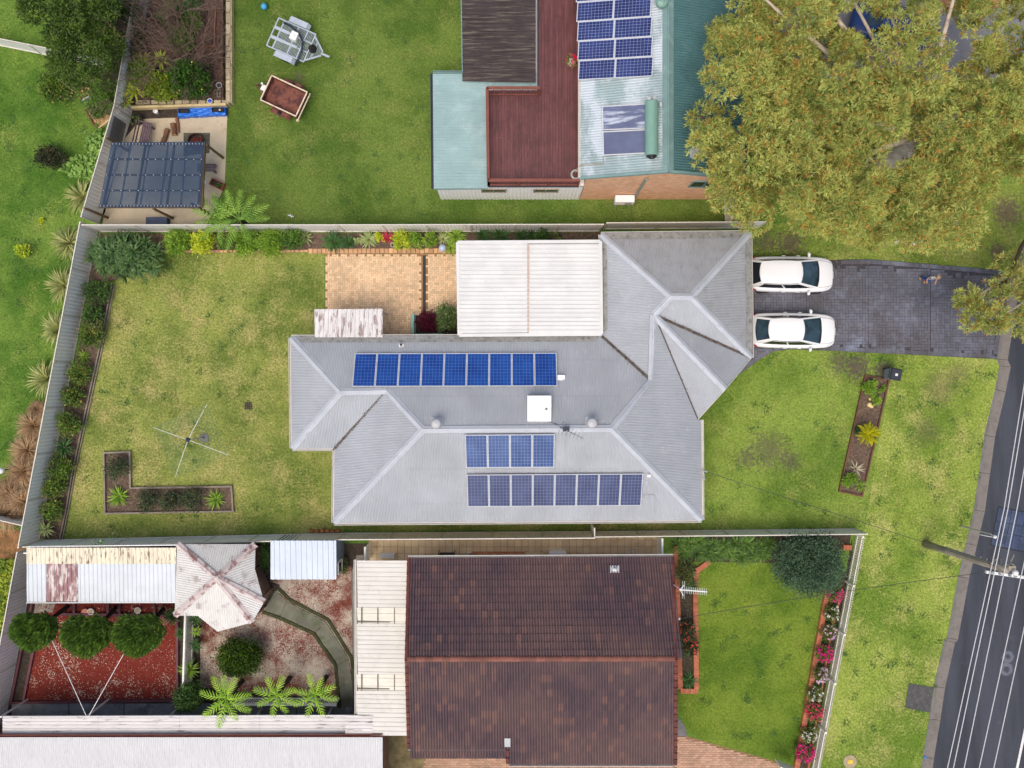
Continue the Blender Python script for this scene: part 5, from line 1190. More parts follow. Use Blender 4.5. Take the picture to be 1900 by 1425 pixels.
def pot(px, py, r, h, label, m, z=0.0, fill=None, name='plant_pot', fm=None):
    b = P(px, py, z + h); t = thing(name, label, 'pot', (b.x, b.y, z)); mb = MB(); mb.lathe((b.x, b.y, z), [(r * .75, 0), (r * .98, h * .9), (r * 1.05, h * .92), (r * 1.05, h), (r * .9, h), (r * .85, h * .72)], 18); mb.build('pot_body', m, t)
    mb = MB(); mb.lathe((b.x, b.y, z + h * .7), [(r * .86, 0), (r * .3, .03), (.005, .04)], 14); mb.build('pot_soil', fm or M_soil, t)
    if fill:
        k_, d_ = clump_pts((b.x, b.y, z + h + .05), (r, r, r * .7), fill[0], 10); link('foliage', np_mesh('foliage', leaf_arrays(k_, d_, np.full(fill[0], .13), np.full(fill[0], .05)), quads(fill[0]), fill[1]), t)
    return t
M_gr1 = leaf_mat('leaf_mid', (48, 82, 30), (112, 146, 58), (150, 164, 74), .25)
pot(253, 221, .27, .4, 'large black round pot at the end of the slatted bench', mat('black_plastic', (30, 30, 32), .5, .2, 6), fill=(40, M_gr1))
pot(288, 206, .12, .25, 'small white round pot in the weedy strip under the pale sleeper', M_white, fm=M_white)
pot(389, 187, .13, .12, 'white dish with a blue centre standing on the limestone wall', M_white, .46, fm=mat('blue_plastic', (30, 70, 190), .4, .1, 5))
pot(406, 158, .15, .16, 'thin rimmed grey pot on the mulch near the block wall', M_galv, .34)
for i, (px, py) in enumerate(((381, 176), (406, 173))):
    b = P(px, py, .5); t = thing('concrete_block', ('hollow grey block lying under the lemon shrub edge', 'hollow grey block in the corner of the limestone wall')[i], 'block', (b.x, b.y, .34)); mb = MB(); w, h = (.36, .19) if i == 0 else (.19, .38)
    for s in (-1, 1): mb.box((b.x + s * (w / 2 - .02), b.y, .44), (.035, h, .19)); mb.box((b.x, b.y + s * (h / 2 - .02), .441), (w - .06, .035, .19))
    mb.box((b.x, b.y, .44), (w - .06, .035, .17)) if h > w else mb.box((b.x, b.y, .44), (.035, h - .06, .17)); mb.build('body', mat('block_grey', (128, 122, 112), .9, .2, 5, bump=.4), t)
b = P(402, 341, .3); t = thing('planter_box', 'reddish planter trough with seedlings next to the tree ferns', 'planter', (b.x, b.y, 0), -.46)
mb = MB()
for s in (-1, 1): mb.box((0, s * .17, .16), (.72, .03, .32)); mb.box((s * .35, 0, .161), (.03, .31, .31))
mb.build('side', mat('red_trough', (168, 84, 72), .7, .15, 4), t, local=True); mb = MB(); mb.box((0, 0, .12), (.67, .31, .22)); mb.build('soil', M_soil, t, local=True)
k_, d_ = clump_pts((0, 0, .26), (.3, .14, .1), 60, 8); link('seedlings', np_mesh('seedlings', leaf_arrays(k_, d_, np.full(60, .1), np.full(60, .04)), quads(60), M_gr1), t, True)
b = P(379, 338, .9); t = thing('garden_lamp', 'slim white garden lamp at the corner of the pergola', 'lamp', (b.x, b.y, 0)); mb = MB(); mb.tube([(b.x, b.y, 0), (b.x, b.y, .85)], .025, 8); mb.build('stem', M_white, t); mb = MB(); mb.lathe((b.x, b.y, .85), [(.03, 0), (.09, .05), (.1, .1), (.02, .13)], 10); mb.build('lamp_head', M_white, t)
b = P(290, 410, .45); t = thing('storage_box', 'dark blue lidded storage box on the slab edge by the boundary', 'box', (b.x, b.y, 0)); mb = MB(); mb.box((b.x, b.y, .2), (1.05, .36, .4)); mb.build('body', mat('navy_plastic', (52, 66, 92), .5, .15, 3), t); mb = MB(); mb.box((b.x, b.y, .425), (1.1, .4, .045)); mb.build('lid', mat('navy_plastic', (52, 66, 92), .5, .15, 3), t)
# lattice screen on the fence
t = thing('lattice_screen', 'dark grey lattice screen fixed on the cream fence above the bench', 'screen', P(228, 244)); a, b = P(239, 235, 0), P(229, 278, 0); d = (b - a); M_lat = mat('lattice_grey', (84, 84, 86), .7, .15, 4); nn = Vector((-d.y, d.x, 0)).normalized(); nn = nn if nn.x > 0 else -nn
mb = MB()
for i in range(15): p = a + d * (i / 14) + nn * .07; mb.bar(p + Vector((0, 0, .45)), p + Vector((0, 0, 1.72)), .045, .012, up=d)
for j in range(15): z = .47 + j * .088; mb.bar(a + nn * .085 + Vector((0, 0, z)), b + nn * .085 + Vector((0, 0, z)), .012, .045)
stuff(mb.build('lattice', M_lat, t))
# compost bed and crate on the left lawn
cb_ = bed('straw filled compost bed with a timber rim on the left lawn', [(161, 204), (181, 193), (206, 216), (204, 226), (185, 241), (176, 232)], mat('straw', (176, 146, 98), .95, .25, 4, stains=[((120, 90, 56), 8, .5, .68, .7, (1, 1, 1))], bump=.6), mat('straw_bit', (196, 164, 112), .9, .2, 3, tone=.5), 150, .12, .08)
edge_timbers(cb_, [(161, 204), (181, 193)], .06, .2, M_tim, closed=False); edge_timbers(cb_, [(161, 204), (176, 232), (185, 241)], .06, .2, M_sl_brown, closed=False); edge_timbers(cb_, [(185, 241), (206, 224)], .06, .2, M_tim, closed=False)
b = P(158, 172, .3); t = thing('planter_box', 'timber planter crate with a pale board side under the dark tree', 'planter', (b.x, b.y, 0), .55); mb = MB(); mb.box((0, 0, .13), (.62, .5, .24)); mb.build('soil', mat('straw', (176, 146, 98), .95), t, local=True)
for s in (-1, 1): MB().box((0, s * .27, .16), (.7, .04, .32)).build('board', mat('pale_board', (176, 184, 184), .7, .1, 4) if s < 0 else M_sl_brown, t, local=True); MB().box((s * .33, 0, .159), (.04, .5, .318)).build('board', M_sl_brown, t, local=True)
edge_timbers(thing('brick_edging', 'thin reddish timber edging standing in the mulch beneath the bare branches', 'edging', P(405, 60)), [(406, 18), (404, 92), (368, 94)], .05, .5, mat('red_edging', (158, 104, 80), .85, .15, 4, tone=.2), closed=False)

# ---------------------------------------------------------------- lower left yard : sheds, red gravel, path
structure(MB().sheet(poly([(60, 1012), (690, 1008), (690, 1440), (-40, 1440)]), .006).build('yard_soil', M_soil))
red_p = [p.xy for p in poly([(66, 1118), (326, 1118), (328, 1298), (44, 1299), (64, 1198)])]
gv = thing('gravel_yard', 'yard of dark red gravel flecked with white petals', 'gravel yard', P(190, 1230)); structure(gv); MB().prism(red_p, -.02, .03).build('gravel', M_gravel_red, gv)
chips('red_stones', red_p, 420, .06, M_chip_red, .03, .05, gv); 
def petals(name, pl, n, parent, m, size=.045, nc=70, sg=.55):
    cc = np.stack(sample(pl, 2.0), 1); cc = cc[rng.permutation(len(cc))[:nc]]; i = rng.integers(0, len(cc), n); q = cc[i] + rng.normal(size=(n, 2)) * sg * rng.uniform(.2, 1, (n, 1)); q = q[inside(pl, q[:, 0], q[:, 1])]; N = len(q)
    k_ = np.stack([q[:, 0], q[:, 1], .055 + rng.uniform(0, .012, N)], 1); stuff(link(name, np_mesh(name, leaf_arrays(k_, norm(rng.normal(size=(N, 3)) * [1, 1, .25]), rng.uniform(.5, 1.3, N) * size, rng.uniform(.6, 1.1, N) * size * .7), quads(N), m), parent))
M_petal = mat('white_petal', (228, 206, 184), .8, .1, 3, tone=.25)
petals('petals', red_p, 2600, gv, M_petal, .065, 60, .35); petals('petals', red_p, 1200, gv, M_petal, .05, 400, 1.2)
M_plum = mat('plum_sleeper', (104, 62, 68), .8, .15, 3, tone=.15, bump=.2)
ps = thing('sleeper_edging', 'plum painted sleepers framing the red gravel yard', 'edging', P(190, 1140))
for a, b in (((41, 1200), (20, 1303)), ((64, 1198), (44, 1299)), ((18, 1304), (326, 1299)), ((329, 1141), (329, 1300)), ((103, 1139), (309, 1142)), ((138, 1117), (138, 1137)), ((201, 1117), (201, 1138)), ((222, 1117), (222, 1139)), ((287, 1117), (287, 1140)), ((60, 1119), (41, 1198)), ((103, 1141), (64, 1196))):
    MB().bar(P(*a, .12) - Vector((0, 0, .03)), P(*b, .12) - Vector((0, 0, .03 + R.uniform(0, .006))), .13, .19).build('sleeper', M_plum, ps)
structure(MB().sheet(poly([(66, 1119), (104, 1119), (98, 1136), (64, 1137)]), .04).build('concrete_pad', mat('pale_pad', (150, 146, 136), .9, .12, 3)))
pth = thing('yard_path', 'stained grey concrete strip in front of the white verandah', 'path', P(170, 1315)); structure(pth); M_pathc = mat('stained_path', (132, 138, 140), .8, .2, 1.0, stains=[((88, 92, 92), 1.2, .5, .68, .8, (1, 1, 1)), ((186, 192, 200), 1.8, .58, .72, .6, (1, 1, 1))], bump=.3)
for a, b in ((22, 128), (129, 230), (231, 335), (336, 440), (441, 550), (551, 655)): MB().prism([p.xy for p in poly([(a, 1305), (b - .7, 1305), (b - .7, 1440), (a, 1440)])], -.03, .022).build('slab', M_pathc, pth)
mx_p = [p.xy for p in poly([(372, 1150), (492, 1128), (520, 1085), (500, 1078), (652, 1050), (654, 1215), (650, 1300), (372, 1275)])]
mg = thing('gravel_garden', 'garden floor of mixed red and white gravel around the round bush', 'gravel garden', P(520, 1200)); structure(mg)
kx = NT('mixed_gravel'); f_ = kx.rng(kx.math('ADD', kx.math('MULTIPLY', kx.noise(.9, 4, .6), .7), kx.math('MULTIPLY', kx.noise(24, 3, .8), .5)), .5, .72); kx.color(kx.mix(f_, s2l((112, 56, 44)), s2l((196, 184, 166)))); kx.b.inputs['Roughness'].default_value = .95; kx.bump(kx.noise(40, 3), .6, .02)
MB().prism(mx_p, -.02, .03).build('gravel', kx.m, mg); petals('white_stones', mx_p, 9000, mg, mat('garden_stone', (206, 194, 176), .9, .1, 3, tone=.3), .06, 26, .75); petals('red_stones', mx_p, 5000, mg, M_chip_red, .065, 26, .7)
pa = thing('garden_path', 'curved path of mossy grey concrete slabs through the gravel garden', 'path', P(600, 1180)); structure(pa)
M_moss = mat('mossy_concrete', (112, 112, 96), .9, .2, 1.4, stains=[((78, 90, 50), 1.6, .5, .7, .7, (1, 1, 1)), ((142, 140, 132), 2.4, .56, .7, .5, (1, 1, 1))], bump=.4, tone=.12)
LFe = [(491, 1132), (520, 1142), (586, 1172), (627, 1231), (634, 1310)]; RTe = [(512, 1094), (533, 1115), (605, 1153), (648, 1222), (660, 1310)]
for i in range(4): A_ = poly([LFe[i], RTe[i], RTe[i + 1], LFe[i + 1]]); c = sum(A_, Vector()) / 4; MB().prism([(c + (p - c) * .985).xy for p in A_], -.03, .085).build('slab', M_moss, pa)
def mossy(line, w=.16):
    mb = MB()
    for a, b in zip(line, line[1:]): mb.bar(P(*a, .05), P(*b, .05), w, .12)
    mb.build('moss_edge', mat('moss', (62, 66, 36), .95, .35, 5, bump=.7), pa)
mossy([(a - 4, b + 3) for a, b in LFe]); mossy([(a + 4, b - 3) for a, b in RTe])
# sheds
M_shw = mat('white_shed_roof', (206, 213, 217), .45, .05, .9, stains=[((190, 196, 196), 1.6, .56, .72, .4, (1, 1, 1))])
M_cr_rust = mat('cream_rusty_sheet', (226, 218, 192), .6, .08, 1.2, stains=[((110, 70, 54), 2.0, .54, .64, .85, (4.5, .8, 1))])
M_pl_rust = mat('plum_rusty_sheet', (150, 112, 112), .7, .12, 1.5, stains=[((226, 218, 212), 2.0, .46, .6, .85, (3, .8, 1))])
sh = thing('garden_shed', 'long low shed with white ribbed roof, rust streaks and one plum sheet', 'shed', P(190, 1066)); zs = 2.25
def sheet_px(x0, x1, y0, y1, z0, z1, m, pitch, amp, prof, par, fall=(0, -1), nm='roof_sheet', lift=0.0): corrug([P(x0, y0, z0), P(x1, y0, z0), P(x1, y1, z1), P(x0, y1, z1)], pitch, amp, prof, fall=fall, lift=lift).build(nm, m, par)
sheet_px(50, 327, 1016, 1046, zs + .1, zs + .07, M_cr_rust, .215, .025, TRIM, sh, lift=.012)
sheet_px(50, 86, 1045, 1117, zs + .07, zs, M_shw, .215, .025, TRIM, sh); sheet_px(86.2, 145, 1045, 1116, zs + .07, zs, M_pl_rust, .215, .03, TRIM, sh); sheet_px(145.2, 326, 1045, 1117, zs + .07, zs, M_shw, .215, .025, TRIM, sh)
MB().bar(P(50, 1118, zs - .06), P(326, 1117.5, zs - .06), .04, .12).build('fascia', M_white, sh); MB().bar(P(52, 1014, zs), P(327, 1011, zs), .05, .1).build('fascia', M_white, sh)
for px, py in ((58, 1111), (150, 1111), (240, 1111), (320, 1111)): mb = MB(); post(mb, P(px, py, zs), zs - .05, .08); mb.build('post', M_gutter_w, sh)
MB().box((P(190, 0, 1.5).x, P(0, 1020, 1.5).y - .05, 1.05), (7.3, .06, 2.1)).build('back_wall', M_fence, sh)
gz = thing('gazebo', 'faceted gazebo with peeling white corrugated roof radiating from its peak', 'gazebo', P(405, 1075)); ze = 2.3; C_ = (402, 1072, 3.35)
M_gz = mat('peeling_white_roof', (216, 214, 209), .7, .05, 1.2, stains=[((146, 124, 116), 1.4, .55, .68, .6, (1, 1, 1)), ((180, 164, 158), 10, .58, .7, .5, (1, 1, 1))], bump=.2); M_gzc = mat('peeling_cap', (206, 192, 188), .75, .08, 1.5, stains=[((132, 90, 86), 2.2, .48, .6, .85, (1, 1, 1))])
gq = {'TL': (328.6, 1009.5), 'TR': (474, 1009.5), 'R1': (473, 1056), 'R2': (490, 1117), 'BR': (468, 1155), 'B': (404, 1172), 'NB': (367, 1143), 'BL': (324, 1142)}
PC = P(*C_)
for ks, fl in ((('TL', 'TR'), None), (('R1', 'R2'), None), (('R2', 'BR'), None), (('BR', 'BL'), None), (('BL', 'TL'), None)):
    pl = plane_of([P(*gq[ks[0]], ze), P(*gq[ks[1]], ze), PC]); g_ = lambda n: hit(*gq[n], pl); pp = {'TL': ['TL', 'TR'], 'R1': ['TR', 'R1', 'R2'], 'R2': ['R2', 'BR'], 'BR': ['BR', 'B', 'NB', 'BL'], 'BL': ['BL', 'TL']}[ks[0]]
    corrug([g_(n) for n in pp] + [PC], .115, .014, SINE).build('roof_sheet', M_gz, gz)
for n in ('TL', 'TR', 'R2', 'BR', 'BL'): mb = MB(); cap_line(mb, PC + Vector((0, 0, .02)), P(*gq[n], ze) + Vector((0, 0, .03)), .17, .05, .03); mb.build('ridge_cap', M_gzc, gz)
mb = MB(); mb.lathe(PC, [(.14, 0), (.1, .07), (.01, .1)], 10); mb.build('finial', M_gzc, gz)
gb_ = [p.xy for p in poly([(365, 1018), (484, 1012), (484, 1050), (504, 1093), (490, 1126), (464, 1126), (418, 1118), (380, 1098)])]
mb = MB(); mb.prism(gb_, -.02, 1.0); mb.build('wall', mat('gazebo_timber', (140, 112, 92), .8, .18, 2.5, stains=[((96, 76, 64), 5, .5, .7, .5, (1, 1, 6))], bump=.3), gz)
for i, p in enumerate(gb_): MB().box((p.x * .998, p.y * .998, 1.15), (.1, .1, 2.3)).build('post', mat('gazebo_timber', (140, 112, 92), .8), gz)
for i, p in enumerate(gb_): q_ = gb_[(i + 1) % len(gb_)]; MB().bar((*p, 2.22), (*q_, 2.22), .06, .12).build('beam', mat('gazebo_timber', (140, 112, 92), .8), gz)
s2 = thing('tool_shed', 'small shed with clean blue white ribbed roof beside the gazebo', 'shed', P(563, 1040)); z2 = 2.05
sheet_px(502, 624, 1003, 1075, z2 + .12, z2, mat('blue_white_roof', (192, 204, 218), .4, .05, .8), .27, .03, TRIM, s2)
b0, b1 = P(503, 1074, z2), P(623, 1006, z2); MB().prism([(b0.x + .06, b0.y + .06), (b1.x, b0.y + .06), (b1.x, b1.y), (b0.x + .06, b1.y)], 0, z2 - .04).build('wall', mat('grey_blue_wall', (110, 124, 140), .6, .12, 2), s2)
wall_window(s2, (b1.x + .012, (b0.y + b1.y) / 2 - .5, 1.2), .6, .9, (1, 0), M_frame_w, 'door', 1)
# verandah and big white shed at the bottom
vd = thing('verandah', 'long rust speckled white verandah roof above the bottom shed', 'verandah', P(345, 1345)); zv = 2.3
M_vd = mat('rust_speckled_roof', (216, 212, 208), .6, .05, 1.0, stains=[((96, 66, 60), 1.8, .56, .68, .8, (.5, 5, 1)), ((190, 180, 176), 5, .55, .7, .4, (.4, 3, 1))])
for a, b in ((5, 182), (182.3, 333), (333.3, 482), (482.3, 641)): sheet_px(a, b, 1329, 1366, zv, zv + .05, M_vd, .17, .022, TRIM, vd, fall=(-1, 0), lift=.003 * (a > 200))
sheet_px(641, 691, 1327, 1361, zv + .2, zv + .2, M_vd, .17, .022, TRIM, vd, fall=(-1, 0))
for px in (53, 203, 330, 487, 616): b = P(px, 1296 if px < 300 else 1313); MB().box((b.x, b.y - .02, zv / 2), (.075, .075, zv - .04)).build('post', M_white, vd)
MB().bar(P(6, 1329, zv - .05), P(690, 1327, zv - .05), .04, .1).build('fascia', M_white, vd)
bs = thing('workshop', 'big white corrugated workshop roof along the bottom left edge', 'shed', P(340, 1400)); zw = 2.6
sheet_px(-60, 710, 1368, 1600, zw, zw + .9, mat('white_corrugated', (214, 214, 213), .5, .03, 1.2, stains=[((196, 195, 192), 2, .55, .7, .5, (1, 1, 1))]), .0762 * 1.5, .012, SINE, bs, fall=(0, 1))
gutter_run(P(-60, 1368, zw - .02), P(710, 1367, zw - .02), (0, 1, 0), mat('rusty_gutter', (122, 70, 58), .7, .2, 3), bs)
w0, w1 = P(-60, 1380, zw), P(706, 1380, zw); MB().box(((w0.x + w1.x) / 2, w0.y - 3, 1.28), (w1.x - w0.x, 6, 2.5)).build('wall', M_brick_d, bs)
structure(MB().sheet(poly([(710, 1362), (795, 1366), (795, 1460), (700, 1460)]), .016).build('weedy_ground', mat('weedy_ground', (130, 116, 82), .95, .3, 2, stains=[((92, 98, 48), 2.4, .5, .68, .8, (1, 1, 1))], bump=.5)))
# white paling fences inside the yard
def paling(label, a, b, h, n, m=M_pick, w=.06):
    a, b = P(*a), P(*b); d = b - a; t = thing('paling_fence', label, 'fence', a); an = math.atan2(d.y, d.x); pm_ = MB().box((0, 0, h / 2), (w, .02, h)).mesh('paling', m)
    for i in range(n): o = link('paling', pm_, t); o.location = a + d * ((i + .5) / n); o.rotation_euler = (0, 0, an)
    s = Vector((-d.y, d.x, 0)).normalized() * .03
    for z in (.25, h - .12): MB().bar(a + s + Vector((0, 0, z)), b + s + Vector((0, 0, z)), .035, .07).build('rail', m, t)
    MB().bar(a + Vector((0, 0, h + .02)), b + Vector((0, 0, h + .02)), .09, .035).build('cap_rail', m, t)
paling('white paling fence dividing the red gravel yard from the gravel garden', (361, 1130), (357, 1262), 1.2, 40)
paling('low white paling fence under the tree ferns by the verandah', (445, 1293), (632, 1294), 1.0, 48)
for i, (a, b) in enumerate((((95, 1185), (160, 1328)), ((233, 1207), (165, 1328)))):
    mb = MB(); mb.tube([P(*a, 2.5), P((a[0] + b[0]) / 2, (a[1] + b[1]) / 2, 2.38), P(*b, 2.34)], .016, 6); t = mb.build('guy_rope', M_white); tag(t, ('pale guy rope from the verandah to the leftmost clipped tree', 'pale guy rope from the verandah to the rightmost clipped tree')[i], 'rope')
M_pink = mat('pink_terracotta', (226, 150, 126), .7, .1, 4)
pot(157.5, 1137, .2, .12, 'pink saucer half hidden by the middle clipped tree', M_pink, .04, fm=M_pink, name='saucer'); pot(168, 1135, .16, .16, 'white bowl next to the pink saucer', M_white, .04, name='bowl', fm=mat('pale_soil', (190, 170, 140), .9)); pot(255, 1133, .16, .16, 'white bowl above the rightmost clipped tree', M_white, .04, name='bowl', fm=mat('pale_soil', (190, 170, 140), .9))
# items on the terrace
def P2(x, y, z=0): return P(x, y, z)
b = P(829, 1032, .4); t = thing('garden_chair', 'brown mesh garden chair on the tan terrace', 'chair', (b.x, b.y, 0)); M_wk = mat('brown_mesh', (78, 66, 60), .7, .15, 6)
MB().box((b.x, b.y - .1, .42), (.78, .6, .03)).build('seat', M_wk, t); MB().bar((b.x - .36, b.y - .4, .66), (b.x + .36, b.y - .4, .66), .03, .5).build('backrest', M_wk, t)
for s in (-1, 1):
    mb = MB(); mb.tube([(b.x + s * .4, b.y + .25, .0), (b.x + s * .42, b.y + .22, .6), (b.x + s * .4, b.y - .4, .62)], .02, 6); mb.build('armrest', M_wk, t)
    MB().box((b.x + s * .36, b.y - .38, .21), (.035, .035, .42)).build('leg', M_wk, t)
bq = thing('brick_barbecue', 'long low brick barbecue against the tiled house wall', 'barbecue', P(922, 1030)); it = []; x = P(874, 0).x
while x < P(972, 0).x - .15:
    for r in range(4):
        for c in range(7): it.append((x + .12 + (.06 if c % 2 else -.06), P(0, 1023).y - .06 - r * .115, .02 + c * .086, .225, .108, .079, 0))
    x += .235
pieces(bq, 'brick', it, mat('barbecue_brick', (196, 136, 104), .85, .15, 3, tone=.3, bump=.2), 300, .03, .2)
mb = MB(); mb.box((P(922, 0).x, P(0, 1034).y, .64), (1.2, .3, .02)); mb.build('hotplate', M_dark, bq)
t = thing('slab_bench', 'narrow tan slab bench beside the brick barbecue', 'bench', P(988, 1032)); MB().box((P(990, 0).x, P(0, 1031, .4).y, .4), (.95, .35, .05)).build('top', M_tt, t)
for s in (-.4, .4): MB().box((P(990, 0).x + s, P(0, 1031, .4).y, .19), (.06, .3, .37)).build('leg', M_wk, t)
t = thing('hot_water_unit', 'white rounded appliance cabinet by the tiled house wall', 'appliance', P(1035, 1030)); mb = MB(); mb.box((P(1035, 0, .9).x, P(0, 1030, .9).y - .05, .45), (.9, .42, .9)); o = mb.build('cabinet', M_white, t); bv = o.modifiers.new('bevel', 'BEVEL'); bv.width = .06; bv.segments = 3
mb = MB(); mb.tube([(P(1022, 0, .9).x, P(0, 1024).y, .93), (P(1026, 0, .9).x, P(0, 1024).y, .93)], .04, 8); mb.build('valve', M_galv, t)
t = thing('drain_grate', 'round dark drain grate set in the tan terrace', 'drain', P(1175, 1023)); mb = MB(); mb.lathe(P(1175, 1023, .04), [(.15, -.02), (.15, .008), (.1, .01), (.1, .002)], 18, cap=False); mb.build('ring', M_galv, t); mb = MB(); mb.lathe(P(1175, 1023, .035), [(.1, 0), (.03, .004), (.005, .004)], 14); mb.build('grate', M_dark, t)
t = thing('floodlight_dish', 'round white lid by the brown garden chair', 'lid', P(871, 1031)); mb = MB(); mb.lathe(P(871, 1031, .4), [(.16, -.38), (.17, 0), (.15, .02), (.1, .0)], 16, cap=False); mb.build('bucket', M_white, t); mb = MB(); mb.lathe(P(871, 1031, .38), [(.14, 0), (.05, .01), (.004, .012)], 12); mb.build('bucket_fill', M_dark, t); t.name = 'bucket'; t['label'] = 'round white bucket beside the brick barbecue'; t['category'] = 'bucket'
paling('white slatted gate at the right end of the tan terrace', (1219, 989), (1219, 1036), 1.5, 14); paling('white slatted screen at the left end of the tan terrace', (687, 1004), (687, 1036), 1.5, 9)
b = P(719, 1031, .5); t = thing('meter_box', 'cream cabinet at the carport corner of the terrace', 'cabinet', (b.x, b.y, 0)); MB().box((b.x, b.y, .3), (.75, .2, .6)).build('body', M_cream, t)
# bricks stacked by the lower fence
t = thing('brick_stack', 'little row of stacked orange bricks by the lower fence', 'brick stack', P(602, 985)); it = []
for i in range(6):
    for c in range(3): it.append((P(580 + i * 9.5, 0).x, P(0, 984).y + R.uniform(-.02, .02), c * .08, .2, .11, .075, R.uniform(-.15, .15)))
pieces(t, 'brick', it, mat('old_brick', (178, 108, 70), .85, .2, 4, tone=.4, bump=.2), 300, .03, .2)
# brick edged beds on the right
M_eb = mat('terracotta_brick', (186, 112, 82), .85, .12, 2, tone=.2, bump=.2)
def brick_edge(t, pts, wdt=.27, h=.2):
    it = []
    for a, b in zip(pts, pts[1:]):
        a, b = P(*a), P(*b); d = b - a; n = max(1, int(d.length / .12)); an = math.atan2(d.y, d.x)
        for i in range(n): p = a + d * ((i + .5) / n); it.append((p.x, p.y, 0, d.length / n - .006, wdt, h + R.uniform(-.003, .003), an))
    pieces(t, 'brick', it, M_eb, 300, .03, .1)
b4 = bed('brick edged bed along the end wall of the tiled house', [(1252, 1035), (1292, 1048), (1291, 1275), (1262, 1275)], M_soil, M_chip, 60); brick_edge(b4, [(1253, 1012), (1261, 1276)]); brick_edge(b4, [(1316, 1041), (1291, 1058), (1289, 1090), (1291, 1276)]); brick_edge(b4, [(1261, 1280), (1294, 1280)])
b5 = bed('narrow brick edged flower bed inside the white picket fence', [(1543, 1085), (1570, 1060), (1580, 1000), (1582, 1030), (1500, 1425), (1478, 1425)], M_soil, M_chip, 60); brick_edge(b5, [(1534, 1094), (1512, 1215), (1476, 1425)]); brick_edge(b5, [(1560, 1090), (1540, 1170), (1497, 1428)], .1); brick_edge(b5, [(1562, 1015), (1578, 1015)])
structure(MB().sheet(poly([(1250, 992), (1580, 985), (1575, 1015), (1450, 1045), (1300, 1042), (1250, 1042)]), .014).build('bed_soil', M_soil))
# ---------------------------------------------------------------- plants
L_dk = leaf_mat('leaf_dark', (28, 54, 26), (86, 120, 54), (130, 152, 74), .25)
L_md = M_gr1
L_lt = leaf_mat('leaf_light', (76, 116, 34), (150, 180, 62), (184, 200, 86), .25)
L_lime = leaf_mat('leaf_lime', (128, 156, 30), (206, 214, 60), (226, 226, 90), .3)
L_olive = leaf_mat('leaf_olive', (60, 76, 40), (120, 128, 74), (158, 146, 84), .25)
L_grey = leaf_mat('leaf_greygreen', (34, 56, 42), (100, 128, 96), (136, 156, 120), .22)
L_photi = leaf_mat('leaf_photinia', (40, 66, 28), (116, 146, 56), (190, 170, 82), .3)
L_purple = leaf_mat('leaf_purple', (42, 14, 26), (104, 26, 50), (140, 44, 62), .2)
L_rose = leaf_mat('leaf_rose', (34, 52, 36), (86, 104, 66), (130, 112, 80), .25)
S_dk = leaf_mat('strap_dark', (28, 58, 30), (84, 124, 62), None)
S_lt = leaf_mat('strap_light', (84, 124, 36), (164, 192, 74), None)
S_var = leaf_mat('strap_variegated', (96, 124, 60), (206, 210, 150), None)
S_flax = leaf_mat('strap_flax', (88, 104, 48), (186, 186, 116), (216, 206, 150), .25)
S_red = leaf_mat('strap_red', (140, 28, 48), (206, 72, 90), None)
S_pale = leaf_mat('strap_pale', (150, 140, 116), (206, 196, 170), None)
S_dry = leaf_mat('dry_grass', (112, 84, 60), (196, 164, 124), (222, 200, 160), .25)
F_fern = leaf_mat('fern_green', (70, 112, 34), (146, 178, 72), None)
F_fern2 = leaf_mat('fern_lime', (104, 150, 36), (176, 206, 76), None)
M_bark = M_BARK = mat('gum_bark', (206, 190, 174), .85, .18, 2.5, stains=[((112, 92, 78), 1.8, .52, .68, .7, (1, 1, .4)), ((214, 200, 184), 2.6, .56, .7, .6, (1, 1, .4))], bump=.4)
M_twig = mat('bare_twig', (122, 100, 88), .9, .2, 3, stains=[((160, 140, 126), 4, .5, .7, .5, (1, 1, 1))])

# rear bed shrubs along the cream fence
SH = 'small shrubs in the bed along the rear fence'
for (px, py, r, m, lb) in ((179, 542, 22, L_dk, 'dark bushy shrub at the top of the rear fence bed, next to the palm'), (173, 583, 19, L_dk, 'dark shrub, second from the palm in the rear fence bed'), (184, 606, 13, L_olive, 'small olive shrub at the edging of the rear fence bed'),
                           (169, 622, 21, L_photi, 'leafy shrub above the small strappy plant in the rear fence bed'), (149, 692, 20, L_photi, 'orange tipped shrub below the small strappy plant by the rear fence'), (136, 737, 20, L_photi, 'shrub midway between the orange tipped shrub and the next one down the rear bed'),
                           (128, 787, 21, L_photi, 'yellowish shrub just above the dark spiky plant by the rear fence'), (112, 865, 22, L_photi, 'shrub just below the dark spiky plant by the rear fence'), (102, 905, 20, L_photi, 'pale flowering looking shrub, third from the rear corner of the bed'), (96, 947, 18, L_photi, 'reddish tipped shrub nearest the rear corner strappy plant')):
    rr = r / 35.; bush('shrub', lb, 'shrub', px, py, .55, rr, rr, .5, int(520 * (r / 20) ** 2), .13, .07, m, SH, per=16, spread=.26)
strappy('strappy_plant', 'small green strappy plant in the gap between shrubs by the rear fence', 'plant', 155, 662, .5, S_lt, 34, .05, z0=.03)
strappy('spiky_plant', 'dark blue green spiky plant halfway down the rear fence bed', 'plant', 117, 830, .72, S_dk, 50, .06, trunk=.35)
strappy('strappy_plant', 'pale strappy plant in the rear corner of the cream fence', 'plant', 84, 983, .62, S_var, 36, .06, trunk=.2)
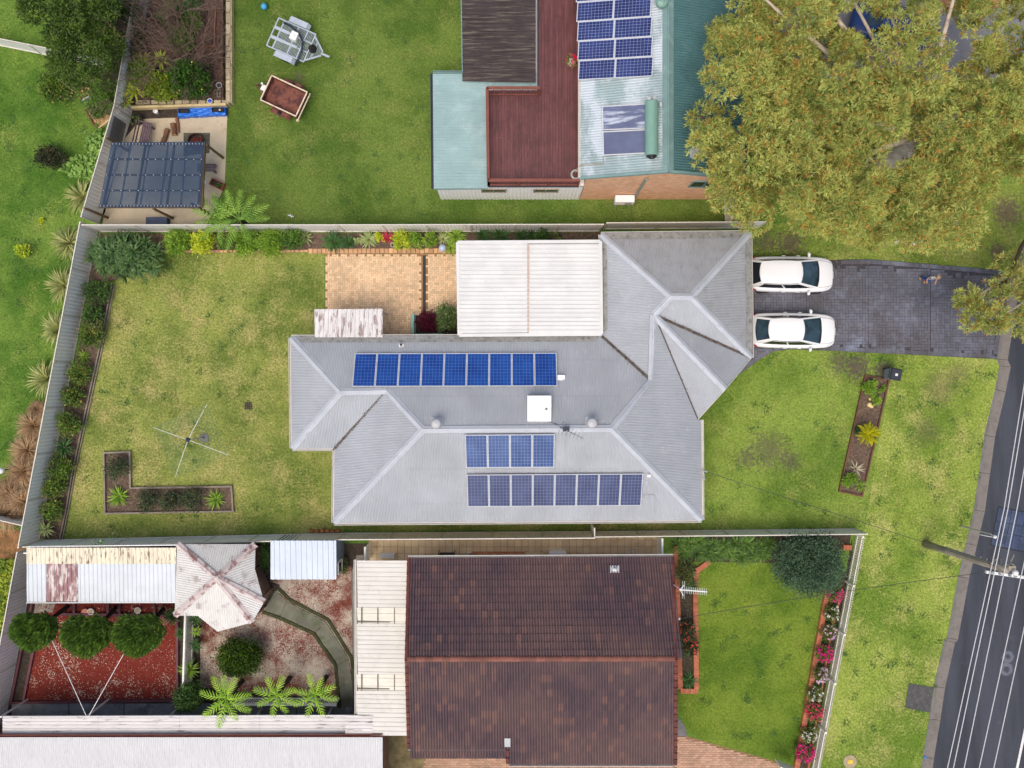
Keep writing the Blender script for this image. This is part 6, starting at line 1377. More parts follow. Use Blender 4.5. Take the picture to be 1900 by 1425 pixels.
# L shaped bed
for (px, py, r, m, lb) in ((218, 867, 20, L_rose, 'dark rose bush in the short arm of the L shaped bed'), (273, 928, 19, L_rose, 'rose bush beside the corner spiky plant in the L shaped bed'), (316, 931, 17, L_rose, 'brownish rose bush in the middle of the L shaped bed'), (356, 925, 21, L_rose, 'tallest rose bush near the right end of the L shaped bed')):
    rr = r / 35.; bush('rose_bush', lb, 'rose bush', px, py, .5, rr, rr, .45, 520, .1, .06, m, 'rose bushes in the L shaped bed', per=12, spread=.3)
strappy('spiky_plant', 'bright green spiky rosette at the corner of the L shaped bed', 'plant', 220, 921, .68, S_lt, 44, .085, rise=.8, droop=.6)
strappy('spiky_plant', 'bright green spiky rosette at the right end of the L shaped bed', 'plant', 400, 927, .68, S_lt, 34, .085, rise=.9, droop=.8)
# top bed
for (px, py, r, m, lb) in ((331, 450, 25, L_lt, 'green shrub next to the palm in the top bed'), (376, 451, 22, L_lime, 'yellow lime shrub, second from the palm in the top bed'), (421, 447, 16, L_photi, 'small orange tinged shrub between two bigger shrubs in the top bed'), (457, 450, 24, L_lt, 'bright green shrub to the left of the twin shrub in the top bed'),
                           (503, 451, 25, L_lt, 'largest bright green shrub in the top bed'), (541, 446, 19, L_md, 'mid green shrub at the end of the shrub row before the patio'), (744, 446, 16, L_lime, 'round yellow lime shrub behind the patio next to the red rosette'), (770, 447, 14, L_lt, 'green shrub right of the yellow lime shrub behind the patio'),
                           (798, 444, 13, L_lt, 'small green shrub left of the pale globe behind the patio'), (704, 441, 8, L_lime, 'tiny yellowish shrub left of the red rosette'), (664, 446, 7, S_var, 'tiny pale shrub among the strappy plants'), (1007, 440, 14, L_dk, 'dark shrub behind the cream patio cover')):
    rr = r / 35.5; bush('shrub', lb, 'shrub', px, py, .65 if r > 12 else .25, rr, rr, .6 if r > 12 else .25, int(900 * (r / 20) ** 2) + 60, .12, .06, m, 'shrubs in the long top bed', per=18, spread=.22)
for (px, py, L, m, n, lb) in ((619, 448, .78, S_dk, 90, 'big dark strappy clump behind the left end of the patio'), (647, 449, .5, S_dk, 60, 'smaller dark strappy clump beside the big one behind the patio'), (684, 444, .62, S_var, 50, 'variegated strappy plant behind the patio'), (719, 441, .46, S_red, 26, 'red strappy rosette behind the patio'),
                              (822, 443, .48, S_var, 30, 'pale variegated rosette above the glass globe'), (846, 437, .75, S_lt, 46, 'bright fan leaved plant at the corner of the patio cover'), (836, 459, .6, S_lt, 34, 'bright strappy plant between globe and patio cover'), (567, 440, .5, S_var, 30, 'light strappy plant between the shrub row and the dark clumps'),
                              (897, 436, .6, S_dk, 40, 'dark palm like rosette above the left patio cover bay'), (928, 436, .75, S_dk, 44, 'largest palm like rosette above the patio cover'), (968, 438, .62, S_dk, 40, 'palm like rosette above the joint of the patio cover'), (988, 437, .5, S_dk, 34, 'small palm like rosette next to the dark shrub')):
    strappy('strappy_plant', lb, 'plant', px, py, L, m, n, .06, 'strappy plants in the long top bed', trunk=.15)
# cycad palm clump in the corner
pc_ = P(225, 473, 1.4); pt = thing('palm_clump', 'large dense clump of dark palm fronds in the rear top corner', 'palm', (pc_.x, pc_.y, 0)); L_palm = leaf_mat('palm_leaf', (34, 64, 32), (104, 136, 78), (150, 170, 110), .2)
hm = [strap_mesh('frond_head', 34, .6, .075, L_palm, rise=1.0, droop=1.2, up=.3) for _ in range(3)]
for i in range(44):
    a = 2.39996 * i; rr_ = math.sqrt((i + .3) / 44); o = link('frond_head', hm[i % 3], pt, True); o.location = (1.75 * rr_ * math.cos(a) * R.uniform(.9, 1.1), 1.05 * rr_ * math.sin(a) * R.uniform(.9, 1.1), 1.55 - .75 * rr_ ** 2 + R.uniform(-.12, .12)); o.rotation_euler = (-.5 * rr_ * math.sin(a), .5 * rr_ * math.cos(a), R.uniform(0, 6)); s_ = R.uniform(.85, 1.2); o.scale = (s_, s_, s_)
mb = MB()
for x, y in ((-.7, 0), (0, .1), (.7, -.05), (.2, -.25)): mb.tube([(x * .8, y * .8, 0), (x, y, 1.0), (x * 1.05, y, 1.5)], [.12, .1, .08], 8)
mb.build('trunk', mat('fern_trunk', (62, 50, 40), .95, .3, 14), pt, local=True)
# around the patio
bush('purple_bush', 'dark purple rounded bush in the teal planter by the patio', 'bush', 793, 597, .65, .58, .58, .55, 1500, .09, .05, L_purple, per=14)
bush('shrub', 'round green shrub between the purple bush and the patio cover', 'shrub', 829, 590, .75, .62, .74, .6, 1500, .1, .06, leaf_mat('leaf_patio', (46, 74, 40), (140, 160, 96), (190, 200, 140), .2), per=16)
# left lawn, outside the rear fence
for i, (px, py, L, lb) in enumerate(((153, 366, .95, 'flax clump beside the pergola, topmost along the cream fence'), (128, 450, .95, 'flax clump outside the rear corner next to the palm clump'), (118, 530, 1.0, 'flax clump outside the rear fence, first below the palm clump'), (107, 611, .98, 'flax clump outside the rear fence, second below the palm clump'), (86, 704, 1.05, 'flax clump outside the rear fence, just above the dry grasses'))):
    strappy('flax', lb, 'flax', px, py, L * 1.18, S_flax, 150, .07, 'flax clumps outside the rear fence', rise=1.0, droop=1.25)
for i, (px, py, lb) in enumerate(((62, 790, 'dry brown grass clump, topmost of the dry clumps'), (50, 835, 'dry brown grass clump, middle of the upper dry group'), (42, 875, 'dry brown grass clump below the middle of the upper dry group'), (16, 915, 'dry brown grass clump at the frame edge'), (42, 930, 'dry brown grass clump nearest the white fence stub'), (14, 955, 'dry brown grass clump just above the white fence stub'), (70, 760, 'small dry grass tuft at the top end of the dry clumps'))):
    strappy('dry_grass_clump', lb, 'grass clump', px, py, 1.15 if i < 6 else .6, S_dry, 420, .026, 'dry grass clumps outside the rear fence', rise=1.05, droop=1.3, up=.2)
bush('shrub', 'light green shrub on the left lawn below the dark tree', 'shrub', 103, 160, .7, .82, .85, .6, 1900, .13, .07, L_photi, per=22)
bush('shrub', 'dark brownish shrub alone on the left lawn', 'shrub', 97, 291, .55, .85, .55, .5, 900, .13, .06, leaf_mat('leaf_brown_dark', (28, 34, 22), (70, 74, 46), (120, 100, 66), .25), per=14, spread=.28)
bush('seedling', 'small yellow green plant on the left lawn by the flax', 'plant', 72, 408, .1, .22, .18, .12, 90, .12, .06, L_lime, stem=False); bush('seedling', 'yellow leafed sapling on the left lawn near the frame edge', 'plant', 44, 464, .3, .55, .4, .3, 240, .13, .06, L_lime)
def vine(label, pts, n, m, L=.22, name='creeper', cat='creeper', z=.18, grp=None):
    pl = [p.xy for p in poly(pts)]; c = sum((Vector(p) for p in pl), Vector((0, 0))) / len(pl); t = thing(name, label, cat, (c.x, c.y, 0), 0, grp); A = max(.1, abs(sum(pl[i][0] * pl[(i + 1) % len(pl)][1] - pl[(i + 1) % len(pl)][0] * pl[i][1] for i in range(len(pl))) / 2))
    X, Y = sample(pl, n / A); N = len(X); k_ = np.stack([X, Y, rng.uniform(.04, z * 2, N)], 1); V = leaf_arrays(k_, norm(rng.normal(size=(N, 3)) * [1, 1, .35]), L * rng.uniform(.5, 1.2, N), L * .85 * rng.uniform(.6, 1.1, N), .12); link('foliage', np_mesh('foliage', V, quads(N), m), t); return t
L_pump = leaf_mat('pumpkin_leaf', (72, 112, 44), (150, 182, 92), None)
vine('creeping pumpkin vine on the left lawn along the cream fence', [(186, 238), (205, 262), (198, 300), (188, 335), (150, 330), (116, 325), (120, 298), (160, 290), (165, 262)], 520, L_pump, .26); vine('weedy patch of low green plants around the straw compost bed', [(150, 178), (180, 170), (215, 160), (222, 200), (205, 215), (180, 193), (160, 203), (152, 195)], 380, L_md, .16)
vine('yellow flowering weeds outside the fence at the lower left edge', [(0, 1040), (38, 1035), (34, 1075), (22, 1120), (16, 1165), (0, 1190)], 900, leaf_mat('weed_leaf', (76, 104, 30), (156, 170, 50), (214, 200, 50), .25), .17, z=.3)
structure(MB().sheet(poly([(-60, 976), (44, 984), (50, 1008), (46, 1035), (-60, 1040)]), .012).build('bare_earth', mat('orange_earth', (146, 104, 68), .95, .25, 2, stains=[((84, 72, 44), 2.5, .5, .66, .8, (1, 1, 1))], bump=.5)))
vine('trailing green vine climbing over the lower fence onto the shed', [(205, 990), (222, 985), (246, 1012), (238, 1016), (228, 1036), (216, 1036), (212, 1016), (202, 1012)], 140, leaf_mat('vine_leaf', (80, 120, 70), (150, 186, 120), None), .16, z=1.1)
# ---- upper left garden
def tree_crown(t, region_clumps, n, L, W, m, rad, per=1, up=.3, part='crown', spread=.42, sq=.75):
    cc = np.array(region_clumps); i = rng.integers(0, len(cc), n); dr = norm(rng.normal(size=(n, 3)) + np.array([0, 0, .45])); rr_ = (rad[i] if hasattr(rad, '__len__') else rad) * rng.uniform(.55, 1.0, n)
    k_ = cc[i] + dr * rr_[:, None] * np.array([1, 1, sq]); d_ = norm(dr * .7 + rng.normal(size=(n, 3)) * .7); link(part, np_mesh(part, leaf_arrays(k_, d_, L * rng.uniform(.6, 1.3, n), W * rng.uniform(.7, 1.2, n)), quads(n), m), t)
def blob_points(pts, z0, z1, spacing, zfun=None):
    pl = [p.xy for p in poly(pts, (z0 + z1) / 2)]; X, Y = sample(pl, 8); P_ = np.stack([X, Y], 1); P_ = P_[rng.permutation(len(P_))]; keep = []
    for p in P_:
        if all((p[0] - q[0]) ** 2 + (p[1] - q[1]) ** 2 > spacing ** 2 for q in keep): keep.append(p)
    return [(p[0], p[1], rng.uniform(z0, z1)) for p in keep]
dt_ = thing('dark_tree', 'broad dark green tree beside the leafless shrubs in the top left corner', 'tree', (P(165, 95).x, P(165, 95).y, 0))
cl = blob_points([(64, 5), (120, -30), (200, -30), (208, 60), (200, 120), (206, 160), (182, 185), (160, 165), (124, 138), (108, 100), (86, 60)], 2.6, 4.6, .75)
tree_crown(dt_, cl, 15000, .15, .08, leaf_mat('leaf_darktree', (30, 54, 22), (96, 122, 44), (142, 160, 64), .25), .75)
mb = MB(); b0 = P(165, 95); mb.tube([b0, b0 + Vector((.1, .1, 1.4)), b0 + Vector((0, .3, 2.6))], [.2, .15, .1], 9)
for (x, y, z) in cl[::4]: mb.tube([b0 + Vector((.1, .1, 1.4)), (b0 + Vector((x, y, z - .2))) / 1 * .5 + Vector((x, y, z)) * 0 + Vector((b0.x * 0, 0, 0)) if False else b0.lerp(Vector((x, y, z)), .55) + Vector((0, 0, .4)), (x, y, z)], [.08, .05, .02], 6)
mb.build('trunk', mat('bark_brown', (96, 78, 62), .9, .25, 12), dt_)
def bare_shrub(label, px, py, h, spread, n=9, seed=1, z0=0.0):
    rr_ = random.Random(seed); b = P(px, py, h * .5); t = thing('leafless_shrub', label, 'leafless shrub', (b.x, b.y, z0), 0, 'leafless shrubs in the limestone bed'); mb = MB(); tw = MB()
    def grow(p, d, L, r, lev):
        pts = [p]; q = p
        for s in range(4):
            d = (d + Vector((rr_.uniform(-.22, .22), rr_.uniform(-.22, .22), rr_.uniform(-.1, .12)))).normalized(); q = q + d * L / 4; pts.append(q)
        (mb if lev < 2 else tw).tube(pts, [r, r * .9, r * .75, r * .6, r * .4], 5 if lev < 2 else 3, cap=False)
        if lev < 3:
            for k_ in range(5 if lev < 2 else 4): i = rr_.randint(1, 4); a = Vector((rr_.uniform(-1, 1), rr_.uniform(-1, 1), rr_.uniform(-.3, .7))); grow(pts[i], (d + a * .8).normalized(), L * rr_.uniform(.45, .65), r * .5, lev + 1)
    for i in range(n):
        a = 2 * PI * i / n + rr_.uniform(-.3, .3); grow(Vector((b.x, b.y, z0)), Vector((math.cos(a) * spread, math.sin(a) * spread, 1)).normalized(), h * rr_.uniform(.7, 1.05), .035, 0)
    mb.build('stem', M_twig, t); tw.build('twigs', M_twig, t)
bare_shrub('leafless grey shrub over the dark tree edge, left of the cream fence', 212, 92, 2.6, 1.1, 8, 3); bare_shrub('leafless pinkish shrub in the middle of the limestone bed', 300, 75, 2.6, 1.2, 10, 7, .34); bare_shrub('leafless grey shrub nearest the limestone block wall', 362, 95, 2.2, 1.3, 7, 12, .34); bare_shrub('leafless shrub at the top edge of the limestone bed', 305, 10, 2.8, 1.1, 9, 21, .34); bare_shrub('fine leafless shrub above the bamboo like plants', 240, 150, 2.0, 1.2, 8, 33, .2)
bush('lemon_tree', 'dense dark lemon tree with yellow fruit in the limestone bed', 'lemon tree', 352, 148, 1.2, .98, .95, .9, 3600, .13, .075, leaf_mat('leaf_lemon', (24, 52, 18), (72, 112, 34), (120, 150, 50), .2), per=22, flowers=(leaf_mat('lemon_fruit', (220, 210, 50), (240, 226, 90), None), 5, .1))
bush('shrub', 'yellow green leafy shrub left of the lemon tree', 'shrub', 300, 160, 1.0, .95, .7, .7, 2200, .16, .06, leaf_mat('leaf_yg', (74, 100, 26), (150, 168, 50), (190, 196, 70), .25), per=20)
for px, py, L, lb in ((253, 168, .8, 'yellow bamboo like plant against the cream fence'), (266, 118, .75, 'yellow green broad leaved plant above the bamboo like plant'), (300, 112, .6, 'green broad leaved plant between the leafless shrubs'), (232, 187, .6, 'low yellow leaved plant where the cream fence meets the pale sleeper')):
    strappy('broad_leaved_plant', lb, 'plant', px, py, L, leaf_mat('ginger_leaf', (110, 140, 36), (206, 212, 76), None), 40, .11, 'broad leaved plants along the fence', trunk=.7, rise=1.0, droop=1.1, z=.1)
strappy('spiky_plant', 'grey green spiky plant at the top edge of the limestone bed', 'plant', 352, 6, .9, S_dk, 60, .06, trunk=.6); bush('shrub', 'dark green fan leaved shrub below the spiky plant in the limestone bed', 'shrub', 352, 44, .8, .55, .6, .5, 900, .2, .06, L_md, per=16); bush('shrub', 'dark shrub at the top edge between fence and spiky plant', 'shrub', 322, 30, .8, .7, .7, .5, 900, .16, .06, L_dk, per=16)
bush('shrub', 'dark undergrowth shrub between dark tree and cream fence', 'shrub', 240, 60, .9, .7, 1.6, .7, 2600, .16, .08, L_dk, per=20); bush('shrub', 'mid green undergrowth shrub below the leafless shrub by the fence', 'shrub', 222, 135, .8, .8, .8, .6, 1500, .15, .07, L_md, per=18)
for (px, py, zc, r, n, m, lb) in ((225, 20, 1.6, .9, 1900, L_dk, 'dark leafy shrub at the top edge right of the dark tree'), (205, 175, 1.0, .8, 1300, L_md, 'mid green shrub hanging over the straw compost bed'), (335, 75, .9, .6, 900, L_md, 'leafy green shrub under the leafless branches in the limestone bed'), (265, 140, 1.0, .7, 1100, L_lt, 'light green shrub between the bamboo like plants and the fence'), (180, 205, .3, .4, 400, L_md, 'low green shrub at the rim of the straw compost bed')):
    bush('shrub', lb, 'shrub', px, py, zc, r, r, r * .7, n, .15, .07, m, per=18, spread=.25)
bare_shrub('leafless twiggy shrub reaching over the cream fence', 262, 60, 2.6, 1.5, 12, 41, .1); bare_shrub('leafless twiggy shrub beside the lemon tree', 335, 105, 2.0, 1.6, 10, 55, .34)
# tree ferns
tree_fern('tree fern by the red planter with fronds over the slab', 408, 408, 1.5, 1.35, F_fern, (100, 130, 158, 62, 190, 30, 230, 275, 320), .36, young=2); tree_fern('tree fern next to the lawn with fronds spread over the grass', 444, 408, 1.7, 1.65, F_fern, (112, 84, 52, 24, 2, 142, 200, 250, 300), .42, young=2)
tree_fern('biggest tree fern, leftmost of three by the verandah', 420, 1296, 2.4, 1.3, F_fern2, (118, 64, 12, 165, 258, 300, 215, 335, 92), .4); tree_fern('tree fern in the middle of three by the verandah', 513, 1290, 2.4, 1.05, F_fern2, (115, 70, 18, 205, 262, 305, 160, 340), .36); tree_fern('palest tree fern, rightmost of three by the verandah', 585, 1288, 2.4, 1.05, F_fern2, (105, 66, 25, 350, 250, 295, 165, 205), .36)
# clipped cypress trees
L_cyp = leaf_mat('cypress_spray', (22, 42, 16), (98, 134, 42), (140, 166, 60), .3, scale=3)
for i, (px, py, r, bx, by, lb) in enumerate(((65, 1164, 39, 126, 1125, 'clipped cypress against the side fence, leftmost of three'), (163, 1172, 44, 215, 1127, 'clipped cypress in the middle of three over the red gravel'), (258, 1171, 44, 304, 1129, 'clipped cypress nearest the paling fence, rightmost of three'))):
    c = P(px, py, 2.7); b = P(bx, by); t = thing('clipped_cypress', lb, 'tree', (b.x, b.y, 0), 0, 'clipped cypress trees over the red gravel'); rr_ = r / 41.0; n = 5600
    for s, (ox, oy) in enumerate(((-.38, -.02), (.42, -.02), (0, -.3))):
        m_ = n // 3; dr = norm(rng.normal(size=(m_, 3)) + [0, 0, .25]); lum = 1 + .08 * np.sin(dr[:, 0] * 9) * np.sin(dr[:, 1] * 8 + 1) + .05 * np.sin(dr[:, 2] * 13)
        k_ = np.array([c.x + ox * rr_, c.y + oy * rr_, c.z]) + dr * (rng.uniform(.72, 1.0, m_) * lum)[:, None] * np.array([.7, .78, .72]) * rr_; d_ = norm(dr * .5 + np.array([-.35, -.55, .35]) + rng.normal(size=(m_, 3)) * .25)
        if s == 0: KK, DD = k_, d_
        else: KK = np.concatenate([KK, k_]); DD = np.concatenate([DD, d_])
    N = len(KK); link('crown', np_mesh('crown', leaf_arrays(KK, DD, .25 * rng.uniform(.6, 1.2, N), .08 * rng.uniform(.7, 1.2, N)), quads(N), L_cyp), t)
    mb = MB(); mb.tube([b, b.lerp(Vector((c.x, c.y, 1.4)), .5) * 1.0, (c.x + .25, c.y + .15, 1.9), (c.x, c.y, 2.5)], [.13, .11, .1, .07], 8); mb.build('trunk', mat('dark_bark', (58, 46, 38), .9, .25, 8), t)
bush('round_bush', 'big rounded glossy bush in the gravel garden', 'bush', 446, 1219, 1.0, 1.22, 1.05, .95, 6200, .1, .055, leaf_mat('leaf_glossy', (24, 44, 16), (86, 114, 30), (150, 166, 54), .22, rough=.3), per=20, spread=.17)
bush('bush', 'dark bluish bush at the corner of the verandah and paling fence', 'bush', 351, 1293, 1.2, .72, .72, .8, 2600, .1, .06, L_dk, per=18)
for px, py, L, m, n, lb in ((319, 1143, .62, S_dk, 50, 'dark cordyline at the corner of the red gravel by the gazebo'), (362, 1150, .48, S_dk, 40, 'dark cordyline just under the gazebo eave'), (336, 1174, .46, S_dk, 40, 'dark cordyline left of the paling fence top'), (364, 1171, .34, S_lt, 30, 'small light cordyline under the gazebo eave'), (363, 1198, .44, S_dk, 40, 'dark cordyline right of the paling fence, midway'), (351, 1243, .68, S_lt, 56, 'large bright cordyline at the lower end of the paling fence')):
    strappy('cordyline', lb, 'cordyline', px, py, L, m, n, .055, 'cordylines along the paling fence', trunk=.5)
bush('bush', 'dark narrow bush between gazebo and tool shed', 'bush', 495, 1035, .7, .22, .8, .6, 700, .12, .05, L_dk, per=16); bush('shrub', 'weedy shrub right of the tool shed', 'shrub', 640, 1050, .3, .2, .6, .3, 300, .1, .05, L_olive)
# right hand neighbour garden
ag = 'agapanthus clumps in the row below the boundary fence'
for i in range(17):
    px = 1258 + 10.6 * i + R.uniform(-3, 3); py = 1012 + (12 if i % 2 else -6) + R.uniform(-4, 4) + (6 if i > 4 else 0); strappy('agapanthus', ('agapanthus clump at the house end of the row below the boundary fence' if i == 0 else 'agapanthus clump touching the big round bush at the end of the row' if i == 16 else 'strap leaved agapanthus clump inside the dense row below the boundary fence'), 'agapanthus', px, py, .72, leaf_mat('agapanthus_leaf', (38, 70, 24), (116, 150, 66), (160, 190, 104), .15), 64, .05, ag, rise=.95, droop=1.15)
bush('round_bush', 'big round grey green bush overhanging the lower boundary fence', 'bush', 1502, 1046, 1.4, 1.9, 1.65, 1.2, 12000, .1, .055, L_grey, per=26, spread=.17)
FB = 'flowering bushes in the bed inside the picket fence'
fl_m = leaf_mat('flower_magenta', (214, 20, 110), (240, 60, 150), None); fl_p = leaf_mat('flower_pink', (224, 150, 190), (244, 206, 224), None); fl_w = leaf_mat('flower_white', (230, 220, 196), (246, 240, 226), None); fl_r = leaf_mat('flower_red', (226, 40, 80), (240, 90, 130), None)
for px, py, r, fm_, n, lb in ((1549, 1102, 15, fl_m, 26, 'pink flowering bush touching the big round bush'), (1543, 1136, 15, fl_w, 16, 'cream flowering bush second from the big round bush'), (1536, 1174, 16, fl_p, 20, 'pale pink flowering bush above the vivid magenta one'), (1529, 1211, 17, fl_m, 50, 'vivid magenta flowering bush halfway along the picket fence'), (1521, 1251, 15, fl_p, 30, 'pale pink flowering bush below the vivid magenta one'), (1512, 1286, 15, fl_w, 16, 'sparsely flowering cream bush above the red pink one'), (1510, 1320, 19, fl_r, 46, 'red pink flowering bush in the lower half of the picket bed'), (1500, 1361, 16, fl_w, 22, 'white and cream flowering bush below the red pink one'), (1492, 1396, 20, fl_m, 60, 'magenta flowering bush at the bottom edge of the picture')):
    rr_ = r / 35.; bush('flower_bush', lb, 'flower bush', px, py, .4, rr_, rr_, .38, 420, .1, .05, leaf_mat('leaf_flowerbed', (54, 74, 32), (130, 140, 66), (170, 160, 90), .2), FB, per=12, flowers=(fm_, n, .105))
for i, (px, py, lb) in enumerate(((1541, 1157, 'small dark strappy plant between the cream and the pale pink bush'), (1526, 1233, 'small grey green plant below the vivid magenta bush'), (1516, 1268, 'small grey green plant below the pale pink bush'), (1503, 1343, 'small dark plant between the red pink and the white bush'), (1546, 1118, 'small blue green plant below the top pink bush'), (1531, 1193, 'small green plant above the vivid magenta bush'))): strappy('strappy_plant', lb, 'plant', px, py, .38, S_dk, 36, .05, 'small plants between the flowering bushes')
bush('shrub', 'olive weedy shrub in the top of the brick edged house bed', 'shrub', 1272, 1062, .4, .55, .75, .35, 800, .1, .05, L_olive, per=14); strappy('cordyline', 'dark cordyline in the brick edged house bed under the antenna', 'cordyline', 1282, 1088, .5, S_dk, 44, .06, trunk=.3)
for i, (px, py, lb) in enumerate(((1272, 1172, 'bush dotted with red flowers, upper one in the house bed'), (1279, 1200, 'bush dotted with red flowers, lower one in the house bed'))): bush('flower_bush', lb, 'flower bush', px, py, .6, .5, .55, .5, 620, .11, .06, L_rose, 'red flowering bushes in the house bed', per=12, flowers=(leaf_mat('flower_salmon', (220, 50, 44), (236, 110, 96), None), 18, .1))
strappy('spiky_plant', 'dark spiky plant at the bottom of the brick edged house bed', 'plant', 1278, 1263, .6, S_dk, 60, .05)
# front bed
bush('shrub', 'bright green shrub at the top of the front bed', 'shrub', 1614, 718, .35, .38, .38, .32, 420, .13, .05, L_lt, per=14); bush('shrub', 'tiny green shrub at the top right of the front bed', 'shrub', 1637, 722, .22, .2, .2, .2, 140, .1, .04, L_lt); bush('shrub', 'low green shrub beside the pale rocks in the front bed', 'shrub', 1625, 742, .22, .25, .35, .2, 300, .1, .04, L_lt)
L_gold = leaf_mat('golden_leaf', (150, 150, 14), (204, 200, 40), (224, 218, 80), .2)
gt_ = P(1613, 805, .9); t = thing('golden_shrub', 'vivid golden yellow feathery shrub in the front bed', 'shrub', (gt_.x, gt_.y, 0)); fg = frond_mesh('frond', .6, .13, L_gold, 11, .9, .05, .8)
for i in range(56): o = link('frond', fg, t, True); o.location = (R.uniform(-.12, .12), R.uniform(-.12, .12), .45 + R.uniform(0, .3)); o.rotation_euler = (R.uniform(-.4, .4), R.uniform(-.5, .3), 2.4 * i)
mb = MB(); mb.tube([(0, 0, 0), (0, 0, .6)], [.05, .03], 6); mb.build('stem', mat('bark_brown', (96, 78, 62), .9), t, local=True)
strappy('strappy_plant', 'small dark strappy plant left of the golden shrub', 'plant', 1591, 797, .36, S_dk, 40, .05); strappy('bromeliad', 'pale dried rosette plant in the lower front bed', 'plant', 1589, 870, .55, S_pale, 12, .06, rise=.6, droop=.5); bush('shrub', 'green shrub near the bottom of the front bed', 'shrub', 1577, 892, .35, .4, .4, .32, 420, .13, .05, L_lt, per=14); strappy('strappy_plant', 'green strappy plant at the bottom right of the front bed', 'plant', 1597, 902, .42, S_lt, 50, .04)

# ---------------------------------------------------------------- the big gum tree
L_gum = leaf_mat('gum_leaf', (88, 110, 46), (194, 198, 108), (206, 150, 74), .37, scale=1.3, trans=.2)
def gum(label, base, region, holes, z0, z1, ntuft, spacing, limbs, trunk_top, r0, lean=None):
    b = P(*base); t = thing('gum_tree', label, 'tree', (b.x, b.y, 0)); zc_ = (z0 + z1) / 2
    cl = blob_points(region, z0, z1, spacing); hl = [(P(x, y, zc_), r * (H - zc_) / F) for x, y, r in holes]
    cl = [c for c in cl if all((c[0] - h.x) ** 2 + (c[1] - h.y) ** 2 > (r_ + .35) ** 2 for h, r_ in hl)]; cc = np.array(cl); rad = rng.uniform(.65, 1.2, len(cc)); i = rng.integers(0, len(cc), ntuft)
    dr = norm(rng.normal(size=(ntuft, 3)) + np.array([0, 0, .5])); tc = cc[i] + dr * (rad[i] * rng.uniform(.6, 1.0, ntuft))[:, None] * np.array([1, 1, .8])
    kp = np.ones(ntuft, bool)
    for h, r_ in hl: kp &= ((tc[:, 0] - h.x) ** 2 + (tc[:, 1] - h.y) ** 2) > (r_ * rng.uniform(.6, 1.05, ntuft)) ** 2
    tc, dr = tc[kp], dr[kp]; per = 18; N = len(tc) * per; j = np.repeat(np.arange(len(tc)), per)
    d_ = norm(dr[j] * .55 + rng.normal(size=(N, 3)) * .75 + np.array([0, 0, .05])); k_ = tc[j] + d_ * rng.uniform(.0, .08, N)[:, None]
    link('crown', np_mesh('crown', leaf_arrays(k_, d_, rng.uniform(.10, .26, N), rng.uniform(.03, .052, N), .15), quads(N), L_gum), t)
    mb = MB(); tp_ = Vector(trunk_top); mb.tube([b, b + Vector((.05, .05, .4)), b.lerp(tp_, .5), tp_], [r0 * 1.35, r0 * 1.05, r0 * .9, r0 * .75], 14); mb.build('trunk', M_BARK, t, smooth=True)
    rr_ = random.Random(4); step = max(1, len(cl) // limbs)
    for c in cl[::step]:
        c = Vector(c); mid = tp_.lerp(c, .5) + Vector((rr_.uniform(-.5, .5), rr_.uniform(-.5, .5), rr_.uniform(-.3, .6))); q1 = tp_.lerp(mid, .5) + Vector((rr_.uniform(-.2, .2), rr_.uniform(-.2, .2), .2)); l_ = MB(); s = r0 * rr_.uniform(.35, .55)
        st_ = b.lerp(tp_, rr_.uniform(.6, 1.0)); l_.tube([st_, q1, mid, mid.lerp(c, .6) + Vector((rr_.uniform(-.3, .3), rr_.uniform(-.3, .3), .1)), c], [s, s * .8, s * .55, s * .35, s * .15], 8, cap=False); l_.build('limb', M_BARK, t, smooth=True)
    return t
REG = [(1385, -60), (1350, 20), (1378, 70), (1362, 105), (1325, 125), (1305, 180), (1302, 215), (1320, 265), (1312, 300), (1338, 340), (1360, 365), (1400, 388), (1450, 410), (1510, 425), (1570, 428), (1640, 425), (1700, 450), (1755, 445), (1785, 425), (1830, 385), (1850, 350), (1930, 320), (1990, 200), (1990, -60)]
gum('huge olive gold gum tree filling the top right corner', (1640, 300), REG, ((1752, 80, 30), (1672, 258, 20), (1530, 143, 12), (1718, 66, 20), (1640, 42, 20), (1862, 40, 24), (1422, 272, 12), (1640, 296, 16), (1745, 138, 14), (1600, 58, 12)), 5.8, 9.4, 16500, .78, 14, P(1712, 246, 4.4), .42)
gum('gum branch tree overhanging the road end of the driveway from the right', (1990, 420), [(1795, 545), (1830, 538), (1862, 560), (1890, 490), (1960, 470), (1960, 620), (1892, 615), (1868, 600), (1840, 605), (1800, 590)], ((1872, 552, 9),), 3.8, 5.0, 1000, .6, 9, P(2010, 400, 4.2), .3)
mb = MB(); mb.tube([P(1930, 405, 4.6), P(1895, 458, 4.6), P(1878, 500, 4.5), P(1862, 530, 4.4), P(1840, 555, 4.3)], [.11, .09, .075, .06, .03], 8); mb.tube([P(1866, 522, 4.4), P(1846, 532, 4.4), P(1830, 548, 4.3)], [.05, .035, .02], 6); o = mb.build('bough', mat('dark_bark', (58, 46, 38), .9, .25, 8)); o.parent = bpy.data.objects['gum_tree.001']; o.matrix_parent_inverse = o.parent.matrix_basis.inverted()
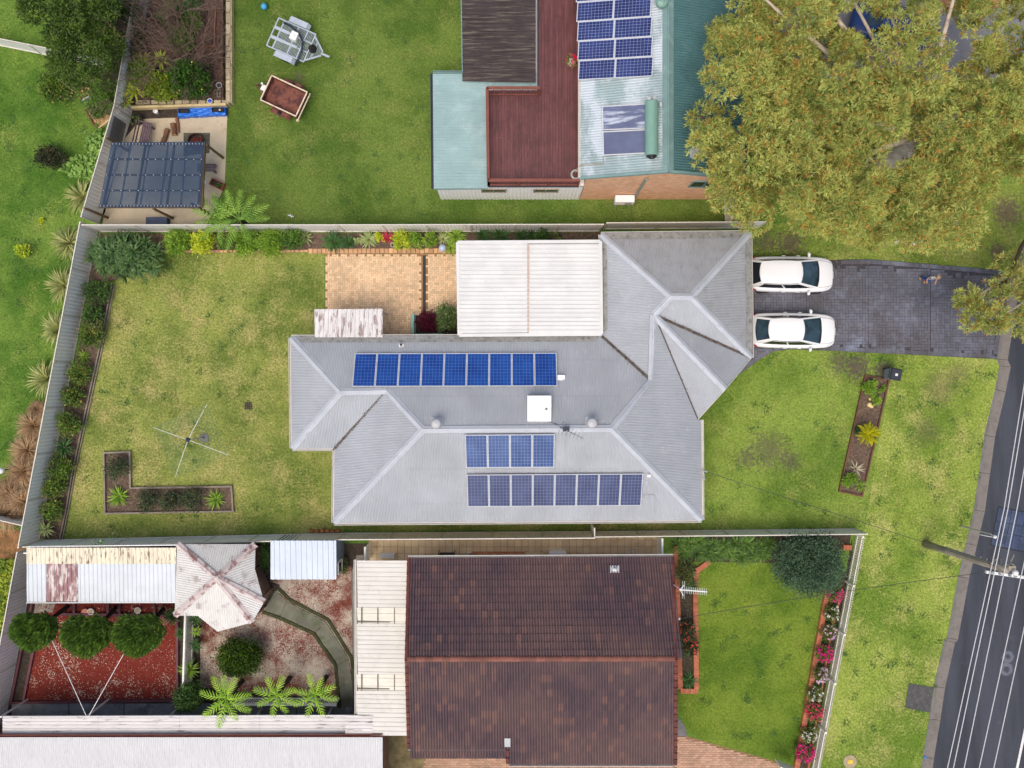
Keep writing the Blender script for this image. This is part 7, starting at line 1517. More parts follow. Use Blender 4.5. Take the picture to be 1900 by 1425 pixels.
# ---------------------------------------------------------------- cars
M_carw = mat('white_car_paint', (240, 240, 240), .22, .02, 1, spec=.6); M_carb = mat('blue_car_paint', (24, 62, 128), .25, .06, 1, spec=.6)
M_cglass = mat('car_glass', (52, 74, 88), .06, .25, 1.4, spec=.9, stains=[((24, 34, 40), 1.0, .45, .62, .8, (1, 1, 1))]); M_cglass_d = mat('car_glass_dark', (26, 32, 38), .06, .15, 2, spec=.9)
M_tyre = mat('tyre_rubber', (28, 28, 30), .8, .15, 6); M_rim = mat('alloy_rim', (150, 152, 156), .35, .1, 4, metal=.6); M_trim = mat('black_trim', (24, 25, 27), .5, .15, 5)
M_red = mat('tail_light', (176, 20, 24), .25, .1, 3, spec=.7); M_head = mat('head_light', (206, 212, 218), .12, .1, 3, spec=.8)
def patch(bl, br, tl, tr, nu, nv, u0=0, u1=1, v0=0, v1=1, bow=Vector((0, 0, 0)), bowv=Vector((0, 0, 0)), off=0.0, rnd=0.0):
    """curved quad patch between a base edge and a top edge"""
    mb = MB(); vs = []
    for j in range(nv + 1):
        for i in range(nu + 1):
            u, v = u0 + (u1 - u0) * i / nu, v0 + (v1 - v0) * j / nv
            p = bl.lerp(br, u).lerp(tl.lerp(tr, u), v) + bow * (4 * u * (1 - u)) + bowv * (4 * v * (1 - v)); vs.append(p)
    n = (vs[nu] - vs[0]).cross(vs[(nu + 1) * nv] - vs[0]).normalized()
    vs = [p + n * off for p in vs]; mb.add(vs, [(j * (nu + 1) + i, j * (nu + 1) + i + 1, (j + 1) * (nu + 1) + i + 1, (j + 1) * (nu + 1) + i) for j in range(nv) for i in range(nu)]); return mb
def car(label, centre, rz, paint, L=4.35, W=1.78, roof=(-1.62, .2), base=(-2.02, 1.22), hgt=1.5, name='car', wag=.62, group=None, rear_glass=None):
    t = thing(name, label, 'car', centre, rz, group); h = W / 2; k = L / 4.4
    xs = [(-2.2, .70, .70, .34), (-2.12, .86, .86, .26), (-1.9, .94, .96, .2), (-1.4, .985, .985, .17), (-.5, 1.0, .975, .16), (.5, 1.0, .965, .16), (1.05, .99, .955, .16), (1.5, .965, .90, .17), (1.85, .90, .83, .2), (2.08, .77, .74, .25), (2.2, .56, .60, .32)]
    sec = [(0, 1.0, 0), (.45, .995, 0), (.78, .965, 0), (.93, .90, 0), (1.0, .76, 0), (1.0, .5, 1), (.975, .25, 1), (.86, 0, 1), (0, 0, 1)]
    mb = MB(); vs = []; m = len(sec) * 2 - 2
    for x, w, zt, zb in xs:
        half = []
        for (fy, fz, lo) in sec:
            z = zb + (zt - zb) * fz; half.append((x * k, fy * w * h, z))
        ring = half + [(a, -b, c) for (a, b, c) in half[-2:0:-1]]; vs += ring
    fs = [(i * m + j, (i + 1) * m + j, (i + 1) * m + (j + 1) % m, i * m + (j + 1) % m) for i in range(len(xs) - 1) for j in range(m)]
    fs += [tuple(range(m)), tuple((len(xs) - 1) * m + j for j in range(m - 1, -1, -1))]; mb.add(vs, fs); bo = mb.build('body', paint, t, True, True); s = bo.modifiers.new('subsurf', 'SUBSURF'); s.levels = 1; s.render_levels = 2
    zb = .93; bR, bF = base[0] * k, base[1] * k; rR, rF = roof[0] * k, roof[1] * k; yb, yt = .86 * h, wag * h; yr = yt * 1.0
    BL = {'fl': Vector((bF, yb * .93, zb)), 'fr': Vector((bF, -yb * .93, zb)), 'rl': Vector((bR, yb * .88, zb)), 'rr': Vector((bR, -yb * .88, zb))}
    TP = {'fl': Vector((rF, yr, hgt - .06)), 'fr': Vector((rF, -yr, hgt - .06)), 'rl': Vector((rR, yr * .97, hgt - .07)), 'rr': Vector((rR, -yr * .97, hgt - .07))}
    FB, RBw, SB = Vector((.13, 0, .0)), Vector((-.12, 0, 0)), Vector((0, .05, 0))
    cab = MB()
    for q in (patch(BL['fr'], BL['fl'], TP['fr'], TP['fl'], 8, 4, bow=FB), patch(BL['rl'], BL['rr'], TP['rl'], TP['rr'], 8, 4, bow=RBw), patch(BL['fl'], BL['rl'], TP['fl'], TP['rl'], 8, 4, bow=SB), patch(BL['rr'], BL['fr'], TP['rr'], TP['fr'], 8, 4, bow=-SB)): cab.add(q.v, q.f)
    cab.build('cabin', paint, t, True, True)
    rf = MB(); nu, nv = 10, 8; vs = []
    for j in range(nv + 1):
        for i in range(nu + 1):
            u, v = i / nu, j / nv; a = TP['rr'].lerp(TP['rl'], v) + RBw * (4 * v * (1 - v)); b = TP['fr'].lerp(TP['fl'], v) + FB * (4 * v * (1 - v)); p = a.lerp(b, u); p = p + Vector((0, (v - .5) * .1 * 4 * u * (1 - u), .07 * (1 - (2 * v - 1) ** 4) * (1 - (2 * u - 1) ** 6) + .004)); vs.append(p)
    rf.add(vs, [(j * (nu + 1) + i, j * (nu + 1) + i + 1, (j + 1) * (nu + 1) + i + 1, (j + 1) * (nu + 1) + i) for j in range(nv) for i in range(nu)]); rf.build('roof', paint, t, True, True)
    patch(BL['fr'], BL['fl'], TP['fr'], TP['fl'], 8, 4, .05, .95, .06, .95, bow=FB, off=.012).build('windscreen', M_cglass, t, True, True)
    patch(BL['fr'], BL['fl'], TP['fr'], TP['fl'], 8, 1, .05, .95, -.03, .07, bow=FB, off=.016).build('cowl', M_trim, t, True, True)
    patch(BL['rl'], BL['rr'], TP['rl'], TP['rr'], 8, 4, .08, .92, .12, .95, bow=RBw, off=.012).build('rear_window', rear_glass or M_cglass, t, True, True)
    for a, b, c, d, bw in (('fl', 'rl', 'fl', 'rl', SB), ('rr', 'fr', 'rr', 'fr', -SB)):
        for (u0, u1) in ((.06, .47), (.5, .92)):
            if bw.y < 0: u0, u1 = 1 - u1, 1 - u0
            patch(BL[a], BL[b], TP[c], TP[d], 5, 3, u0, u1, .14, .88, bow=bw, off=.012).build('side_window', M_cglass_d, t, True, True)
    for s in (-1, 1):
        for x in (-1.36 * k, 1.34 * k):
            w = MB(); w.lathe((x, s * (h - .11), .32), [(.2, -.1), (.3, -.1), (.325, -.07), (.325, .07), (.3, .1), (.2, .1)], 20, M=Matrix.Rotation(PI / 2, 3, 'X')); wo = w.build('tyre', M_tyre, t, True, True)
            w = MB(); w.lathe((x, s * (h - .04), .32), [(.2, -.03), (.2, .02), (.06, .03), (.01, .03)], 14, M=Matrix.Rotation(-s * PI / 2, 3, 'X')); w.build('rim', M_rim, wo, True, True)
        mr = MB(); mr.tube([(.82 * k, s * (h * .93), .93), (.80 * k, s * (h + .06), .97), (.77 * k, s * (h + .17), .97)], [.05, .085, .05], 8); mr.build('mirror', paint, t, True, True)
        hl = MB(); hl.add([(1.78 * k, s * h * .865, .70), (2.1 * k, s * h * .62, .66), (2.02 * k, s * h * .60, .755), (1.72 * k, s * h * .84, .83)], [(0, 1, 2, 3) if s > 0 else (3, 2, 1, 0)]); hl.add([(1.78 * k, s * h * .80, .70), (2.08 * k, s * h * .57, .66), (1.98 * k, s * h * .55, .75), (1.72 * k, s * h * .78, .82)], [(3, 2, 1, 0)]); hl.build('headlight', M_head, t, False, True)
        tl = MB(); tl.add([(-2.14 * k, s * h * .84, .78), (-1.86 * k, s * h * .975, .80), (-1.88 * k, s * h * .93, .945), (-2.13 * k, s * h * .76, .88)], [(0, 1, 2, 3)]); tl.build('tail_light', M_red, t, False, True)
    for y0, y1 in ((-.1, -.55), (.42, -.02)): w = MB(); w.tube([(bF + .02, y0 * h + .05, zb + .03), (bF - .03, y1 * h, zb + .12)], .008, 4); w.build('wiper', M_trim, t, False, True)
    bn = MB(); nx_, ny_ = 6, 10; q_ = []
    for i in range(nx_ + 1):
        x = 1.3 + .74 * i / nx_; w_i = np.interp(x, [a[0] for a in xs], [a[1] for a in xs]); z_i = np.interp(x, [a[0] for a in xs], [a[2] for a in xs])
        for j in range(ny_ + 1): f = -1 + 2 * j / ny_; y = f * .76 * w_i * h; q_.append(((x + .05 * (1 - f * f)) * k, y, z_i * (1 - .03 * f ** 4) + .012 + .01 * (1 - f * f)))
    bn.add(q_, [(i * (ny_ + 1) + j, (i + 1) * (ny_ + 1) + j, (i + 1) * (ny_ + 1) + j + 1, i * (ny_ + 1) + j + 1) for i in range(nx_) for j in range(ny_)]); bn.build('bonnet', paint, t, True, True)
    for s in (-1, 1):
        g_ = MB(); g_.tube([q_[(ny_ if s > 0 else 0) + i * (ny_ + 1)] for i in range(nx_ + 1)], .007, 4); g_.build('shut_line', M_trim, t, False, True)
        g_ = MB(); a, b = TP['rl' if s > 0 else 'rr'], TP['fl' if s > 0 else 'fr']; g_.tube([a.lerp(b, f) + Vector((0, s * .04 * 4 * f * (1 - f), .012)) for f in (.03, .25, .5, .75, .97)], .012, 5); g_.build('roof_rail', M_trim, t, False, True)
        for x in (-.62, .42): g_ = MB(); g_.tube([(x * k, s * (h * 1.0), .45), (x * k, s * (h * 1.005), .75), (x * k, s * h * .95, .9)], .006, 4); g_.build('door_gap', M_trim, t, False, True)
        for x in (-.45, .3): g_ = MB(); g_.box((x * k, s * (h * 1.012), .8), (.18, .025, .03)); g_.build('door_handle', paint, t, False, True)
    np_ = MB(); np_.box((2.215 * k, 0, .5), (.012, .37, .12)); np_.build('number_plate', M_white, t, False, True)
    b_ = MB(); b_.box((2.2 * k, 0, .42), (.03, .9, .2)); b_.build('grille', M_trim, t, False, True)
    return t
c1 = P(1471, 508, .9); car('white hatchback nearest the garage and the gum tree side of the driveway', (c1.x, c1.y, .014), math.radians(-.5), M_carw, 4.42, 1.86, base=(-2.1, 1.2), roof=(-1.72, .16), rear_glass=M_cglass_d, group='white cars on the driveway')
c2 = P(1474, 613, .9); cc2 = car('white sedan on the driveway beside the front lawn', (c2.x, c2.y, .014), math.radians(-.8), M_carw, 4.46, 1.84, base=(-1.98, 1.24), roof=(-1.32, .18), hgt=1.45, group='white cars on the driveway')
mb = MB()
for y in (-.32, 0, .32): mb.box((2.27, y, .2), (.14, .05, .05))
mb.box((2.33, 0, .2), (.03, .75, .06)); mb.build('tow_frame', M_trim, cc2, False, True)
c3 = P(1668, 46, 1.0); structure(MB().sheet(poly([(1428, -80), (1900, -80), (1900, 150), (1780, 160), (1560, 150), (1428, 120)]), .014).build('neighbour_driveway', mat('grey_slab', (140, 138, 142), .9, .12, 1.0, stains=[((106, 104, 106), 2, .5, .7, .6, (1, 1, 1))], bump=.3)))
car('blue car parked under the big gum tree', (c3.x, c3.y, .02), math.radians(-16), M_carb, 4.7, 1.9, base=(-1.5, 1.3), roof=(-.9, .3), hgt=1.6, name='parked_car')
structure(MB().sheet(poly([(1735, -80), (1880, -80), (1870, 14), (1750, 20)]), .02).build('terracotta_paving', mat('terracotta_slab', (176, 106, 92), .9, .15, 2)))
vine('pale bark and leaf litter heaped round the base of the gum trunk', [(1600, 300), (1650, 265), (1720, 250), (1690, 300), (1640, 330)], 260, mat('bark_strip_pale', (196, 180, 164), .9, .2, 4, tone=.4), .3, 'bark_litter', 'litter', .06)

# ---------------------------------------------------------------- trailers on the top lawn
def rot2(c, a): return Matrix.Translation(c) @ Matrix.Rotation(a, 4, 'Z')
tc_ = P(541, 75, .5); M_gal2 = mat('bright_galvanised', (176, 186, 196), .4, .08, 4, spec=.6)
tr = thing('galvanised_trailer', 'galvanised frame trailer with mesh floor and black hose on the top lawn', 'trailer', (tc_.x, tc_.y, 0), math.radians(-24))
def lpart(mb, nm, m, par=None, smooth=False): return mb.build(nm, m, par or tr, smooth, True)
mb = MB(); z = .55; Lh, Wh = 1.05, .78
for y in (-Wh, -.26, .26, Wh): mb.bar((-Lh, y, z), (Lh, y, z), .06, .07)
for x in (-Lh, -.72, .1, .62, Lh): mb.bar((x, -Wh, z + .004), (x, Wh, z + .004), .06, .07)
lpart(mb, 'frame', M_gal2); mb = MB()
for i in range(24): x = -.68 + i * .07; mb.box((x, -.52, z - .01), (.02, .44, .02)); mb.box((x, .52, z - .01), (.02, .44, .02)); mb.box((x, 0, z - .012), (.02, .44, .02))
stuff(lpart(mb, 'mesh_floor', M_gal2)); mb = MB()
mb.bar((Lh, -.68, z - .03), (1.75, -.1, z - .03), .07, .08); mb.bar((Lh, .68, z - .03), (1.75, .1, z - .03), .07, .08); mb.bar((1.7, 0, z - .03), (2.1, 0, z - .03), .1, .08); mb.bar((1.3, -.5, z - .02), (1.3, .5, z - .02), .06, .06); lpart(mb, 'drawbar', M_gal2)
mb = MB()
for i in range(9): mb.bar((1.08 + i * .075, -.66 + i * .065, z + .02), (1.08 + i * .075, .66 - i * .065, z + .02), .018, .018)
stuff(lpart(mb, 'front_mesh', M_gal2)); mb = MB(); mb.lathe((2.12, 0, z), [(.04, -.05), (.07, 0), (.06, .05), (.02, .07)], 10); lpart(mb, 'coupling', M_gal2)
for s in (-1, 1):
    mb = MB(); mb.box((.02, s * .98, .62), (.95, .3, .03)); mb.bar((-.46, s * .98, .6), (-.58, s * .98, .45), .3, .03, up=Vector((0, 0, 1))); mb.bar((.49, s * .98, .6), (.6, s * .98, .45), .3, .03); lpart(mb, 'mudguard', M_gal2)
    mb = MB(); mb.lathe((0, s * .96, .3), [(.17, -.09), (.27, -.09), (.29, -.06), (.29, .06), (.27, .09), (.17, .09)], 18, M=Matrix.Rotation(PI / 2, 3, 'X')); w_ = lpart(mb, 'wheel', M_tyre, smooth=True); mb = MB(); mb.lathe((0, s * 1.0, .3), [(.17, -.05), (.17, .04), (.02, .05)], 12, M=Matrix.Rotation(-s * PI / 2, 3, 'X')); lpart(mb, 'rim', M_rim, w_)
    mb = MB(); mb.bar((-Lh, s * .26, z + .03), (-.25, s * .26, z + .05), .16, .03); mb.bar((-.25, s * .26, z + .05), (.45, s * .26, z + .06), .13, .03); lpart(mb, 'ramp_rail', M_gal2)
mb = MB(); mb.lathe((1.25, 0, .66), [(.12, -.07), (.2, -.07), (.22, 0), (.2, .07), (.12, .07)], 16, M=Matrix.Rotation(.9, 3, 'Y')); lpart(mb, 'spare_wheel', M_tyre, smooth=True)
mb = MB(); mb.box((.15, .18, .72), (.36, .42, .28)); mb.lathe((.15, .18, .86), [(.06, 0), (.06, .05), (.01, .06)], 10); t = mb.build('water_drum', M_white); t.matrix_basis = tr.matrix_basis.copy(); tag(t, 'white plastic drum riding on the galvanised trailer', 'drum')
mb = MB(); mb.tube([(-.65, .62, .72), (-.2, .58, .78), (.3, .42, .8), (.68, .1, .78), (.8, -.35, .76), (.78, -.8, .66), (.72, -1.1, .45)], .055, 8); t = mb.build('hose', mat('black_hose', (36, 46, 62), .5, .15, 5), None, True); t.matrix_basis = tr.matrix_basis.copy(); tag(t, 'thick black hose curving across the galvanised trailer', 'hose')
bc = P(529, 181, .6); bt_ = thing('box_trailer', 'rusty box trailer with cream rails on the top lawn', 'trailer', (bc.x, bc.y, 0), math.radians(-25)); M_rust = mat('rusty_floor', (124, 76, 62), .85, .25, 2, stains=[((78, 44, 42), 2.4, .44, .62, .9, (1, 1, 1)), ((150, 120, 80), 1.6, .58, .74, .6, (1, 1, 1)), ((60, 52, 54), 2, .64, .74, .8, (1, 1, 1))], bump=.4); M_crm = mat('chipped_cream', (226, 206, 180), .6, .1, 4, stains=[((160, 98, 66), 5, .56, .68, .8, (1, 1, 1))])
lp = lambda mb, nm, m, sm=False, par=None: mb.build(nm, m, par or bt_, sm, True)
mb = MB(); mb.box((0, 0, .42), (1.98, 1.32, .04)); lp(mb, 'floor', M_rust)
for nm, c, d in (('side_panel', (0, .68, .62), (2.0, .03, .38)), ('side_panel', (0, -.68, .62), (2.0, .03, .38)), ('front_panel', (-1.0, 0, .62), (.03, 1.33, .38)), ('tailgate', (1.0, 0, .62), (.03, 1.33, .38))): mb = MB(); mb.box(c, d); lp(mb, nm, M_rust)
for a, b in (((-1.02, .69, .83), (1.02, .69, .83)), ((-1.02, -.69, .83), (1.02, -.69, .83)), ((-1.01, -.66, .832), (-1.01, .66, .832)), ((1.01, -.66, .832), (1.01, .66, .832))): mb = MB(); mb.bar(a, b, .06, .06); lp(mb, 'top_rail', M_crm)
mb = MB(); mb.bar((1.1, -.78, .6), (1.1, .74, .6), .05, .06); mb.lathe((1.1, -.8, .58), [(.07, 0), (.08, .05), (.03, .08)], 10); lp(mb, 'bumper', M_crm)
for s in (-1, 1):
    mb = MB(); mb.box((.05, s * .84, .5), (.9, .26, .03)); mb.bar((-.4, s * .84, .49), (-.5, s * .84, .36), .26, .03); mb.bar((.5, s * .84, .49), (.6, s * .84, .36), .26, .03); lp(mb, 'mudguard', M_rust)
    mb = MB(); mb.lathe((.05, s * .82, .28), [(.16, -.08), (.25, -.08), (.27, 0), (.25, .08), (.16, .08)], 16, M=Matrix.Rotation(PI / 2, 3, 'X')); w_ = lp(mb, 'wheel', M_tyre, True); mb = MB(); mb.lathe((.05, s * .86, .28), [(.16, -.05), (.16, .03), (.02, .04)], 10, M=Matrix.Rotation(-s * PI / 2, 3, 'X')); lp(mb, 'rim', M_rim, False, w_)
mb = MB(); mb.bar((-1.0, .38, .42), (-1.65, .02, .42), .06, .07); mb.bar((-1.0, -.38, .42), (-1.65, -.02, .42), .06, .07); mb.bar((-1.6, 0, .43), (-1.78, 0, .43), .08, .07); lp(mb, 'drawbar', M_rust); mb = MB(); mb.box((-1.2, .0, .52), (.34, .3, .12)); mb.lathe((-1.32, .12, .58), [(.03, 0), (.03, .2), (.06, .22), (.01, .25)], 8); lp(mb, 'winch', M_white)
mb = MB(); mb.ball((*P(490, 12, .17).xy, .17), .17, 18, 12); t = mb.build('play_ball', mat('pale_blue_ball', (70, 160, 206), .45, .06, 3), None, True); tag(t, 'pale blue ball on the top lawn above the trailers', 'ball')
mb = MB(); mb.bar(P(534, 399, .03), P(545, 402, .05), .05, .012); mb.bar(P(538, 397, .03), P(541, 404, .04), .04, .01); t = mb.build('fallen_bark', M_white); tag(t, 'small pale scrap lying on the grass between the tree fern and boundary fence', 'scrap')

# ---------------------------------------------------------------- clothes line
hub = P(349, 816, 1.95); ch = thing('clothes_hoist', 'rotary clothes hoist with four arms and green lines on the back lawn', 'clothes hoist', (P(352, 814).x, P(352, 814).y, 0)); ends = [P(384, 750, 2.1), P(424, 844, 2.1), P(325, 886, 2.1), P(284, 793, 2.1)]
mb = MB(); mb.tube([(hub.x, hub.y, 0), (hub.x, hub.y, 1.98)], .03, 10); mb.build('mast', M_galv, ch); mb = MB(); mb.lathe((hub.x, hub.y, 1.86), [(.07, 0), (.11, .05), (.11, .16), (.05, .2), (.04, .26)], 14); mb.tube([(hub.x, hub.y, 1.9), (hub.x + .18, hub.y - .12, 1.85)], .02, 6); mb.build('hub', M_dark, ch)
for e in ends: mb = MB(); mb.tube([hub, hub.lerp(e, .5) + Vector((0, 0, .02)), e], [.022, .02, .016], 8); mb.build('arm', mat('pale_arm', (206, 210, 190), .5, .15, 6, stains=[((90, 110, 100), 8, .55, .65, .7, (1, 1, 1))]), ch)
mb = MB()
for f in (.42, .53, .64, .75, .86, .97):
    for i in range(4): a, b = hub.lerp(ends[i], f), hub.lerp(ends[(i + 1) % 4], f); mb.tube([a, (a + b) / 2 - Vector((0, 0, .05)), b], .009, 4, cap=False)
stuff(mb.build('line', mat('green_line', (96, 140, 110), .6, .1, 4), ch))
t = thing('stepping_stone', 'broken grey concrete pad on the grass under the clothes hoist', 'stone', P(379, 812)); mb = MB(); q = [(-.22, -.2), (.0, -.25), (.24, -.2), (.25, .08), (.14, .24), (-.1, .2), (-.25, .12)]; mb.prism([(t.location.x + x, t.location.y + y) for x, y in q], -.01, .05); mb.build('slab', M_conc_dark, t); mb = MB(); mb.lathe((t.location.x, t.location.y, .05), [(.06, 0), (.055, .015), (.01, .016)], 10); mb.build('socket', M_trim, t)
b = P(461, 753); t = thing('drain_grid', 'small dark iron grid set in the back lawn', 'drain', b)
for i in range(4): MB().bar(b + Vector((-.2, -.15 + i * .1, .03)), b + Vector((.2, -.13 + i * .1, .03)), .03, .02).build('bar', M_trim, t); MB().bar(b + Vector((-.15 + i * .1, -.2, .045)), b + Vector((-.14 + i * .1, .2, .045)), .03, .02).build('bar', M_trim, t)
# teal planter wall by the patio, globe, pots
t = thing('planter_wall', 'teal painted sleepers of the planter round the purple bush', 'planter', P(768, 604)); M_tw = mat('teal_sleeper', (126, 178, 168), .6, .1, 3)
for i in range(2): MB().bar(P(766, 583, .3 + .22 * i), P(766, 622, .3 + .22 * i), .16, .2).build('sleeper', M_tw, t)
MB().bar(P(772, 622, .5), P(822, 621, .5), .14, .3).build('sleeper', M_tw, t); structure(MB().sheet(poly([(772, 585), (850, 585), (850, 630), (772, 630)]), .07).build('planter_soil', M_soil))
b = P(821, 460, 1.0); t = thing('garden_globe', 'pale glass garden globe on a thin stand at the corner of the patio', 'garden ornament', (b.x, b.y, 0)); mb = MB(); mb.lathe((b.x, b.y, 0), [(.14, .0), (.05, .05), (.04, .7), (.1, .78)], 12); mb.build('stand', M_galv, t); mb = MB(); mb.ball((b.x, b.y, .95), .2, 18, 12); mb.build('globe', mat('pale_globe', (176, 190, 206), .12, .05, 2, spec=.8), t, True)
pot(729, 454, .13, .28, 'round whitish pot in front of the red rosette', mat('pale_pink_pot', (220, 204, 196), .6, .06, 4)); pot(1036, 440, .19, .36, 'black pot with a green plant behind the cream patio cover', M_trim, fill=(40, L_lt))
# ---------------------------------------------------------------- front yard
b = P(1651, 694, .55); wb = thing('wheelie_bin', 'dark wheelie bin with grey side standing at the top of the front bed', 'bin', (P(1646, 695).x, P(1646, 695).y, 0), math.radians(-12)); lpw = lambda mb, nm, m: mb.build(nm, m, wb, False, True)
mb = MB(); v = [(-.22, -.24, .08), (.22, -.24, .08), (.22, .24, .08), (-.22, .24, .08), (-.27, -.29, .95), (.28, -.29, .95), (.28, .29, .95), (-.27, .29, .95)]; mb.add(v, [(3, 2, 1, 0), (0, 1, 5, 4), (1, 2, 6, 5), (2, 3, 7, 6), (3, 0, 4, 7)]); lpw(mb, 'body', mat('bin_grey', (142, 152, 164), .5, .1, 3))
mb = MB(); mb.add([(-.3, -.31, .96), (.3, -.31, .96), (.3, .31, .96), (-.3, .31, .96), (-.24, -.25, 1.04), (.26, -.25, 1.02), (.26, .25, 1.02), (-.24, .25, 1.04)], [(3, 2, 1, 0), (0, 1, 5, 4), (1, 2, 6, 5), (2, 3, 7, 6), (3, 0, 4, 7), (4, 5, 6, 7)]); lpw(mb, 'lid', mat('bin_lid', (48, 52, 62), .45, .12, 3))
mb = MB(); mb.tube([(-.34, -.24, .93), (-.34, .24, .93)], .02, 8); lpw(mb, 'handle', M_trim); mb = MB(); mb.box((.0, -.02, 1.045), (.13, .12, .006)); lpw(mb, 'sticker', M_white)
for s in (-1, 1): mb = MB(); mb.lathe((-.24, s * .25, .1), [(.03, -.03), (.1, -.03), (.1, .03), (.03, .03)], 14, M=Matrix.Rotation(PI / 2, 3, 'X')); lpw(mb, 'wheel', M_tyre)
for i, (px, py, r) in enumerate(((1614, 740, .09), (1613, 751, .14), (1617, 754, .1))): b = P(px, py, r * .6); mb = MB(); mb.ball((b.x, b.y, r * .55 + .03), r, 9, 6, (1, 1, .7)); t = mb.build('garden_rock', mat('yellow_rock', (226, 204, 140), .85, .12, 6, bump=.4)); tag(t, ('small yellowish rock above the two touching rocks in the front bed', 'largest pale yellow rock in the front bed', 'small rock touching the largest pale rock in the front bed')[i], 'rock')
mb = MB(); mb.tube([P(1660, 450, .06), P(1668, 447, .1), P(1677, 450, .08), P(1684, 454, .05)], [.07, .09, .06, .04], 7); t = mb.build('fallen_branch', mat('pale_branch', (214, 206, 196), .8, .2, 4, stains=[((60, 54, 50), 5, .54, .66, .9, (1, 1, 1))])); tag(t, 'curved white and black fallen branch on the grass below the gum tree', 'branch')
mb = MB(); mb.tube([P(1688, 455, .05), P(1700, 451, .07), P(1713, 448, .05)], [.09, .075, .05], 7); t = mb.build('fallen_branch', mat('bleached_branch', (236, 230, 218), .7, .08, 4)); tag(t, 'straight bleached fallen branch on the grass below the gum tree', 'branch')
b = P(1577, 1413, .02); t = thing('manhole', 'round concrete pit lid with a yellow square on the verge', 'pit lid', b); mb = MB(); mb.lathe((b.x, b.y, 0), [(.36, -.02), (.36, .04), (.34, .05), (.3, .045), (.02, .046)], 24); mb.build('ring', mat('lid_concrete', (170, 156, 124), .9, .12, 4, bump=.3), t); mb = MB(); mb.box((b.x, b.y, .055), (.27, .2, .02), .1); mb.build('plate', mat('yellow_plate', (222, 190, 62), .6, .12, 5), t)
mb = MB(); mb.box(P(1716, 1405, .02) + Vector((0, 0, .01)), (.14, .12, .04), .2); t = mb.build('kerb_marker', mat('blue_marker', (40, 120, 200), .5, .1, 4)); tag(t, 'small blue marker on the kerb near the bottom of the picture', 'marker')
t = thing('gate_panel', 'white gate corner at the bottom of the paved driveway', 'gate', P(1457, 1420)); MB().bar(P(1443, 1416, .9), P(1475, 1430, .9), .05, .9).build('panel', M_pick, t)
mb = MB(); mb.ball((*P(3, 873, .9).xy, .95), .16, 14, 10); t_ = thing('garden_lamp', 'white globe lamp at the left frame edge by the dry grasses', 'lamp', (*P(3, 873, .9).xy, 0)); mb.build('globe', M_white, t_, True); mb = MB(); mb.tube([(*P(3, 873, .9).xy, 0), (*P(3, 873, .9).xy, .8)], .035, 8); mb.build('stem', M_trim, t_)
# antennas on house ends
b = P(1252, 1088, 3.4); t = thing('tv_antenna', 'white fishbone television antenna at the right end of the tiled house', 'antenna', (b.x, b.y, 3.0)); zt_ = 5.2
mb = MB(); mb.tube([(b.x, b.y, 3.0), P(1262, 1093, zt_ - .6), P(1262, 1094, zt_)], .022, 8); mb.build('mast', M_white, t); mb = MB(); mb.tube([P(1260, 1094, zt_), P(1312, 1098, zt_)], .03, 6)
for i in range(14): p = P(1266 + i * 3.4, 1094.5 + i * .27, zt_); l_ = .16 if i > 1 else .4; mb.tube([p + Vector((0.02, l_, 0)), p - Vector((0, l_, 0))], .008, 4)
mb.tube([P(1262, 1094, zt_), P(1269, 1086, zt_)], .02, 5); mb.tube([P(1262, 1094, zt_), P(1268, 1105, zt_)], .02, 5); mb.build('boom', M_white, t)
b = P(1305, 880, 2.6); t = thing('service_bracket', 'white service line bracket at the right edge of the grey roof', 'bracket', b); mb = MB(); mb.tube([P(1301, 872, 2.5), P(1313, 876, 2.9)], .03, 6); mb.tube([P(1305, 872, 2.6), P(1307, 890, 2.7), P(1303, 886, 2.6)], .03, 6); mb.build('arm', M_galv, t)
b = P(1256, 1150, 2.8); t = thing('service_bracket', 'white service bracket at the right verge of the tiled roof', 'bracket', b); mb = MB(); mb.tube([P(1252, 1152, 2.8), P(1260, 1148, 3.0)], .03, 6); mb.ball(P(1260, 1148, 3.05), .07, 8, 6); mb.build('arm', M_white, t)
# ---------------------------------------------------------------- power pole and wires
pb, pt_ = P(1716, 1009), P(1868, 1058, 7.0); po = thing('power_pole', 'grey timber power pole on the verge with a white cross arm', 'power pole', pb); M_pole2 = mat('grey_pole', (164, 154, 142), .9, .12, 2, stains=[((124, 116, 108), 2.5, .52, .68, .6, (1, 1, .3)), ((196, 186, 172), 6, .6, .72, .5, (1, 1, .4))], bump=.4)
mb = MB(); mb.tube([pb, pb.lerp(pt_, .35), pb.lerp(pt_, .7), pt_], [.19, .175, .16, .14], 14); mb.build('pole', M_pole2, po, True)
mb = MB()
for i in range(9): p = pb.lerp(pt_, .3 + i * .07); mb.box(p + Vector((.0, .2, 0)), (.05, .08, .04))
mb.build('step_bolt', M_galv, po)
a, b = P(1829, 1061, 6.9), P(1912, 1073, 6.9); mb = MB(); mb.bar(a, b, .12, .12); mb.build('cross_arm', M_white, po); mb = MB()
for f in (.1, .28, .5, .62, .85): p = a.lerp(b, f); mb.lathe(p + Vector((0, 0, .06)), [(.05, 0), (.06, .05), (.04, .1), (.05, .14), (.01, .18)], 10)
mb.build('insulator', M_galv, po); mb = MB()
for i in range(14): p = pb.lerp(pt_, .9) + Vector((R.uniform(-.5, .7), R.uniform(-.2, .35), R.uniform(-.3, .5))); mb.tube([p, p + Vector((R.uniform(-.3, .3), R.uniform(-.25, .25), R.uniform(-.2, .2)))], .03, 6)
mb.box(pb.lerp(pt_, .97) + Vector((.2, .1, .2)), (.3, .2, .2)); mb.build('fitting', mat('mixed_fitting', (170, 158, 140), .6, .3, 5), po)
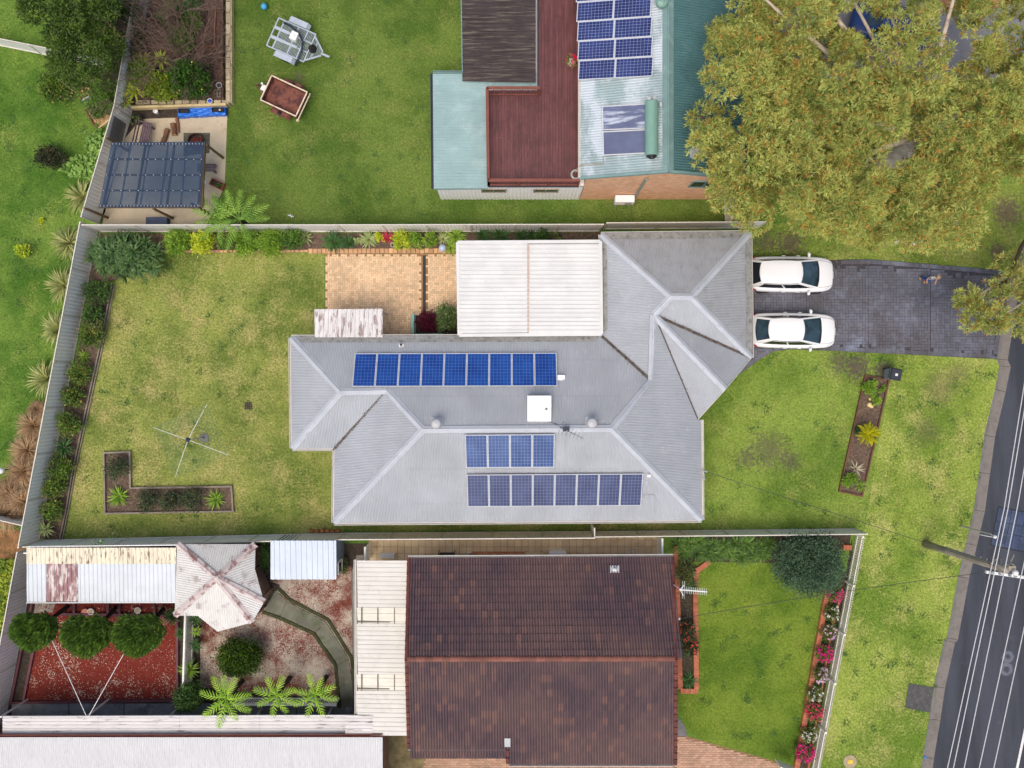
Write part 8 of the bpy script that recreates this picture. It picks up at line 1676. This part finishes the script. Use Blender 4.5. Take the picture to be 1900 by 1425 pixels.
mb = MB(); mb.ball(P(1884, 1063, 7.3), .13, 12, 8); mb.build('light_cell', M_white, po, True)
lb0 = P(1783, 976); sl = thing('street_light', 'thin galvanised street light pole leaning over the gutter', 'street light', lb0); lt_ = P(1838, 991, 3.4); mb = MB(); mb.tube([lb0, lt_], [.05, .035], 10); mb.build('pole', M_galv, sl); mb = MB(); mb.tube([lt_, P(1846, 996, 3.6)], .03, 6); mb.tube([P(1818, 992, 3.3), P(1844, 997, 3.5)], .025, 6); mb.build('arm', M_galv, sl); mb = MB(); mb.ball(P(1846, 996, 3.6), .09, 10, 6); mb.build('lamp', M_white, sl)
M_wire = mat('pale_wire', (206, 208, 210), .5, .05, 5); M_wire_d = mat('dark_wire', (60, 62, 60), .6, .1, 5)
W_ = [((1906, 680), (1863, 945), (1758, 1425), 'overhead wire, leftmost of five over the road'), ((1914, 680), (1870, 945), (1769, 1425), 'overhead wire close beside the leftmost of the five over the road'), ((1934, 680), (1887, 945), (1789, 1425), 'overhead wire in the middle of five over the road'), ((1950, 800), (1922, 945), (1817, 1425), 'overhead wire, fourth from the lawn side'), ((1990, 800), (1948, 945), (1844, 1425), 'overhead wire farthest from the lawn')]
for a, m_, b, lb in W_:
    A_, Mm, B_ = P(*a, 7.1), P(*m_, 7.0), P(*b, 7.1); d0 = (A_ - Mm).normalized(); mb = MB(); mb.tube([A_ + d0 * 14, A_, Mm, Mm.lerp(B_, .5), B_, B_ + (B_ - Mm).normalized() * 14], .02, 6); t = mb.build('power_wire', M_wire); tag(t, lb, 'wire', 'overhead wires along the road')
for (a, z0, b, z1, lb) in (((1312, 876), 2.9, (1862, 1055), 6.6, 'thin dark service wire from the pole to the grey roof'), ((1261, 1148), 3.05, (1862, 1058), 6.5, 'thin dark service wire from the pole to the tiled roof')):
    A_, B_ = P(*a, z0), P(*b, z1); mb = MB(); mb.tube([A_.lerp(B_, i / 10) - Vector((0, 0, .9 * 4 * (i / 10) * (1 - i / 10) * .4)) for i in range(11)], .014, 5); t = mb.build('service_wire', M_wire_d); tag(t, lb, 'wire')
# ---------------------------------------------------------------- person on the driveway
def skin(name, joints, edges, m, par, sub=2, root=0):
    me = bpy.data.meshes.new(name); me.from_pydata([j[0] for j in joints], edges, []); me.materials.append(m); o = link(name, me, par, True); s = o.modifiers.new('skin', 'SKIN'); s.use_smooth_shade = True
    for i, j in enumerate(joints): r = j[1]; me.skin_vertices[0].data[i].radius = (r, r) if not isinstance(r, tuple) else r; me.skin_vertices[0].data[i].use_root = (i == root)
    u = o.modifiers.new('sub', 'SUBSURF'); u.levels = sub; u.render_levels = sub; return o
M_skin = mat('skin', (206, 152, 124), .55, .06, 5); M_hair = mat('sandy_hair', (176, 148, 122), .7, .25, 14, stretch=(1, 1, .3)); M_jean = mat('blue_jeans', (44, 92, 160), .8, .15, 10)
ck = NT('check_shirt'); chk = ck.n('ShaderNodeTexChecker'); tcn = ck.n('ShaderNodeTexCoord'); ck.link(tcn.outputs['Object'], chk.inputs[0]); chk.inputs['Scale'].default_value = 14; chk.inputs['Color1'].default_value = (.75, .75, .73, 1); chk.inputs['Color2'].default_value = (.02, .02, .025, 1); ck.link(chk.outputs[0], ck.b.inputs['Base Color']); ck.b.inputs['Roughness'].default_value = .85
pp = P(1710, 520); pe = thing('person', 'person in checked shirt and blue jeans walking on the driveway', 'person', (pp.x, pp.y, .02), math.radians(-80))
J = [((0, 0, .93), .13), ((0, 0, 1.1), .12), ((.02, 0, 1.3), .15), ((.03, 0, 1.42), .07), ((.05, 0, 1.5), .055), ((.06, 0, 1.6), .09), ((.07, 0, 1.69), .075),
     ((0, .09, .88), .09), ((.12, .1, .5), .06), ((.02, .1, .1), .042), ((.14, .1, .04), .035), ((0, -.09, .88), .09), ((-.04, -.1, .48), .06), ((-.2, -.1, .12), .042), ((-.08, -.1, .04), .035),
     ((.02, .17, 1.38), .062), ((.03, .24, 1.12), .046), ((.22, .2, .96), .034), ((.29, .18, .93), .028), ((.02, -.17, 1.38), .062), ((-.03, -.24, 1.12), .046), ((.1, -.24, .92), .034), ((.16, -.22, .88), .028)]
Ed = [(0, 1), (1, 2), (2, 3), (3, 4), (4, 5), (5, 6), (0, 7), (7, 8), (8, 9), (9, 10), (0, 11), (11, 12), (12, 13), (13, 14), (2, 15), (15, 16), (16, 17), (17, 18), (2, 19), (19, 20), (20, 21), (21, 22)]
for hnd, sgn in ((18, 1), (22, -1)):
    c = Vector(J[hnd][0])
    for q, (dx_, dy_, ln) in enumerate(((.07, -.03, .045), (.08, -.01, .05), (.08, .012, .046), (.07, .03, .036), (.02, -.05 * sgn, .03))):
        i = len(J); J.append((tuple(c + Vector((dx_ * .6, dy_, -.005))), .009)); J.append((tuple(c + Vector((dx_ * .6 + ln * .7, dy_ * 1.2, -.03))), .008)); Ed += [(hnd, i), (i, i + 1)]
skin('body', J, Ed, M_skin, pe)
skin('shirt', [((0, 0, .9), .155), ((0, 0, 1.1), .14), ((.02, 0, 1.3), .168), ((.03, 0, 1.42), .085), ((.02, .17, 1.38), .078), ((.03, .24, 1.13), .06), ((.02, -.17, 1.38), .078), ((-.03, -.24, 1.13), .06)], [(0, 1), (1, 2), (2, 3), (2, 4), (4, 5), (2, 6), (6, 7)], ck.m, pe)
skin('jeans', [((0, 0, .95), .145), ((0, .09, .86), .105), ((.12, .1, .5), .075), ((.02, .1, .1), .06), ((0, -.09, .86), .105), ((-.04, -.1, .48), .075), ((-.2, -.1, .14), .06)], [(0, 1), (1, 2), (2, 3), (0, 4), (4, 5), (5, 6)], M_jean, pe)
mb = MB(); hc = Vector((.045, 0, 1.655)); mb.lathe(hc, [(.112, -.06), (.122, 0), (.105, .06), (.06, .1), (.005, .113)], 16, cap=False); mb.build('hair', M_hair, pe, True, True)
for s in (-1, 1):
    mb = MB(); mb.ball((.142, s * .033, 1.615), .012, 8, 6); mb.build('eye', M_trim, pe, True, True); mb = MB(); mb.ball((.06, s * .098, 1.6), .024, 8, 6); mb.build('ear', M_skin, pe, True, True)
    x_, y_ = (.1, .1) if s > 0 else (-.12, -.1); mb = MB(); mb.tube([(x_ - .1, y_, .05), (x_, y_, .05), (x_ + .1, y_, .035)], [.05, .055, .035], 10); mb.build('shoe', mat('tan_boot', (190, 140, 90), .7, .1, 5), pe, True, True)
mb = MB(); mb.tube([(.145, 0, 1.6), (.168, 0, 1.585), (.15, 0, 1.575)], [.012, .016, .01], 6); mb.build('nose', M_skin, pe, True, True); mb = MB(); mb.box((.144, 0, 1.548), (.012, .045, .01)); mb.build('mouth', mat('lip', (170, 90, 84), .6, .05, 5), pe, False, True)
